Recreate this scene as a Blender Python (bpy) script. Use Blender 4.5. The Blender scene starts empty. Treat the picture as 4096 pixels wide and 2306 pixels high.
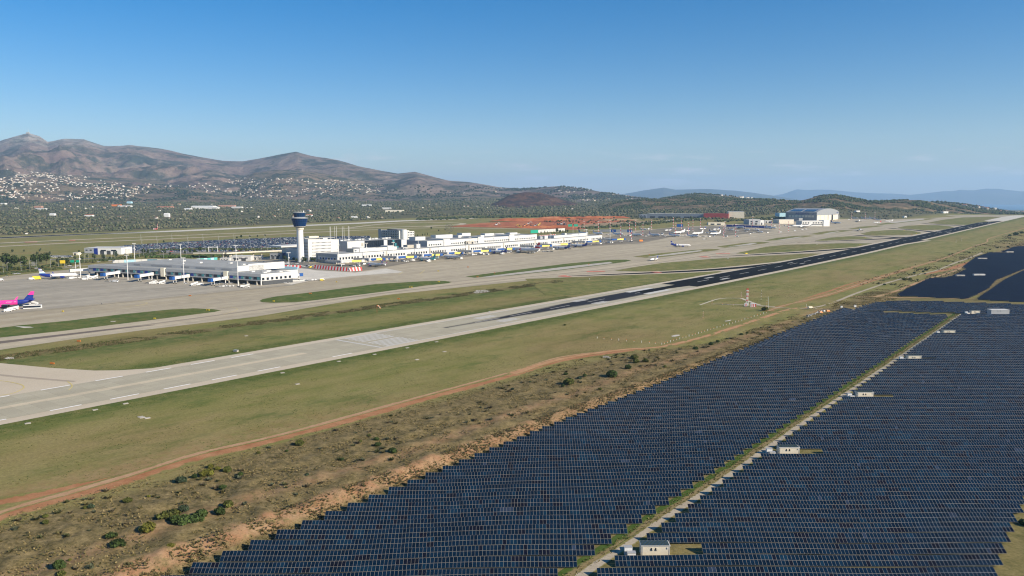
import bpy, bmesh, math, random
import numpy as np
from mathutils import Vector, Matrix, noise
from mathutils.geometry import tessellate_polygon
random.seed(7); RNG = np.random.RandomState(11)
SC = bpy.context.scene
COL = SC.collection
R = math.radians
# ------------------------------------------------------------------ camera, light, exposure
F, HC = 3186.0, 95.0                     # focal length in photo pixels, camera height over the runway
PITCH = math.atan(353 / F)
TH = math.atan(2577 * math.cos(PITCH) / F)   # bearing of the runway from the view axis
cam = bpy.data.cameras.new('camera'); camo = bpy.data.objects.new('camera', cam); COL.objects.link(camo)
camo.location = (0, 0, HC); camo.rotation_euler = (math.pi / 2 - PITCH, 0, 0)
cam.sensor_width = 36; cam.lens = F / 4096 * 36; cam.clip_start = 1; cam.clip_end = 90000
SC.camera = camo
SUN_EL, SUN_AZ = R(28), R(118)
w = bpy.data.worlds.new('World'); SC.world = w; w.use_nodes = True
wn, wl = w.node_tree.nodes, w.node_tree.links
bgn = wn['Background']
sky = wn.new('ShaderNodeTexSky'); sky.sky_type = 'NISHITA'; sky.sun_disc = False
sky.sun_elevation = SUN_EL; sky.sun_rotation = SUN_AZ; sky.altitude = 100; sky.air_density = 1.0; sky.dust_density = 0.3; sky.ozone_density = 2.2
bgn.inputs[1].default_value = 0.06
hs = wn.new('ShaderNodeHueSaturation'); hs.inputs['Saturation'].default_value = 1.62; hs.inputs['Value'].default_value = .92; wl.new(sky.outputs[0], hs.inputs['Color']); tint = wn.new('ShaderNodeMix'); tint.data_type = 'RGBA'; tint.blend_type = 'MULTIPLY'; tint.inputs[0].default_value = 1; tint.inputs[7].default_value = (1.0, .95, 1.08, 1); wl.new(hs.outputs[0], tint.inputs[6])
# thin broken cloud low over the horizon to the right
tc = wn.new('ShaderNodeTexCoord'); mp = wn.new('ShaderNodeMapping'); mp.inputs['Scale'].default_value = (13, 13, 85); wl.new(tc.outputs['Generated'], mp.inputs[0])
cn = wn.new('ShaderNodeTexNoise'); cn.inputs['Scale'].default_value = 1.0; cn.inputs['Detail'].default_value = 7; cn.inputs['Roughness'].default_value = .62; wl.new(mp.outputs[0], cn.inputs[0])
cr = wn.new('ShaderNodeValToRGB'); cr.color_ramp.elements[0].position = .54; cr.color_ramp.elements[1].position = .66; wl.new(cn.outputs[0], cr.inputs[0])
sx = wn.new('ShaderNodeSeparateXYZ'); wl.new(tc.outputs['Generated'], sx.inputs[0])
cb = wn.new('ShaderNodeValToRGB'); e_ = cb.color_ramp.elements; e_[0].position = .006; e_[0].color = (0, 0, 0, 1); e_[1].position = .022; e_[1].color = (1, 1, 1, 1)
for p_, c_ in ((.046, 1.0), (.062, 0.0)): q_ = e_.new(p_); q_.color = (c_, c_, c_, 1)
wl.new(sx.outputs[2], cb.inputs[0])
cm = wn.new('ShaderNodeMath'); cm.operation = 'MULTIPLY'; wl.new(cr.outputs[0], cm.inputs[0]); wl.new(cb.outputs[0], cm.inputs[1])
cm2 = wn.new('ShaderNodeMath'); cm2.operation = 'MULTIPLY'; cm2.inputs[1].default_value = .55; wl.new(cm.outputs[0], cm2.inputs[0])
cx = wn.new('ShaderNodeMix'); cx.data_type = 'RGBA'; wl.new(cm2.outputs[0], cx.inputs[0]); wl.new(tint.outputs[2], cx.inputs[6]); cx.inputs[7].default_value = (7.5, 7.0, 6.8, 1)
wl.new(cx.outputs[2], bgn.inputs[0])
sl = bpy.data.lights.new('sun', 'SUN'); sl.energy = 4.1; sl.angle = R(0.53); sl.color = (1.0, 0.885, 0.72)
slo = bpy.data.objects.new('sun', sl); COL.objects.link(slo)
sdir = Vector((math.sin(SUN_AZ) * math.cos(SUN_EL), math.cos(SUN_AZ) * math.cos(SUN_EL), math.sin(SUN_EL)))
slo.rotation_euler = sdir.to_track_quat('Z', 'Y').to_euler()
SC.view_settings.view_transform = 'Standard'; SC.view_settings.look = 'None'
SC.view_settings.exposure = 1.0; SC.view_settings.gamma = 1; SC.view_settings.use_curve_mapping = False
SC.cycles.max_bounces = 6; SC.cycles.volume_bounces = 1; SC.cycles.transparent_max_bounces = 6
SC.cycles.filter_width = 1.15
SC.cycles.caustics_reflective = False; SC.cycles.caustics_refractive = False
# ------------------------------------------------------------------ where a pixel of the photo stands on the ground
cp, sp, cs, sn = math.cos(PITCH), math.sin(PITCH), math.cos(TH), math.sin(TH)
def ray(X, Y):
    a, b = (X - 2048) / F, -(Y - 1153) / F
    return np.array([a, cp + b * sp, -sp + b * cp])
def sd(x, y): return x * sn + y * cs, -x * cs + y * sn      # along the runway, and to the left of it
def xy(s, d): return s * sn - d * cs, s * cs + d * sn
_S = [-2000, 460, 841, 1086, 1455, 2097, 3428, 3900, 4600, 6000, 9000, 13500, 20000]
_Z = [0, 0, .5, 1.43, 4.23, 13.1, 31.9, 33.5, 24, 2, -38, -64, -70]
_ts = np.arange(-2000, 20000, 20.0); _tz = np.interp(_ts, _S, _Z)
_k = np.hanning(13); _k /= _k.sum(); _tz = np.convolve(np.pad(_tz, 6, 'edge'), _k, 'valid')
def ss(a, b, x):
    t = np.clip((x - a) / (b - a), 0, 1); return t * t * (3 - 2 * t)
def zg(x, y):
    x = np.asarray(x, float); y = np.asarray(y, float)
    s, d = sd(x, y); r = np.hypot(x, y)
    z0 = np.interp(s, _ts, _tz); far = ss(3900, 4600, s)
    z = z0 * (1 - .6 * ss(1000, 2200, d) * (1 - far)) + 11 * ss(520, 1000, d)
    n = ss(900, 700, s)
    z = z + 1.2 * ss(330, 215, d) * n - 2.6 * ss(201, 191, d) * n + 2.0 * ss(188, 110, d) * n
    return z + np.clip(r - 2300, 0, 9e9) * .018 * ss(600, 1100, d) * (1 - ss(5500, 7500, s))
def G(X, Y, h=0.0):
    "the point of the ground seen at pixel X, Y of the 4096 px photograph"
    r = ray(X, Y); r = r / np.hypot(r[0], r[1])
    t = 60.0 * 1.01 ** np.arange(560)
    f = HC + r[2] * t - zg(r[0] * t, r[1] * t) - h
    i = np.argmax(f < 0)
    a, b = t[i - 1], t[i]
    for _ in range(24):
        m = (a + b) / 2
        if HC + r[2] * m - float(zg(r[0] * m, r[1] * m)) - h < 0: b = m
        else: a = m
    return Vector((r[0] * a, r[1] * a, float(zg(r[0] * a, r[1] * a))))
def at(X, d):
    "the point on the line d metres left of the runway axis that stands in picture column X"
    lo, hi = -200, 6000
    def col(s):
        x, y = xy(s, d); z = float(zg(x, y)); return 2048 + F * x / (y * cp - (z - HC) * sp)
    for _ in range(40):
        m = (lo + hi) / 2
        if col(m) < X: lo = m
        else: hi = m
    return lo
# ------------------------------------------------------------------ objects
def tag(o, label=None, cat=None, group=None, kind=None):
    if label: o['label'] = label
    if cat: o['category'] = cat
    if group: o['group'] = group
    if kind: o['kind'] = kind
    return o
def empty(name, loc=(0, 0, 0), rz=0.0):
    o = bpy.data.objects.new(name, None); COL.objects.link(o); o.location = loc; o.rotation_euler = (0, 0, rz); o.empty_display_size = .5
    return o
def thing(name, label, cat, loc=(0, 0, 0), rz=0.0, group=None):
    return tag(empty(name, loc, rz), label, cat, group)
def link(name, me, parent=None, loc=None, rz=0.0):
    o = bpy.data.objects.new(name, me); COL.objects.link(o)
    if parent: o.parent = parent
    if loc is not None: o.location = loc
    if rz: o.rotation_euler = (0, 0, rz)
    return o
CH = {}
def kids(o):
    return list(o.children)
def copy_tree(root, loc, rz, label=None, name=None):
    c = root.copy(); COL.objects.link(c); c.location = loc; c.rotation_euler = (0, 0, rz)
    if label: c['label'] = label
    for ch in kids(root):
        k = ch.copy(); COL.objects.link(k); k.parent = c
        for g in kids(ch):
            q = g.copy(); COL.objects.link(q); q.parent = k
    return c
def raw_mesh(name, v, f, mats, mi=None, smooth=False, colors=None):
    me = bpy.data.meshes.new(name)
    v = np.asarray(v, np.float32).reshape(-1, 3)
    if isinstance(f, np.ndarray):
        n, k = f.shape
        me.vertices.add(len(v)); me.vertices.foreach_set('co', v.ravel())
        me.loops.add(n * k); me.loops.foreach_set('vertex_index', f.astype(np.int32).ravel())
        me.polygons.add(n); me.polygons.foreach_set('loop_start', np.arange(0, n * k, k, dtype=np.int32))
        me.polygons.foreach_set('loop_total', np.full(n, k, np.int32))
    else:
        me.from_pydata(v.tolist(), [], f)
    for m in (mats if isinstance(mats, (list, tuple)) else [mats]): me.materials.append(m)
    if mi is not None: me.polygons.foreach_set('material_index', np.asarray(mi, np.int32))
    if colors is not None:
        at_ = me.color_attributes.new('Col', 'FLOAT_COLOR', 'POINT')
        c = np.ones((len(v), 4), np.float32); c[:, :colors.shape[1]] = colors; at_.data.foreach_set('color', c.ravel())
    me.update(calc_edges=True)
    if smooth: me.polygons.foreach_set('use_smooth', np.ones(len(me.polygons), bool))
    return me
class MB:
    def __init__(self): self.v = []; self.f = []; self.m = []; self.mats = []
    def mi(self, mat):
        if mat not in self.mats: self.mats.append(mat)
        return self.mats.index(mat)
    def poly(self, pts, mat):
        b = len(self.v); self.v += [tuple(p) for p in pts]; self.f.append(list(range(b, b + len(pts)))); self.m.append(self.mi(mat)); return self
    def hull(self, bot, top, mat, cap=True, capmat=None):
        "side walls between two rings plus caps"
        n = len(bot); b = len(self.v); self.v += [tuple(p) for p in bot] + [tuple(p) for p in top]; k = self.mi(mat)
        for i in range(n):
            j = (i + 1) % n; self.f.append([b + i, b + j, b + n + j, b + n + i]); self.m.append(k)
        if cap:
            self.f.append([b + n + i for i in range(n)]); self.m.append(self.mi(capmat) if capmat else k)
            self.f.append([b + i for i in reversed(range(n))]); self.m.append(k)
        return self
    def box(self, c, s, mat, rz=0.0, top=None, rx=0.0, ry=0.0):
        x, y, z = s[0] / 2, s[1] / 2, s[2] / 2
        M = Matrix.Rotation(rz, 4, 'Z') @ Matrix.Rotation(ry, 4, 'Y') @ Matrix.Rotation(rx, 4, 'X')
        P = [M @ Vector((a * x, b * y, q * z)) + Vector(c) for q in (-1, 1) for a, b in ((-1, -1), (1, -1), (1, 1), (-1, 1))]
        return self.hull(P[:4], P[4:], mat, True, top)
    def bx(self, x0, x1, y0, y1, z0, z1, mat, top=None):
        return self.box(((x0 + x1) / 2, (y0 + y1) / 2, (z0 + z1) / 2), (abs(x1 - x0), abs(y1 - y0), abs(z1 - z0)), mat, top=top)
    def tube(self, p, q, r0, mat, r1=None, n=8, cap=True):
        r1 = r0 if r1 is None else r1; p, q = Vector(p), Vector(q); a = (q - p).normalized()
        u = a.orthogonal().normalized(); w_ = a.cross(u)
        ring = lambda c, r: [c + u * (math.cos(t) * r) + w_ * (math.sin(t) * r) for t in [2 * math.pi * i / n for i in range(n)]]
        return self.hull(ring(p, r0), ring(q, r1), mat, cap)
    def lathe(self, prof, mat, n=24, c=(0, 0), cap=True, mats=None):
        k = len(self.v)
        for r, z in prof:
            for i in range(n):
                t = 2 * math.pi * i / n; self.v.append((c[0] + r * math.cos(t), c[1] + r * math.sin(t), z))
        for j in range(len(prof) - 1):
            mm = self.mi(mats[j] if mats else mat)
            for i in range(n):
                a = k + j * n + i; b = k + j * n + (i + 1) % n
                self.f.append([a, b, b + n, a + n]); self.m.append(mm)
        if cap: self.f.append([k + (len(prof) - 1) * n + i for i in range(n)]); self.m.append(self.mi(mat))
        return self
    def mesh(self, name, smooth=False):
        me = bpy.data.meshes.new(name); me.from_pydata(self.v, [], self.f)
        for m in self.mats: me.materials.append(m)
        me.polygons.foreach_set('material_index', np.asarray(self.m, np.int32)); me.update()
        if smooth:
            me.polygons.foreach_set('use_smooth', np.ones(len(me.polygons), bool))
            try: me.set_sharp_from_angle(angle=R(40))
            except Exception: pass
        return me
    def build(self, name, parent=None, loc=None, rz=0.0, smooth=False):
        return link(name, self.mesh(name, smooth), parent, loc, rz)
# ------------------------------------------------------------------ materials
class NT:
    def __init__(self, name):
        self.m = bpy.data.materials.new(name); self.m.use_nodes = True; self.n = self.m.node_tree.nodes; self.l = self.m.node_tree.links
        self.p = self.n['Principled BSDF']; self._g = None
    def new(self, t, **k):
        n = self.n.new(t)
        for a, b in k.items(): setattr(n, a, b)
        return n
    def pos(self):
        if self._g is None: self._g = self.new('ShaderNodeNewGeometry').outputs['Position']
        return self._g
    def noise(self, scale, detail=4, rough=.6, vec=None, stretch=None, rot=0.0, w=0):
        t = self.new('ShaderNodeTexNoise'); t.inputs['Scale'].default_value = scale; t.inputs['Detail'].default_value = detail; t.inputs['Roughness'].default_value = rough
        v = vec or self.pos()
        if stretch or w:
            mp = self.new('ShaderNodeMapping'); mp.inputs['Scale'].default_value = stretch or (1, 1, 1); mp.inputs['Location'].default_value = (w, w, w)
            if rot:
                m2 = self.new('ShaderNodeMapping'); m2.inputs['Rotation'].default_value = (0, 0, rot); self.l.new(v, m2.inputs[0]); v = m2.outputs[0]
            self.l.new(v, mp.inputs[0]); v = mp.outputs[0]
        self.l.new(v, t.inputs[0]); return t.outputs[0]
    def ramp(self, fac, stops, interp='LINEAR'):
        r = self.new('ShaderNodeValToRGB'); r.color_ramp.interpolation = interp
        e = r.color_ramp.elements
        while len(e) < len(stops): e.new(.5)
        for i, (p, c) in enumerate(stops):
            e[i].position = p; e[i].color = (c if isinstance(c, tuple) else (c, c, c)) + (1,)
        self.l.new(fac, r.inputs[0]); return r.outputs[0]
    def mix(self, fac, a, b, mode='MIX'):
        m = self.new('ShaderNodeMix', data_type='RGBA', blend_type=mode)
        for s_, v in ((m.inputs[0], fac), (m.inputs[6], a), (m.inputs[7], b)):
            if isinstance(v, (int, float)): s_.default_value = v
            elif isinstance(v, tuple): s_.default_value = v + (1,)
            else: self.l.new(v, s_)
        return m.outputs[2]
    def math(self, op, a, b=None, c=None):
        m = self.new('ShaderNodeMath', operation=op)
        for i, v in enumerate((a, b, c)):
            if v is None: continue
            if isinstance(v, (int, float)): m.inputs[i].default_value = v
            else: self.l.new(v, m.inputs[i])
        return m.outputs[0]
    def attr(self, name='Col'):
        return self.new('ShaderNodeAttribute', attribute_name=name)
    def sep(self, v):
        s_ = self.new('ShaderNodeSeparateXYZ'); self.l.new(v, s_.inputs[0]); return s_.outputs
    def base(self, c):
        if isinstance(c, tuple): self.p.inputs['Base Color'].default_value = c + (1,)
        else: self.l.new(c, self.p.inputs['Base Color'])
    def bump(self, h, dist=.2, strength=.6):
        b = self.new('ShaderNodeBump'); b.inputs['Strength'].default_value = strength; b.inputs['Distance'].default_value = dist
        self.l.new(h, b.inputs['Height']); self.l.new(b.outputs[0], self.p.inputs['Normal'])
    def set(self, rough=.8, spec=.3, metal=0.0):
        self.p.inputs['Roughness'].default_value = rough; self.p.inputs['Specular IOR Level'].default_value = spec; self.p.inputs['Metallic'].default_value = metal
        return self.m
def M(name, c, rough=.6, var=.12, scale=.6, spec=.35, metal=0.0):
    "painted or plain surface with slight soiling"
    t = NT(name); n = t.noise(scale, 5, .65)
    f = t.ramp(n, [(.3, 1 - var), (.7, 1 + var * .4)])
    t.base(t.mix(1.0, c, f, 'MULTIPLY')); return t.set(rough, spec, metal)
WHITE = M('white_paint', (.70, .70, .68), .45, .08)
WHITE2 = M('white_wall', (.56, .56, .54), .7, .10, .15)
HANGR = M('hangar_cladding', (.25, .265, .275), .6, .08, .2)
LGREY = M('light_grey_panel', (.34, .355, .37), .6, .08, .2)
GREY = M('grey_metal', (.25, .26, .27), .5, .12)
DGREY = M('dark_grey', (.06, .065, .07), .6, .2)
BLACK = M('black_rubber', (.02, .02, .02), .8, .2)
ROOFG = M('roof_felt', (.30, .31, .30), .9, .18, .1)
RED = M('red_paint', (.55, .03, .025), .5, .15)
DRED = M('dark_red_paint', (.36, .02, .03), .5, .2)
ORANGE = M('orange_paint', (.75, .22, .03), .5, .1)
YELLOW = M('yellow_paint', (.80, .58, .04), .5, .1)
PALEYEL = M('pale_yellow_board', (.85, .68, .12), .5, .06)
BLUE = M('blue_paint', (.015, .085, .30), .4, .12)
NAVY = M('navy_paint', (.012, .03, .22), .4, .1)
GREENP = M('green_sign_paint', (.01, .28, .18), .5, .1)
TEAL = M('teal_paint', (.10, .42, .42), .4, .1)
LBLUE = M('light_blue_paint', (.38, .60, .70), .5, .1)
PINK = M('pink_paint', (.80, .04, .30), .35, .06)
BEIGE = M('beige_wall', (.62, .57, .46), .7, .12, .3)
CREAM = M('cream_wall', (.70, .64, .50), .7, .12, .2)
GLASSD = M('dark_window_glass', (.012, .02, .035), .12, .3, .3, .6)
GLASSB = M('blue_curtain_glass', (.004, .03, .09), .18, .3, .4, .18)
GLASST = M('teal_window_glass', (.05, .22, .25), .15, .3, .4, .6)
STEEL = M('galvanised_steel', (.48, .48, .46), .45, .15, .5, .5, .3)
FRAME = M('module_frame', (.30, .285, .25), .45, .1, .5, .5, .2)
TERRA = M('terracotta_roof', (.42, .13, .06), .8, .2)
CONC = M('concrete_wall', (.42, .39, .33), .85, .2, .3)
BARK = M('bark', (.10, .07, .05), .9, .2)
# ------------------------------------------------------------------ ground colours
UROT = -(math.pi / 2 - TH)
def grass_nodes(t):
    big = t.noise(.012, 4, .6, stretch=(.45, 1, 1), rot=UROT)
    mid = t.noise(.06, 5, .7, stretch=(.35, 1, 1), rot=UROT, w=3)
    fine = t.noise(.9, 4, .8, w=9)
    c = t.ramp(big, [(.32, (.20, .140, .060)), (.45, (.220, .188, .070)), (.56, (.158, .168, .044)), (.70, (.245, .218, .088))])
    c = t.mix(.55, c, t.ramp(mid, [(.30, (.100, .128, .026)), (.46, (.205, .186, .062)), (.60, (.265, .218, .092)), (.74, (.145, .172, .040))]))
    c = t.mix(1.0, c, t.ramp(fine, [(.25, .62), (.52, 1.0), (.8, 1.4)]), 'MULTIPLY')
    return c, fine
def green_nodes(t):
    n = t.noise(.18, 5, .75, w=5)
    return t.ramp(n, [(.3, (.038, .072, .012)), (.5, (.060, .100, .018)), (.68, (.092, .112, .026))])
def dirt_nodes(t, a=(.40, .17, .075), b=(.52, .34, .19)):
    n = t.noise(.12, 6, .7, w=7); c = t.ramp(n, [(.3, a), (.7, b)])
    return t.mix(1.0, c, t.ramp(t.noise(1.5, 4, .7, w=2), [(.25, .78), (.75, 1.15)]), 'MULTIPLY')
def mat_ground():
    t = NT('ground_cover')
    g, fine = grass_nodes(t)
    a = t.attr(); z = t.sep(a.outputs['Vector']); al = a.outputs['Alpha']
    n1 = t.noise(.10, 6, .75, w=21)
    gr = t.math('MULTIPLY', al, t.ramp(n1, [(.30, 0.15), (.62, 1.0)])); gp = t.ramp(t.noise(.035, 6, .75, stretch=(.5, 1, 1), rot=UROT, w=61), [(.54, 0.0), (.66, .6)]); c = t.mix(t.math('MAXIMUM', gr, gp), g, green_nodes(t))
    # dry scrub
    n2 = t.noise(.22, 7, .8, w=31); n3 = t.noise(1.1, 5, .8, w=33)
    sc = t.ramp(n2, [(.32, (.058, .052, .022)), (.44, (.125, .100, .042)), (.56, (.205, .158, .072)), (.72, (.30, .23, .112))])
    sc = t.mix(1.0, sc, t.ramp(n3, [(.30, .42), (.50, 1.0), (.72, 1.45)]), 'MULTIPLY')
    c = t.mix(z[0], c, sc)
    # bare red earth
    n4 = t.noise(.35, 6, .75, w=41)
    e = t.math('MULTIPLY', z[1], t.ramp(n4, [(.36, 0.0), (.52, 1.0)])); c = t.mix(e, c, dirt_nodes(t, (.28, .135, .068), (.39, .265, .155)))
    # olive groves, farmland and woods on the plain
    n5 = t.noise(.012, 7, .75, stretch=(1, .6, 1), w=51); n6 = t.noise(.07, 6, .8, w=53)
    ol = t.ramp(n6, [(.36, (.035, .042, .018)), (.5, (.085, .085, .04)), (.64, (.17, .145, .075))])
    ol = t.mix(t.ramp(n5, [(.54, 0.0), (.62, .8)]), ol, (.155, .125, .062))
    c = t.mix(z[2], c, ol)
    t.base(c); t.bump(fine, .25, .5); return t.set(.95, .1)
GROUND = mat_ground()
def poly_mask(px, x, y):
    "1 inside a world polygon"
    inside = np.zeros(x.shape, bool); n = len(px)
    for i in range(n):
        x1, y1 = px[i]; x2, y2 = px[(i + 1) % n]
        if y1 == y2: continue
        c = ((y1 > y) != (y2 > y)) & (x < (x2 - x1) * (y - y1) / (y2 - y1) + x1); inside ^= c
    return inside
def zones(x, y):
    s, d = sd(x, y); r = np.hypot(x, y); n = ss(980, 860, s)
    nz = 6 * np.sin(s * .021) + 4 * np.sin(s * .05 + 1)
    lim = 40 * ss(380, 500, s); scrub = ss(262, 250, d + nz * .6 + lim) * ss(186, 192, d)
    scrub = np.maximum(scrub * (s < 900), ss(215, 200, d + nz * .5) * (s >= 900) * ss(-900, -700, d) )
    scrub = np.maximum(scrub, .75 * ss(3900, 4300, s) * (d < 1200))
    earth = ss(204, 200, d) * ss(192.5, 196, d) * (.62 * ss(480, 150, s) + .30 * (s < 640))
    earth = np.maximum(earth, .52 * np.exp(-((d - 276) / 14.) ** 2) * ss(640, 300, s) * (.6 + .4 * np.sin(s * .013)))
    earth = np.maximum(earth, .55 * np.exp(-((d - 215 - nz * .3) / 4.) ** 2) * (s < 700))
    earth = np.maximum(earth, .8 * np.exp(-((d - (150 + (s - 880) * .02)) / 60) ** 2) * ss(1150, 1500, s) * .2 * (d > 120) * (s < 2600))
    scrub = np.maximum(scrub, .95 * np.exp(-((d - 537) / 5.5) ** 2) * (s < 770))
    oliv = ss(2105, 2165, d + nz) 
    oliv = np.maximum(oliv, ss(940, 1100, d) * ss(2250, 2450, s))
    oliv = np.maximum(oliv, ss(640, 720, d) * ss(2680, 2860, s))
    oliv = np.maximum(oliv, ss(4300, 4900, s) * .9)
    green = np.zeros_like(x)
    for a, w_ in ((372, 16), (441, 14), (520, 22)): green = np.maximum(green, np.exp(-((d - a) / w_) ** 2))
    green = green * (d > 350) + .22 * ss(192, 160, d) * (d < 192) * (d > -10)
    scrub = np.maximum(scrub, .6 * (d < 188) * (d > 5) * (s < 860))
    return np.stack([scrub, earth, oliv, green], -1)
def build_ground():
    az = np.radians(np.arange(-47, 47.01, .25)); r = [45.0]
    while r[-1] < 13500: r.append(r[-1] * 1.0085 + .1)
    r = np.array(r); A, Q = np.meshgrid(az, r)
    x = Q * np.sin(A); y = Q * np.cos(A); z = zg(x, y)
    s, d = sd(x, y)
    nz = np.array([noise.fractal(Vector((a / 9, b / 9, 0)), .8, 2, 4) if (185 < dd < 255 and 0 < ss_ < 760) else 0 for a, b, dd, ss_ in zip(x.ravel(), y.ravel(), d.ravel(), s.ravel())]).reshape(x.shape)
    z = z + nz * .9 * ss(186, 192, d) * ss(255, 235, d)
    v = np.stack([x, y, z], -1).reshape(-1, 3); na, nr = len(az), len(r)
    i = np.arange(nr - 1)[:, None] * na + np.arange(na - 1)[None]
    f = np.stack([i, i + 1, i + na + 1, i + na], -1).reshape(-1, 4)
    me = raw_mesh('ground', v, f, GROUND, smooth=True, colors=zones(x.ravel(), y.ravel()))
    return tag(link('ground', me), kind='structure', label='airfield grass, scrub and the plain of olive groves beyond')
build_ground()
# ------------------------------------------------------------------ sheets laid on the ground
def drape(name, pts, off, mat, cell=20.0, label=None, world=False, kind='structure', parent=None):
    P = [Vector((p[0], p[1], 0)) for p in pts] if world else [G(*p) for p in pts]
    P = [Vector((p.x, p.y, 0)) for p in P]
    tr = tessellate_polygon([P])
    bm = bmesh.new(); vs = [bm.verts.new(p) for p in P]
    for a, b, c in tr:
        try: bm.faces.new((vs[a], vs[b], vs[c]))
        except ValueError: pass
    xs = [p.x for p in P]; ys = [p.y for p in P]
    for axis, lo, hi in ((0, min(xs), max(xs)), (1, min(ys), max(ys))):
        k = math.ceil(lo / cell) * cell
        while k < hi:
            co = (k, 0, 0) if axis == 0 else (0, k, 0); no = (1, 0, 0) if axis == 0 else (0, 1, 0)
            bmesh.ops.bisect_plane(bm, geom=bm.verts[:] + bm.edges[:] + bm.faces[:], dist=1e-4, plane_co=co, plane_no=no); k += cell
    co = np.array([v_.co[:] for v_ in bm.verts]); zz = zg(co[:, 0], co[:, 1]) + off
    for v_, z_ in zip(bm.verts, zz): v_.co.z = z_
    for f_ in bm.faces:
        if f_.normal.z < 0: f_.normal_flip()
    bmesh.ops.recalc_face_normals(bm, faces=bm.faces[:])
    if bm.faces and sum(f_.normal.z for f_ in bm.faces) < 0: bmesh.ops.reverse_faces(bm, faces=bm.faces[:])
    me = bpy.data.meshes.new(name); bm.to_mesh(me); bm.free(); me.materials.append(mat)
    o = link(name, me, parent)
    return tag(o, label, kind=kind)
def catmull(P, step):
    out = []; P = [np.array(p, float) for p in P]
    P = [2 * P[0] - P[1]] + P + [2 * P[-1] - P[-2]]
    for i in range(1, len(P) - 2):
        n = max(2, int(np.linalg.norm(P[i + 1] - P[i]) / step))
        for k in range(n):
            t = k / n; p0, p1, p2, p3 = P[i - 1:i + 3]
            out.append(.5 * (2 * p1 + (p2 - p0) * t + (2 * p0 - 5 * p1 + 4 * p2 - p3) * t * t + (3 * p1 - p0 - 3 * p2 + p3) * t ** 3))
    out.append(P[-2]); return np.array(out)
def ribbon(name, pts, width, off, mat, step=12.0, world=False, label=None, kind='structure', rows=3, parent=None):
    "a strip of the given width in metres along a line of points; UV.y runs across it"
    P = [p[:2] for p in pts] if world else [tuple(G(*p))[:2] for p in pts]
    C_ = catmull(P, step); T_ = np.gradient(C_, axis=0); T_ /= np.linalg.norm(T_, axis=1)[:, None] + 1e-9
    N_ = np.stack([-T_[:, 1], T_[:, 0]], -1); wd = np.interp(np.linspace(0, 1, len(C_)), np.linspace(0, 1, len(width)), width) if isinstance(width, (list, tuple)) else np.full(len(C_), float(width))
    q = np.linspace(-.5, .5, rows); v = C_[:, None, :] + N_[:, None, :] * (q[None, :, None] * wd[:, None, None])
    z = zg(v[..., 0], v[..., 1]) + off; V = np.concatenate([v, z[..., None]], -1).reshape(-1, 3)
    n = len(C_); i = np.arange(n - 1)[:, None] * rows + np.arange(rows - 1)[None]
    f = np.stack([i, i + rows, i + rows + 1, i + 1], -1).reshape(-1, 4)[:, ::-1]
    me = raw_mesh(name, V, f, mat)
    if me.polygons[0].normal.z < 0: me.flip_normals()
    across = np.tile((q + .5)[None], (n, 1)).reshape(-1); col = np.stack([across, across, across], -1)
    at_ = me.color_attributes.new('Col', 'FLOAT_COLOR', 'POINT'); c = np.ones((len(V), 4), np.float32); c[:, :3] = col; at_.data.foreach_set('color', c.ravel())
    return tag(link(name, me, parent), label, kind=kind)
def pave_mat(name, a, b, c=None, streak=.5, joint=0.0):
    t = NT(name)
    big = t.noise(.02, 5, .65, w=1); st = t.noise(.05, 6, .7, stretch=(.05, 1.6, 1), rot=UROT, w=2); fine = t.noise(1.2, 5, .7, w=3)
    col = t.mix(t.ramp(big, [(.3, 0.0), (.7, 1.0)]), a, b)
    col = t.mix(streak, col, t.mix(t.ramp(st, [(.35, 0.0), (.62, 1.0)]), c or a, b))
    if joint:
        # slab joints in the direction of the runway
        m2 = t.new('ShaderNodeMapping'); m2.inputs['Rotation'].default_value = (0, 0, UROT); t.l.new(t.pos(), m2.inputs[0])
        s_ = t.sep(m2.outputs[0]); j = None
        for k in (0, 1):
            u = t.math('FRACT', t.math('DIVIDE', s_[k], joint)); e = t.math('LESS_THAN', u, .022)
            j = e if j is None else t.math('MAXIMUM', j, e)
        pn = t.new('ShaderNodeTexWhiteNoise', noise_dimensions='2D'); fl = t.new('ShaderNodeVectorMath', operation='FLOOR')
        dv = t.new('ShaderNodeVectorMath', operation='SCALE'); dv.inputs['Scale'].default_value = 1 / joint; t.l.new(m2.outputs[0], dv.inputs[0]); t.l.new(dv.outputs[0], fl.inputs[0]); t.l.new(fl.outputs[0], pn.inputs[0])
        col = t.mix(1.0, col, t.ramp(pn.outputs[0], [(0, .93), (1, 1.05)]), 'MULTIPLY')
        col = t.mix(t.math('MULTIPLY', j, .35), col, (.16, .14, .11))
    col = t.mix(1.0, col, t.ramp(fine, [(.25, .9), (.75, 1.07)]), 'MULTIPLY')
    t.base(col); t.bump(fine, .02, .3); return t.set(.9, .12)
CONCRETE = pave_mat('taxiway_concrete', (.40, .345, .245), (.47, .41, .30), (.34, .29, .205), .45, 7.5)
RUNCONC = pave_mat('runway_concrete', (.375, .345, .255), (.42, .385, .29), (.345, .32, .23), .5, 7.5)
SHOULD = pave_mat('shoulder_concrete', (.47, .405, .30), (.53, .46, .35), None, .4, 0)
APRON = pave_mat('apron_concrete', (.36, .315, .225), (.42, .37, .27), (.27, .235, .17), .6, 7.5)
APRONG = pave_mat('worn_apron_concrete', (.17, .152, .12), (.27, .24, .18), (.12, .108, .088), .6, 7.5)
PALECON = pave_mat('new_concrete', (.50, .475, .41), (.56, .53, .46), None, .4, 7.5)
TAXLANE = pave_mat('taxilane_concrete', (.33, .285, .20), (.38, .33, .235), (.28, .245, .17), .5, 7.5)
ASPH = pave_mat('runway_asphalt', (.006, .006, .0065), (.010, .010, .0105), (.018, .017, .017), .35, 0)
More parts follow.
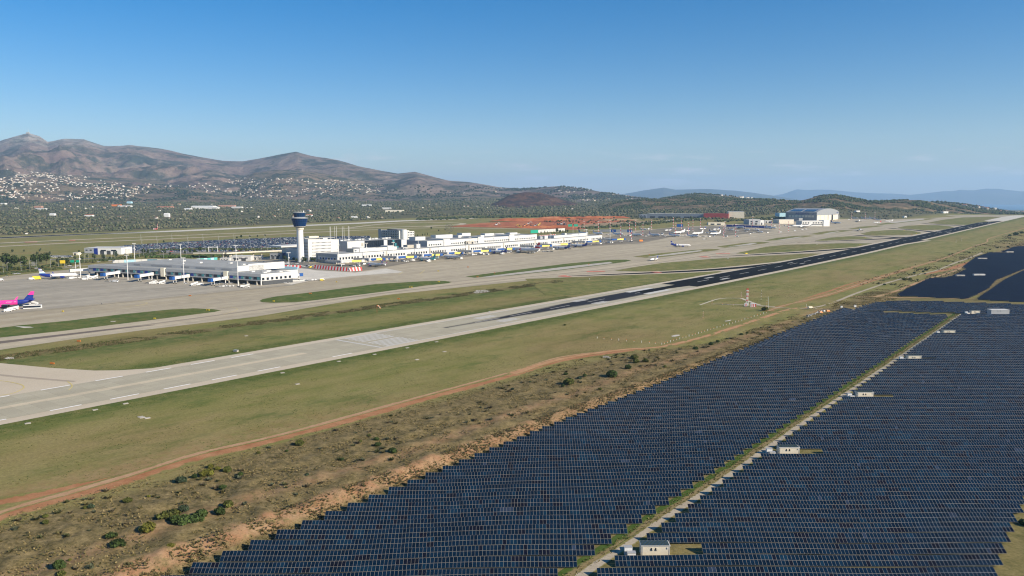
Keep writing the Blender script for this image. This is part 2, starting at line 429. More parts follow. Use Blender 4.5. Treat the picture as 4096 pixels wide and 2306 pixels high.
ASPH.node_tree.nodes['Principled BSDF'].inputs['Specular IOR Level'].default_value = .04
ASPHG = pave_mat('road_asphalt', (.14, .135, .12), (.20, .19, .165), None, .4, 0)
PAINTW = M('white_marking_paint', (.56, .55, .51), .7, .16, .8, .2)
PAINTB = M('fresh_white_marking_paint', (.80, .79, .75), .7, .06, .8, .2)
PAINTY = M('yellow_marking_paint', (.62, .50, .14), .7, .2, .8, .2)
PAINTR = M('red_marking_paint', (.62, .20, .13), .7, .3, .5, .2)
def streak_mat(name, under_a, under_b, dark, lo, hi, edge=.25):
    "rubber and soot worn into the slabs, ragged at its edges and thinning along its length"
    t = NT(name); a = t.attr(); u = t.sep(a.outputs['Vector'])[0]
    st = t.noise(.09, 7, .8, stretch=(.06, 2.2, 1), rot=UROT, w=6); fine = t.noise(.8, 5, .8, w=8)
    across = t.math('SUBTRACT', 1.0, t.math('MULTIPLY', t.math('ABSOLUTE', t.math('SUBTRACT', u, .5)), 2.0))
    m2 = t.new('ShaderNodeMapping'); m2.inputs['Rotation'].default_value = (0, 0, UROT); t.l.new(t.pos(), m2.inputs[0]); s_ = t.sep(m2.outputs[0])[0]
    mr = t.new('ShaderNodeMapRange'); mr.inputs[1].default_value = lo; mr.inputs[2].default_value = hi; t.l.new(s_, mr.inputs[0]); along = mr.outputs[0]
    k = t.math('ADD', t.math('MULTIPLY', across, 1.1), t.math('ADD', t.math('MULTIPLY', st, 1.5), t.math('ADD', along, -1.45)))
    fac = t.ramp(t.math('ADD', k, t.math('MULTIPLY', fine, .25)), [(.25, 0.0), (.25 + edge, 1.0)])
    un = t.mix(t.noise(.05, 5, .6, w=1), under_a, under_b); t.base(t.mix(fac, un, dark)); return t.set(.85, .12)
# --- the paved apron, taxiways and everything between, then grass islands on top of it
LOW = [(-260, 1439), (0, 1401), (278, 1360), (596, 1319), (1024, 1268), (1536, 1181.6), (2048, 1130), (2167, 1117), (2286, 1111.4), (2485, 1103), (2700, 1095)]
low = [tuple(G(*p))[:2] for p in LOW]
ea = lambda X, d: xy(at(X, d), d)
edge = [ea(X, 437) for X in (2889, 3100, 3300, 3600, 3900, 4096)] + [xy(s_, 437) for s_ in (3560, 3760)]
up = [xy(3760, 560), xy(3500, 640), tuple(G(3824, 867))[:2], tuple(G(3708, 873.7))[:2], tuple(G(3581, 878))[:2], tuple(G(3400, 877))[:2], tuple(G(3150, 885))[:2], tuple(G(3000, 893))[:2], tuple(G(2860, 902))[:2], tuple(G(2700, 910))[:2], tuple(G(2560, 922))[:2],
      xy(1560, 1010), xy(1250, 1000), xy(900, 1010), xy(640, 1010), xy(470, 1040), tuple(G(354, 1071))[:2], tuple(G(0, 1109))[:2], tuple(G(-260, 1137))[:2]]
drape('apron', low + edge + up, .08, APRON, world=True, label='pale concrete airfield pavement under the taxiways and stands')
def along(name, d0, d1, s0, s1, off, mat, label=None, n=12):
    S_ = np.linspace(s0, s1, n)
    return drape(name, [xy(s_, d0) for s_ in S_] + [xy(s_, d1) for s_ in S_[::-1]], off, mat, world=True, label=label)
# taxiway bands seen on the left part
ribbon('taxiway', [(-260, 1397), (0, 1373), (278, 1335), (596, 1297), (1024, 1239), (1536, 1172), (2048, 1114), (2500, 1066), (2900, 1010), (3250, 969), (3500, 930), (3750, 890), (3900, 875)], 30, .11, CONCRETE, step=20, rows=4, label='pale parallel taxiway beside the runway')
ribbon('taxilane', [(-260, 1318), (0, 1280), (278, 1243), (596, 1207), (1024, 1165), (1300, 1131), (1536, 1112)], 46, .11, TAXLANE, step=20, rows=5, label='yellowish taxilane strip along the stands')
ribbon('taxilane', [(-260, 1322), (0, 1284), (278, 1250), (596, 1210), (1024, 1171), (1250, 1143)], 12, .135, APRON, step=20, rows=3, label='light grey stripe of slabs in the taxilane')
ribbon('taxilane', [(-260, 1290), (0, 1261), (200, 1240), (410, 1220), (600, 1199), (800, 1178), (1024, 1157), (1170, 1140), (1280, 1120)], 1.1, .14, ASPHG, step=12, rows=2, label='dark joint line at the edge of the stand')
ribbon('taxiway', [(-260, 1402), (0, 1371), (300, 1336), (480, 1315), (620, 1301)], [9, 9, 8, 6, 2], .14, streak_mat('worn_taxiway', (.44, .38, .27), (.40, .35, .25), (.15, .125, .10), -600, -300, .2), step=8, rows=5, label='dark worn strip down the left end of the taxiway')
ribbon('taxiway', [(-260, 1404), (0, 1375), (278, 1337), (596, 1299), (1024, 1242), (1536, 1174), (2048, 1116), (2500, 1069), (2900, 1012)], 5, .13, streak_mat('tyre_polished_taxiway', (.45, .39, .28), (.44, .38, .27), (.27, .235, .175), -2000, 0, .6), step=20, rows=4, label='polished wheel track down the middle of the taxiway')
# stands near the terminals are darker
drape('apron', [(-200, 1300), (-200, 1150), (354, 1088), (700, 1112), (1044, 1145), (1157, 1131), (1180, 1142), (1024, 1155), (600, 1197), (0, 1258)], .12, pave_mat('stand_concrete', (.31, .285, .225), (.38, .345, .275), (.20, .185, .15), .6, 7.5), label='grey concrete stands before the satellite building')
drape('apron', [(1150, 1100), (1150, 1060), (1250, 1054), (1400, 1050), (1640, 1024), (1900, 1000), (2200, 970), (2420, 950), (2560, 935), (2700, 945), (2560, 975), (2300, 990), (2048, 1012), (1850, 1030), (1640, 1052), (1545, 1070), (1420, 1090), (1260, 1082)], .12, APRONG, label='oil-darkened stands along the main terminal')
drape('apron', [(2560, 950), (2700, 935), (2900, 945), (3100, 925), (3000, 915), (2850, 905), (2650, 915), (2540, 930)], .12, APRONG, label='darker slabs of the remote stands')
drape('apron', [(900, 1090), (1150, 1063), (1260, 1082), (1420, 1092), (1545, 1075), (1620, 1090), (1400, 1106), (1250, 1122), (1165, 1140)], .13, PALECON, label='pale slabs between satellite and terminal')
ISL = [[(-200, 1350), (-200, 1330), (0, 1313), (80, 1303), (278, 1284), (477, 1260), (676, 1240), (775, 1235), (855, 1238.5), (884, 1243), (860, 1249), (596, 1283), (239, 1327), (0, 1352)],
 [(1038, 1205.5), (1050, 1198), (1103, 1187.6), (1302, 1164), (1501, 1138), (1700, 1126), (1779, 1125), (1807, 1129), (1795, 1134), (1700, 1144), (1536, 1167.7), (1302, 1197.5), (1183, 1211), (1083, 1212.6), (1048, 1210)],
 [(1863, 1107), (1918, 1100), (2048, 1083), (2286, 1053.8), (2445, 1040.7), (2505, 1039.9), (2525, 1042.6), (2500, 1049), (2405, 1061.7), (2247, 1081.6), (2048, 1103), (1898, 1112)],
 [(2531, 1028), (2604, 1018), (2763, 1002), (2843, 997), (2881, 998), (2870, 1002), (2763, 1016), (2644, 1030), (2585, 1032)],
 [(2867, 987), (2922, 980), (2970, 973), (3040, 968.7), (3079, 970), (3060, 975), (3016, 980), (2900, 992), (2880, 990)],
 [(3058, 963), (3109, 952.4), (3179, 944.7), (3238, 943), (3258, 944.7), (3203, 952), (3109, 962), (3074, 964)],
 [(3233, 938.4), (3296, 927.5), (3366, 922), (3416, 922.8), (3354, 931), (3273, 939.6)],
 [(3391, 917), (3442, 908), (3512, 903), (3533, 905), (3466, 913), (3407, 918)],
 [(3504, 898.7), (3569, 889.4), (3662, 879), (3720, 874.4), (3747, 876), (3662, 886), (3569, 896.4), (3523, 900.5)],
 [(2457, 1084.8), (2525, 1071.7), (2644, 1053.8), (2843, 1037), (3063, 1024), (3249, 1015), (3286, 1016), (3226, 1030), (3086, 1051), (2900, 1068.9), (2763, 1082.4), (2565, 1087.6)],
 [(2942, 1014.6), (2993, 1003.6), (3063, 988.5), (3144, 980), (3366, 974), (3491, 975), (3412, 990.8), (3273, 1006), (3133, 1009.5), (2993, 1016.5)],
 [(3257, 964), (3326, 951), (3396, 946), (3442, 947), (3507, 957.5), (3442, 959), (3349, 965)],
 [(3441, 935.6), (3489, 925.6), (3569, 920.6), (3639, 923), (3680, 930), (3686, 934.5), (3650, 940), (3500, 943.8), (3460, 941)],
 [(3589, 911.4), (3627, 904.5), (3685, 901), (3754, 902), (3801, 906.8), (3817, 910.7), (3777, 919.5), (3708, 922.5), (3615, 918)],
 [(3709, 892.9), (3766, 881), (3847, 871), (3962, 868), (4009, 869.7), (3939, 889.4), (3870, 901), (3777, 898.7)],
 [(2100, 1117), (2286, 1110.5), (2485, 1101.5), (2724, 1090.7), (2882, 1086.4), (2889, 1088.6), (2850, 1096), (2700, 1119.5), (2560, 1144), (2400, 1172), (2300, 1190), (2180, 1180)]]
t = NT('verge_grass'); g_, fn_ = grass_nodes(t); a_ = t.noise(.10, 6, .75, w=21)
t.base(t.mix(t.ramp(a_, [(.3, .35), (.6, 1.0)]), g_, green_nodes(t))); t.bump(fn_, .25, .5); VERGE = t.set(.95, .1)
t = NT('dry_verge_grass'); g_, fn_ = grass_nodes(t); a_ = t.noise(.08, 6, .75, w=22)
t.base(t.mix(t.ramp(a_, [(.42, 0.0), (.66, .8)]), g_, green_nodes(t))); t.bump(fn_, .25, .5); DVERGE = t.set(.95, .1)
for i, P_ in enumerate(ISL):
    drape('grass_verge', P_, .17, VERGE if i < 3 else DVERGE, label='grass island between taxiways', cell=12 if i < 3 else 20)
# pitched concrete lining of the drains in the islands
for P_ in ([(1925, 1110), (2048, 1094), (2247, 1070), (2440, 1049), (2452, 1054), (2250, 1079), (2048, 1101), (1960, 1110)], [(2590, 1029), (2700, 1013), (2800, 1002), (2812, 1005), (2700, 1020), (2600, 1030)],
           [(2905, 989), (3010, 973), (3030, 974), (3000, 981)], [(3110, 961), (3200, 948), (3215, 949), (3130, 961)], [(3290, 936), (3350, 927), (3362, 928), (3310, 936)], [(3545, 892), (3690, 876), (3700, 879), (3580, 893)]):
    t_ = None
    drape('drain_lining', P_, .22, CONC, cell=15, label='pale concrete drain lining in a grass island')
# --- runway
RW0, RW1 = 375.5, 437
along('runway', RW0, RW1, -420, 3760, .10, SHOULD, 'pale concrete runway shoulders', 90)
PADX = [(-300, 1413), (0, 1452), (199, 1472), (378, 1483), (477, 1482), (636, 1472), (835, 1442), (1000, 1450), (300, 1600), (-300, 1700)]
drape('turn_pad', [(-300, 1413), (0, 1454), (199, 1473), (378, 1484), (477, 1483), (636, 1473), (835, 1443), (700, 1480), (300, 1560), (-300, 1660)], .12, SHOULD, label='rounded pale taxiway entry at the left end of the runway')
along('runway', RW0 + 7.8, RW1 - 7.8, -420, 3760, .145, RUNCONC, 'grey-green concrete runway slabs', 90)
along('runway', 406 - 2.3, 406 + 2.3, -420, 300, .165, pave_mat('sandy_centre_slabs', (.50, .43, .31), (.53, .46, .33), None, .3, 7.5), 'sandy centre strip before the threshold', 20)
ASPH_S0 = at(2650, 406)
sA, sB = at(2640, 430), at(2790, 383)
S_ = np.linspace(0, 1, 60)
s_end = at(3960, 406)
pA = [xy(at(2640, 428) + 4, 428.5), xy(at(2700, 412), 411), xy(at(2680, 400) , 399.5), xy(at(2760, 394), 395), xy(at(2790, 384), 384)]
pA += [xy(s_, 384) for s_ in np.linspace(at(2790, 384) + 40, s_end + 120, 70)] + [xy(s_, 428.5) for s_ in np.linspace(s_end - 60, at(2640, 428) + 40, 70)]
drape('runway_asphalt', pA, .30, ASPH, world=True, label='black resurfaced asphalt of the runway')
along('runway_asphalt', 400, 412, at(2560, 406), at(2720, 406), .29, ASPH, 'black asphalt tongue in the runway centre', 16)
ribbon('tyre_rubber', [xy(s_, 406) for s_ in np.linspace(at(1780, 406), at(2640, 406), 14)], 26, .178, streak_mat('tyre_rubber', (.40, .37, .275), (.38, .35, .26), (.022, .022, .026), at(1850, 406), at(2420, 406), .35), step=12, world=True, rows=9, label='ragged black tyre rubber on the touchdown zone')
along('new_concrete', RW0 + .5, RW1 - .5, s_end + 90, 3760, .36, PALECON, 'whitish concrete pad at the far runway end', 10)
# rapid exits
def exitw(pts, wc, wa, lab):
    ribbon('exit_taxiway', pts, wc, .18, SHOULD, step=14, rows=4, label='pale shoulders of ' + lab)
    ribbon('exit_taxiway', pts, wa, .26, ASPH, step=14, rows=3, label='black asphalt of ' + lab)
exitw([(2265, 1106), (2400, 1101), (2600, 1093), (2800, 1084), (2960, 1072), (3080, 1060), (3200, 1047), (3320, 1031)], [14, 30, 34, 36, 40, 44, 46], [4, 13, 17, 18, 20, 24, 24], 'the nearest slanting exit')
exitw([(2827, 1029), (2950, 1024), (3086, 1016.5), (3202, 1010), (3330, 1001), (3440, 993), (3560, 980), (3680, 962)], [16, 30, 36, 36, 40, 44, 46], [4, 13, 17, 18, 20, 24, 24], 'the second slanting exit')
exitw([(3190, 971.5), (3300, 967), (3420, 962), (3530, 957), (3620, 952), (3700, 944)], [20, 34, 40, 44, 46], [5, 14, 20, 24, 24], 'the third exit')
exitw([(3420, 942), (3490, 946), (3560, 950), (3620, 954)], 40, 22, 'the short link by the third exit')
exitw([(3558, 914.5), (3640, 920), (3720, 928), (3780, 936)], 40, 20, 'the fourth exit bending back')
exitw([(3690, 895), (3770, 900), (3840, 904), (3900, 908)], 40, 20, 'the last exit bending back')
def mark(name, d0, d1, s0, s1, mat=PAINTW, off=.235, label=None, parent=None):
    n = max(2, int((s1 - s0) / 25) + 1); S_ = np.linspace(s0, s1, n)
    v = []; 
    for s_ in S_:
        for d_ in (d0, d1):
            x, y = xy(s_, d_); v.append((x, y, float(zg(x, y)) + off))
    f = [[2 * i, 2 * i + 1, 2 * i + 3, 2 * i + 2] for i in range(n - 1)]
    me = raw_mesh(name, v, f, mat)
    if me.polygons[0].normal.z < 0: me.flip_normals()
    return tag(link(name, me, parent), label, kind='structure')
THR = at(1320, 430)                       # painted threshold line
sthr = (at(1320, 430) + at(1555, 383)) / 2
mark('runway_edge_line', 428.2, 429.3, sthr, at(2640, 429), label='white line along the far edge of the runway')
mark('runway_edge_line', 382.6, 383.7, sthr, at(2770, 383), label='white line along the near edge of the runway')
mark('runway_edge_line', 428.6, 429.3, at(2680, 429), s_end, off=.36, label='thin white edge line on the black asphalt')
mark('threshold_bar', 383, 429, sthr - 1.9, sthr, label='white threshold bar across the runway')
for k in range(6):
    for side in (-1, 1):
        d0 = 406 + side * (3.2 + k * 3.5)
        mark('threshold_stripe', d0 - .9, d0 + .9, sthr + 5, sthr + 5 + at(1695, 386) - at(1571, 386), label='white piano-key stripe behind the threshold bar')
for X0, X1, Xb0, Xb1 in ((0, 52, 0, 0),):
    pass
for X in (-90, 163, 382, 583, 764, 925): s0 = at(X, 429.0); mark('edge_dash', 428.3, 429.6, s0, at(X + 118 * (1.05 - X / 3000), 429.0), mat=PAINTB, label='white dash on the far edge before the threshold')
for X in (-115, 200, 440, 655, 848, 1030, 1330): s0 = at(X, 383.3); mark('edge_dash', 382.5, 383.8, s0, at(X + 128 * (1.05 - X / 3000), 383.3), mat=PAINTB, label='white dash on the near edge before the threshold')
for X in (1470 + 430, 2040, 2200, 2350, 2540, 2700): s0 = at(X, 406); mark('centre_dash', 405.6, 406.4, s0, s0 + 30, off=.25, label='white centre line dash')
s0 = at(2790, 406)
while s0 < s_end: mark('centre_dash', 405.5, 406.5, s0, s0 + 30, off=.36, label='white centre line dash on asphalt'); s0 += 60
def tdz(X, ks, L=22, w_=1.8, gap=3.0, first=9, off=.25):
    s0 = at(X, 418)
    for side in (-1, 1):
        for k in range(ks):
            d0 = 406 + side * (first + k * gap); mark('touchdown_mark', d0 - w_ / 2, d0 + w_ / 2, s0, s0 + L, off=off, label='white touchdown bar')
tdz(1905, 3); tdz(2290, 3, gap=2.8)
for side in (-1, 1): mark('aiming_point', 406 + side * 11 - 3.4, 406 + side * 11 + 3.4, at(2505, 418), at(2505, 418) + 50, label='broad white aiming bar')
tdz(2815, 2, off=.36, gap=2.4); tdz(3142, 1, off=.36, L=22)
for X in (3750, 3840, 3920): tdz(X, 2, off=.36, gap=5, w_=3)
# worn remains of old markings and yellow guide curves
for px in ([(0, 1530), (100, 1537), (95, 1553), (0, 1585)], [(270, 1530), (290, 1545), (275, 1560)]):
    pass
ribbon('guide_line', [(-60, 1523), (0, 1525), (50, 1532), (88, 1542), (96, 1552), (78, 1565), (40, 1578), (-40, 1588)], .5, .20, PAINTY, step=3, rows=2, label='yellow curve painted on the turn pad')
ribbon('guide_line', [(270, 1528), (286, 1540), (288, 1550), (275, 1562)], .45, .20, PAINTY, step=3, rows=2, label='short yellow curve at the runway edge')
ribbon('guide_line', [(552, 1209), (590, 1213), (560, 1222), (500, 1228)], .4, .19, PAINTY, step=3, rows=2, label='yellow curve on the taxilane')
ribbon('guide_line', [(880, 1265), (948, 1240), (925, 1230), (880, 1234)], .3, .19, PAINTY, step=3, rows=2, label='yellow curve by the grass island')
ribbon('guide_line', [(1700, 1080), (1680, 1098)], .5, .19, PAINTY, step=6, rows=2, label='yellow stand line')
ribbon('guide_line', [(1612, 1089), (1595, 1099)], .5, .19, PAINTY, step=6, rows=2, label='short yellow stand line')
ribbon('guide_line', [(-10, 1500), (60, 1508), (200, 1520), (300, 1528)], 3.0, .185, streak_mat('turning_tyre_marks', (.50, .43, .32), (.49, .42, .31), (.34, .29, .225), -3000, -1000, .7), step=8, rows=4, label='tyre marks curving over the turn pad')
for P_ in ([(2230, 1107), (2245, 1104), (2262, 1103), (2290, 1110), (2262, 1109)], [(2345, 1087), (2420, 1085), (2421, 1088), (2350, 1090)], [(2600, 1089), (2635, 1089), (2650, 1093), (2620, 1092)], [(2795, 1028), (2825, 1027), (2845, 1031), (2810, 1031)], [(2862, 1016), (2920, 1015), (2920, 1017), (2865, 1018)]):
    drape('stop_marking', P_, .33, PAINTR, cell=15, label='faded red stop marking at an exit')
# --- the other runway and its taxiways to the west
def wstrip(name, pts, wd, mat, lab, off=.10): return ribbon(name, pts, wd, off, mat, step=40, rows=4, label=lab)
wstrip('far_runway', [(-300, 967), (0, 952.5), (300, 939.5), (568, 930.5), (1024, 911), (1300, 899.5), (1461, 892.5), (1600, 885), (1760, 879), (1900, 873)], 62, PALECON, 'pale concrete of the far runway')
wstrip('far_runway', [(-300, 967), (0, 952.5), (300, 939.5), (500, 932), (640, 928)], [46, 46, 46, 40, 4], ASPH, 'black asphalt of the far runway', .17)
wstrip('far_taxiway', [(-300, 988), (0, 973.5), (400, 956), (1024, 930.5), (1300, 918), (1620, 908), (1819, 901), (1900, 898)], 24, CONCRETE, 'pale taxiway beside the far runway')
wstrip('far_taxiway', [(-300, 1002), (0, 987), (400, 968), (1024, 941), (1501, 919.5), (1760, 912), (2048, 916), (2300, 920), (2420, 925)], 24, CONCRETE, 'second pale taxiway beside the far runway', .13)
wstrip('far_taxiway', [(1400, 912), (1500, 900), (1600, 893), (1700, 890.5), (1800, 892), (1850, 894.5), (1840, 899), (1760, 903), (1700, 909)], 20, CONCRETE, 'curving link around a grass island', .15)
wstrip('far_taxiway', [(0, 975), (150, 970), (270, 966)], [8, 10, 2], ASPHG, 'dark patch on the far taxiway', .18)
for P_ in ([(95, 969), (150, 968), (150, 970), (100, 971)], [(278, 961), (304, 961), (300, 963.5), (276, 963.5)]): drape('stop_marking', P_, .2, PAINTR, cell=30, label='faded red marking on the far taxiway')
# --- dirt tracks
def track_mat(name, grass, a, b, lo=.28, two=False):
    t = NT(name); g = green_nodes(t) if grass == 'green' else grass_nodes(t)[0]
    u = t.sep(t.attr().outputs['Vector'])[0]; n = t.noise(.25, 6, .8, w=12); n2 = t.noise(.05, 4, .6, w=15)
    e = t.math('SUBTRACT', 1.0, t.math('MULTIPLY', t.math('ABSOLUTE', t.math('SUBTRACT', u, .5)), 2.0))
    k = t.math('ADD', e, t.math('MULTIPLY', t.math('SUBTRACT', n, .5), 1.3)); k = t.math('ADD', k, t.math('MULTIPLY', t.math('SUBTRACT', n2, .5), .8))
    fac = t.ramp(k, [(lo, 0.0), (lo + .22, 1.0)])
    if two: fac = t.math('MULTIPLY', fac, t.ramp(t.math('ABSOLUTE', t.math('SUBTRACT', u, .5)), [(.05, .35), (.14, 1.0)]))
    t.base(t.mix(fac, g, dirt_nodes(t, a, b))); return t.set(.95, .1)
DIRT1 = track_mat('red_dirt_track', 'dry', (.29, .12, .052), (.43, .235, .12), .3)
DIRT2 = track_mat('pale_dirt_track', 'dry', (.36, .20, .105), (.46, .31, .185), .34)
PATHM = track_mat('gravel_path', 'dry', (.34, .29, .21), (.44, .385, .29), .2)
GREENT = track_mat('green_strip', 'green', (.20, .16, .07), (.26, .20, .10), .62)
RD = [(-300, 2190), (0, 2060), (278, 1980), (517, 1910), (795, 1823), (1024, 1772), (1262, 1712), (1650, 1605), (2048, 1497), (2247, 1437), (2485, 1401), (2644, 1389), (2803, 1352), (2940, 1310), (3072, 1266), (3171, 1237), (3251, 1231)]
ribbon('dirt_track', [(x, y + (6 if x < 2500 else 0)) for x, y in RD], [13, 13, 12, 9, 8, 9, 9, 8, 6, 6], .10, DIRT1, step=5, rows=7, label='red dirt track between grass and scrub')
ribbon('dirt_track', [(x, y - (8 if x < 2400 else 0)) for x, y in RD], [5.0, 5.0, 3.4, 3.2, 4.6], .15, DIRT2, step=5, rows=5, label='pale wheel tracks along the dirt track')
ribbon('dirt_track', [(-200, 2060), (0, 2012), (150, 1982), (300, 1950), (420, 1925), (600, 1880)], [10, 10, 8, 3], .08, DIRT1, step=5, rows=5, label='bare red earth beside the track')
TRK = track_mat('worn_earth_track', 'dry', (.38, .19, .09), (.50, .31, .17), .10)
ribbon('dirt_track', RD[8:], [7, 5, 4.6, 4.6, 4.6, 5.5, 6], .20, TRK, step=5, rows=4, label='tan earth track curving up to the mast')
TRENCH = pave_mat('pale_trench_cover', (.46, .42, .32), (.55, .50, .39), None, .3, 0)
R2 = [(3072, 1246), (3130, 1225), (3183, 1212), (3310, 1181), (3430, 1141), (3549, 1101.5), (3668, 1065.7), (3787, 1030), (3887, 990), (3946, 970), (3956, 955), (4026, 934.5), (4096, 914.7), (4200, 880)]
ribbon('dirt_track', R2, [9, 16, 14, 9, 8, 7, 7, 9, 8, 7, 7], .12, DIRT1, step=12, rows=5, label='red dirt track running up beside the runway')
ribbon('dirt_track', R2, [4, 5, 5, 4, 4, 4], .17, DIRT2, step=12, rows=4, label='pale centre of the far dirt track')
ribbon('dirt_track', [(3200, 1203), (3300, 1175), (3400, 1140), (3470, 1117)], [6, 16, 12, 3], .10, DIRT1, step=8, rows=6, label='red bare patch above the track')
ribbon('gravel_path', [(3040, 1225), (3110, 1232), (3200, 1236), (3251, 1233), (3330, 1213), (3430, 1173), (3549, 1133), (3668, 1101), (3748, 1082), (3807, 1058), (3863, 1038), (3930, 1012)], [3.5, 4.5, 5, 5, 5, 6, 6], .19, PATHM, step=8, rows=4, label='pale service road curving past the solar field')
ribbon('gravel_path', [(3260, 1236), (3330, 1239), (3420, 1241)], 4, .15, PATHM, step=6, rows=4, label='pale lane behind the solar block')
ribbon('gravel_path', [(3398, 1187), (3500, 1189), (3668, 1192), (3887, 1197), (4000, 1203), (4150, 1212)], 5, .16, DIRT2, step=8, rows=5, label='sandy lane between the two solar fields')
ribbon('gravel_path', [(3500, 1188), (3545, 1178), (3600, 1160), (3688, 1125), (3790, 1095), (3850, 1070), (3900, 1052)], 7, .14, DIRT2, step=8, rows=5, label='sandy track up the edge of the dark solar field')
ribbon('dirt_track', [(3700, 1100), (3760, 1085), (3830, 1068), (3890, 1045)], [6, 18, 22, 8], .12, DIRT1, step=8, rows=6, label='orange earth cutting by the dark solar field')
PTH = [(2150, 2430), (2330, 2296), (2505, 2179), (2664, 2068), (2843, 1952), (3072, 1789), (3370, 1581), (3628, 1406), (3827, 1268), (3842, 1254)]
ribbon('green_strip', [(x - 40 * (y - 800) / 1500, y) for x, y in PTH], 6.5, .07, GREENT, step=8, rows=4, label='grass strip between the solar blocks')
ribbon('gravel_path', [(x + 6, y) for x, y in PTH], 3.4, .12, PATHM, step=6, rows=5, label='pale gravel lane between the solar blocks')
ribbon('gravel_path', [(3842, 1254), (3900, 1262), (3990, 1266), (4096, 1268), (4200, 1270)], 9, .10, PATHM, step=8, rows=5, label='pale yard around the transformer houses')
ribbon('gravel_path', [(2800, 1221), (2880, 1196), (2964, 1194)], 2.0, .14, TRENCH, step=6, rows=2, label='pale cable trench line around the mast')
ribbon('gravel_path', [(2852, 1217), (2965, 1220), (3020, 1222), (3100, 1228)], 1.8, .14, TRENCH, step=6, rows=2, label='pale path to the red mast')
ribbon('gravel_path', [(2964, 1194), (3010, 1212), (3040, 1222)], 3.0, .15, TRENCH, step=6, rows=3, label='second pale path to the red mast')
# sand patches
for P_ in ([(2685, 1346), (2700, 1342), (2718, 1341), (2718, 1345), (2700, 1349), (2688, 1349)], [(2898, 1286), (2915, 1283), (2926, 1281), (2920, 1286), (2902, 1288)], [(1893, 1172), (1905, 1163), (1945, 1161), (1962, 1168), (1935, 1172), (1905, 1175)], [(440, 1287), (465, 1286), (460, 1289), (445, 1289)], [(60, 1307), (120, 1309), (135, 1312), (95, 1314)], [(15, 1435), (30, 1430), (55, 1431), (58, 1437), (30, 1440)]):
    drape('sand_patch', P_, .25, PALECON, cell=8, label='bare pale patch in the grass')
# small inspection slabs dotted along the near verge
# --- landside: roads, car park base, construction site
drape('car_park', [tuple(G(380, 1010))[:2], tuple(G(470, 985))[:2], tuple(G(700, 972))[:2], tuple(G(1000, 958))[:2], tuple(G(1200, 950))[:2], tuple(G(1480, 944))[:2], tuple(G(1480, 975))[:2], tuple(G(1180, 1010))[:2], tuple(G(1000, 1012))[:2], tuple(G(640, 1015))[:2]], .12, ASPHG, world=True, label='large asphalt car park')
ribbon('road', [(-200, 1100), (0, 1082), (170, 1068), (354, 1050), (520, 1030), (640, 1020), (800, 1014)], 9, .14, ASPHG, step=15, rows=3, label='road passing behind the satellite building')
ribbon('road', [(-200, 1120), (0, 1100), (170, 1083), (354, 1062), (560, 1040), (760, 1026)], 7, .14, APRON, step=15, rows=3, label='pale perimeter road by the hedge')
ribbon('road', [(200, 1040), (330, 1036), (480, 1030), (560, 1020), (640, 1000)], 14, .13, ASPHG, step=15, rows=3, label='yard of the white cargo shed')
drape('car_park', [tuple(G(930, 1075))[:2], tuple(G(1000, 1048))[:2], tuple(G(1180, 1040))[:2], tuple(G(1235, 1050))[:2], tuple(G(1250, 1078))[:2], tuple(G(1100, 1068))[:2]], .16, ASPHG, world=True, label='asphalt yard in front of the tower')
REDE = NT('excavated_red_earth'); n_ = REDE.noise(.02, 7, .75, stretch=(1, .5, 1)); c_ = REDE.ramp(n_, [(.32, (.20, .055, .022)), (.5, (.36, .12, .05)), (.66, (.42, .20, .10)), (.8, (.50, .36, .24))]); REDE.base(c_); REDE = REDE.set(.95, .1)
drape('construction_site', [(1795, 909), (1850, 901), (1930, 893), (2040, 888), (2150, 882), (2300, 878), (2470, 876), (2540, 884), (2440, 892), (2420, 905), (2300, 921), (2048, 913), (1860, 909)], .3, REDE, cell=40, label='red excavated earth of the construction site')
SANDY = NT('tan_bare_soil'); n_ = SANDY.noise(.03, 6, .7); SANDY.base(SANDY.ramp(n_, [(.3, (.20, .14, .075)), (.7, (.40, .31, .19))])); SANDY = SANDY.set(.95, .1)
drape('construction_site', [(2290, 905), (2420, 893), (2560, 886), (2640, 884), (2580, 893), (2440, 903), (2330, 916)], .45, SANDY, cell=40, label='tan graded soil beside the red earth')
drape('road', [(2560, 892), (2700, 879), (2820, 873), (2850, 876), (2720, 884), (2600, 893)], .5, PALECON, cell=40, label='pale empty lot before the long warehouse')
ribbon('sand_road', [(3640, 856), (3700, 846), (3740, 839), (3770, 838), (3800, 842)], [14, 22, 18, 12], 2.5, DIRT2, step=30, rows=4, label='sandy road cut up the hillside') if False else None
# ------------------------------------------------------------------ hills and mountains
HILLS = {}
def hill_mat(name, a, b, c, rock=None, zr=(600, 900), sc=.0035, dark=None, dsc=.012):
    t = NT(name); n1 = t.noise(sc, 9, .68); n2 = t.noise(sc * 5, 8, .75, w=3); n3 = t.noise(dsc, 8, .75, w=9)
    col = t.ramp(n1, [(.34, a), (.5, b), (.66, c)])
    col = t.mix(1.0, col, t.ramp(n2, [(.3, .62), (.5, 1.0), (.72, 1.35)]), 'MULTIPLY')
    if dark: col = t.mix(t.ramp(n3, [(.47, 0.0), (.56, .85)]), col, dark)
    if rock:
        z = t.sep(t.pos())[2]
        k = t.new('ShaderNodeMapRange'); k.inputs[1].default_value = zr[0]; k.inputs[2].default_value = zr[1]; t.l.new(z, k.inputs[0])
        f = t.math('MULTIPLY', k.outputs[0], t.ramp(t.noise(.006, 9, .8, stretch=(1, 1, 2.5), w=4), [(.42, 0.0), (.54, 1.0)]))
        col = t.mix(f, col, rock)
    t.base(col); t.bump(n2, 60 if sc < .01 else 12, .6); return t.set(.95, .08)
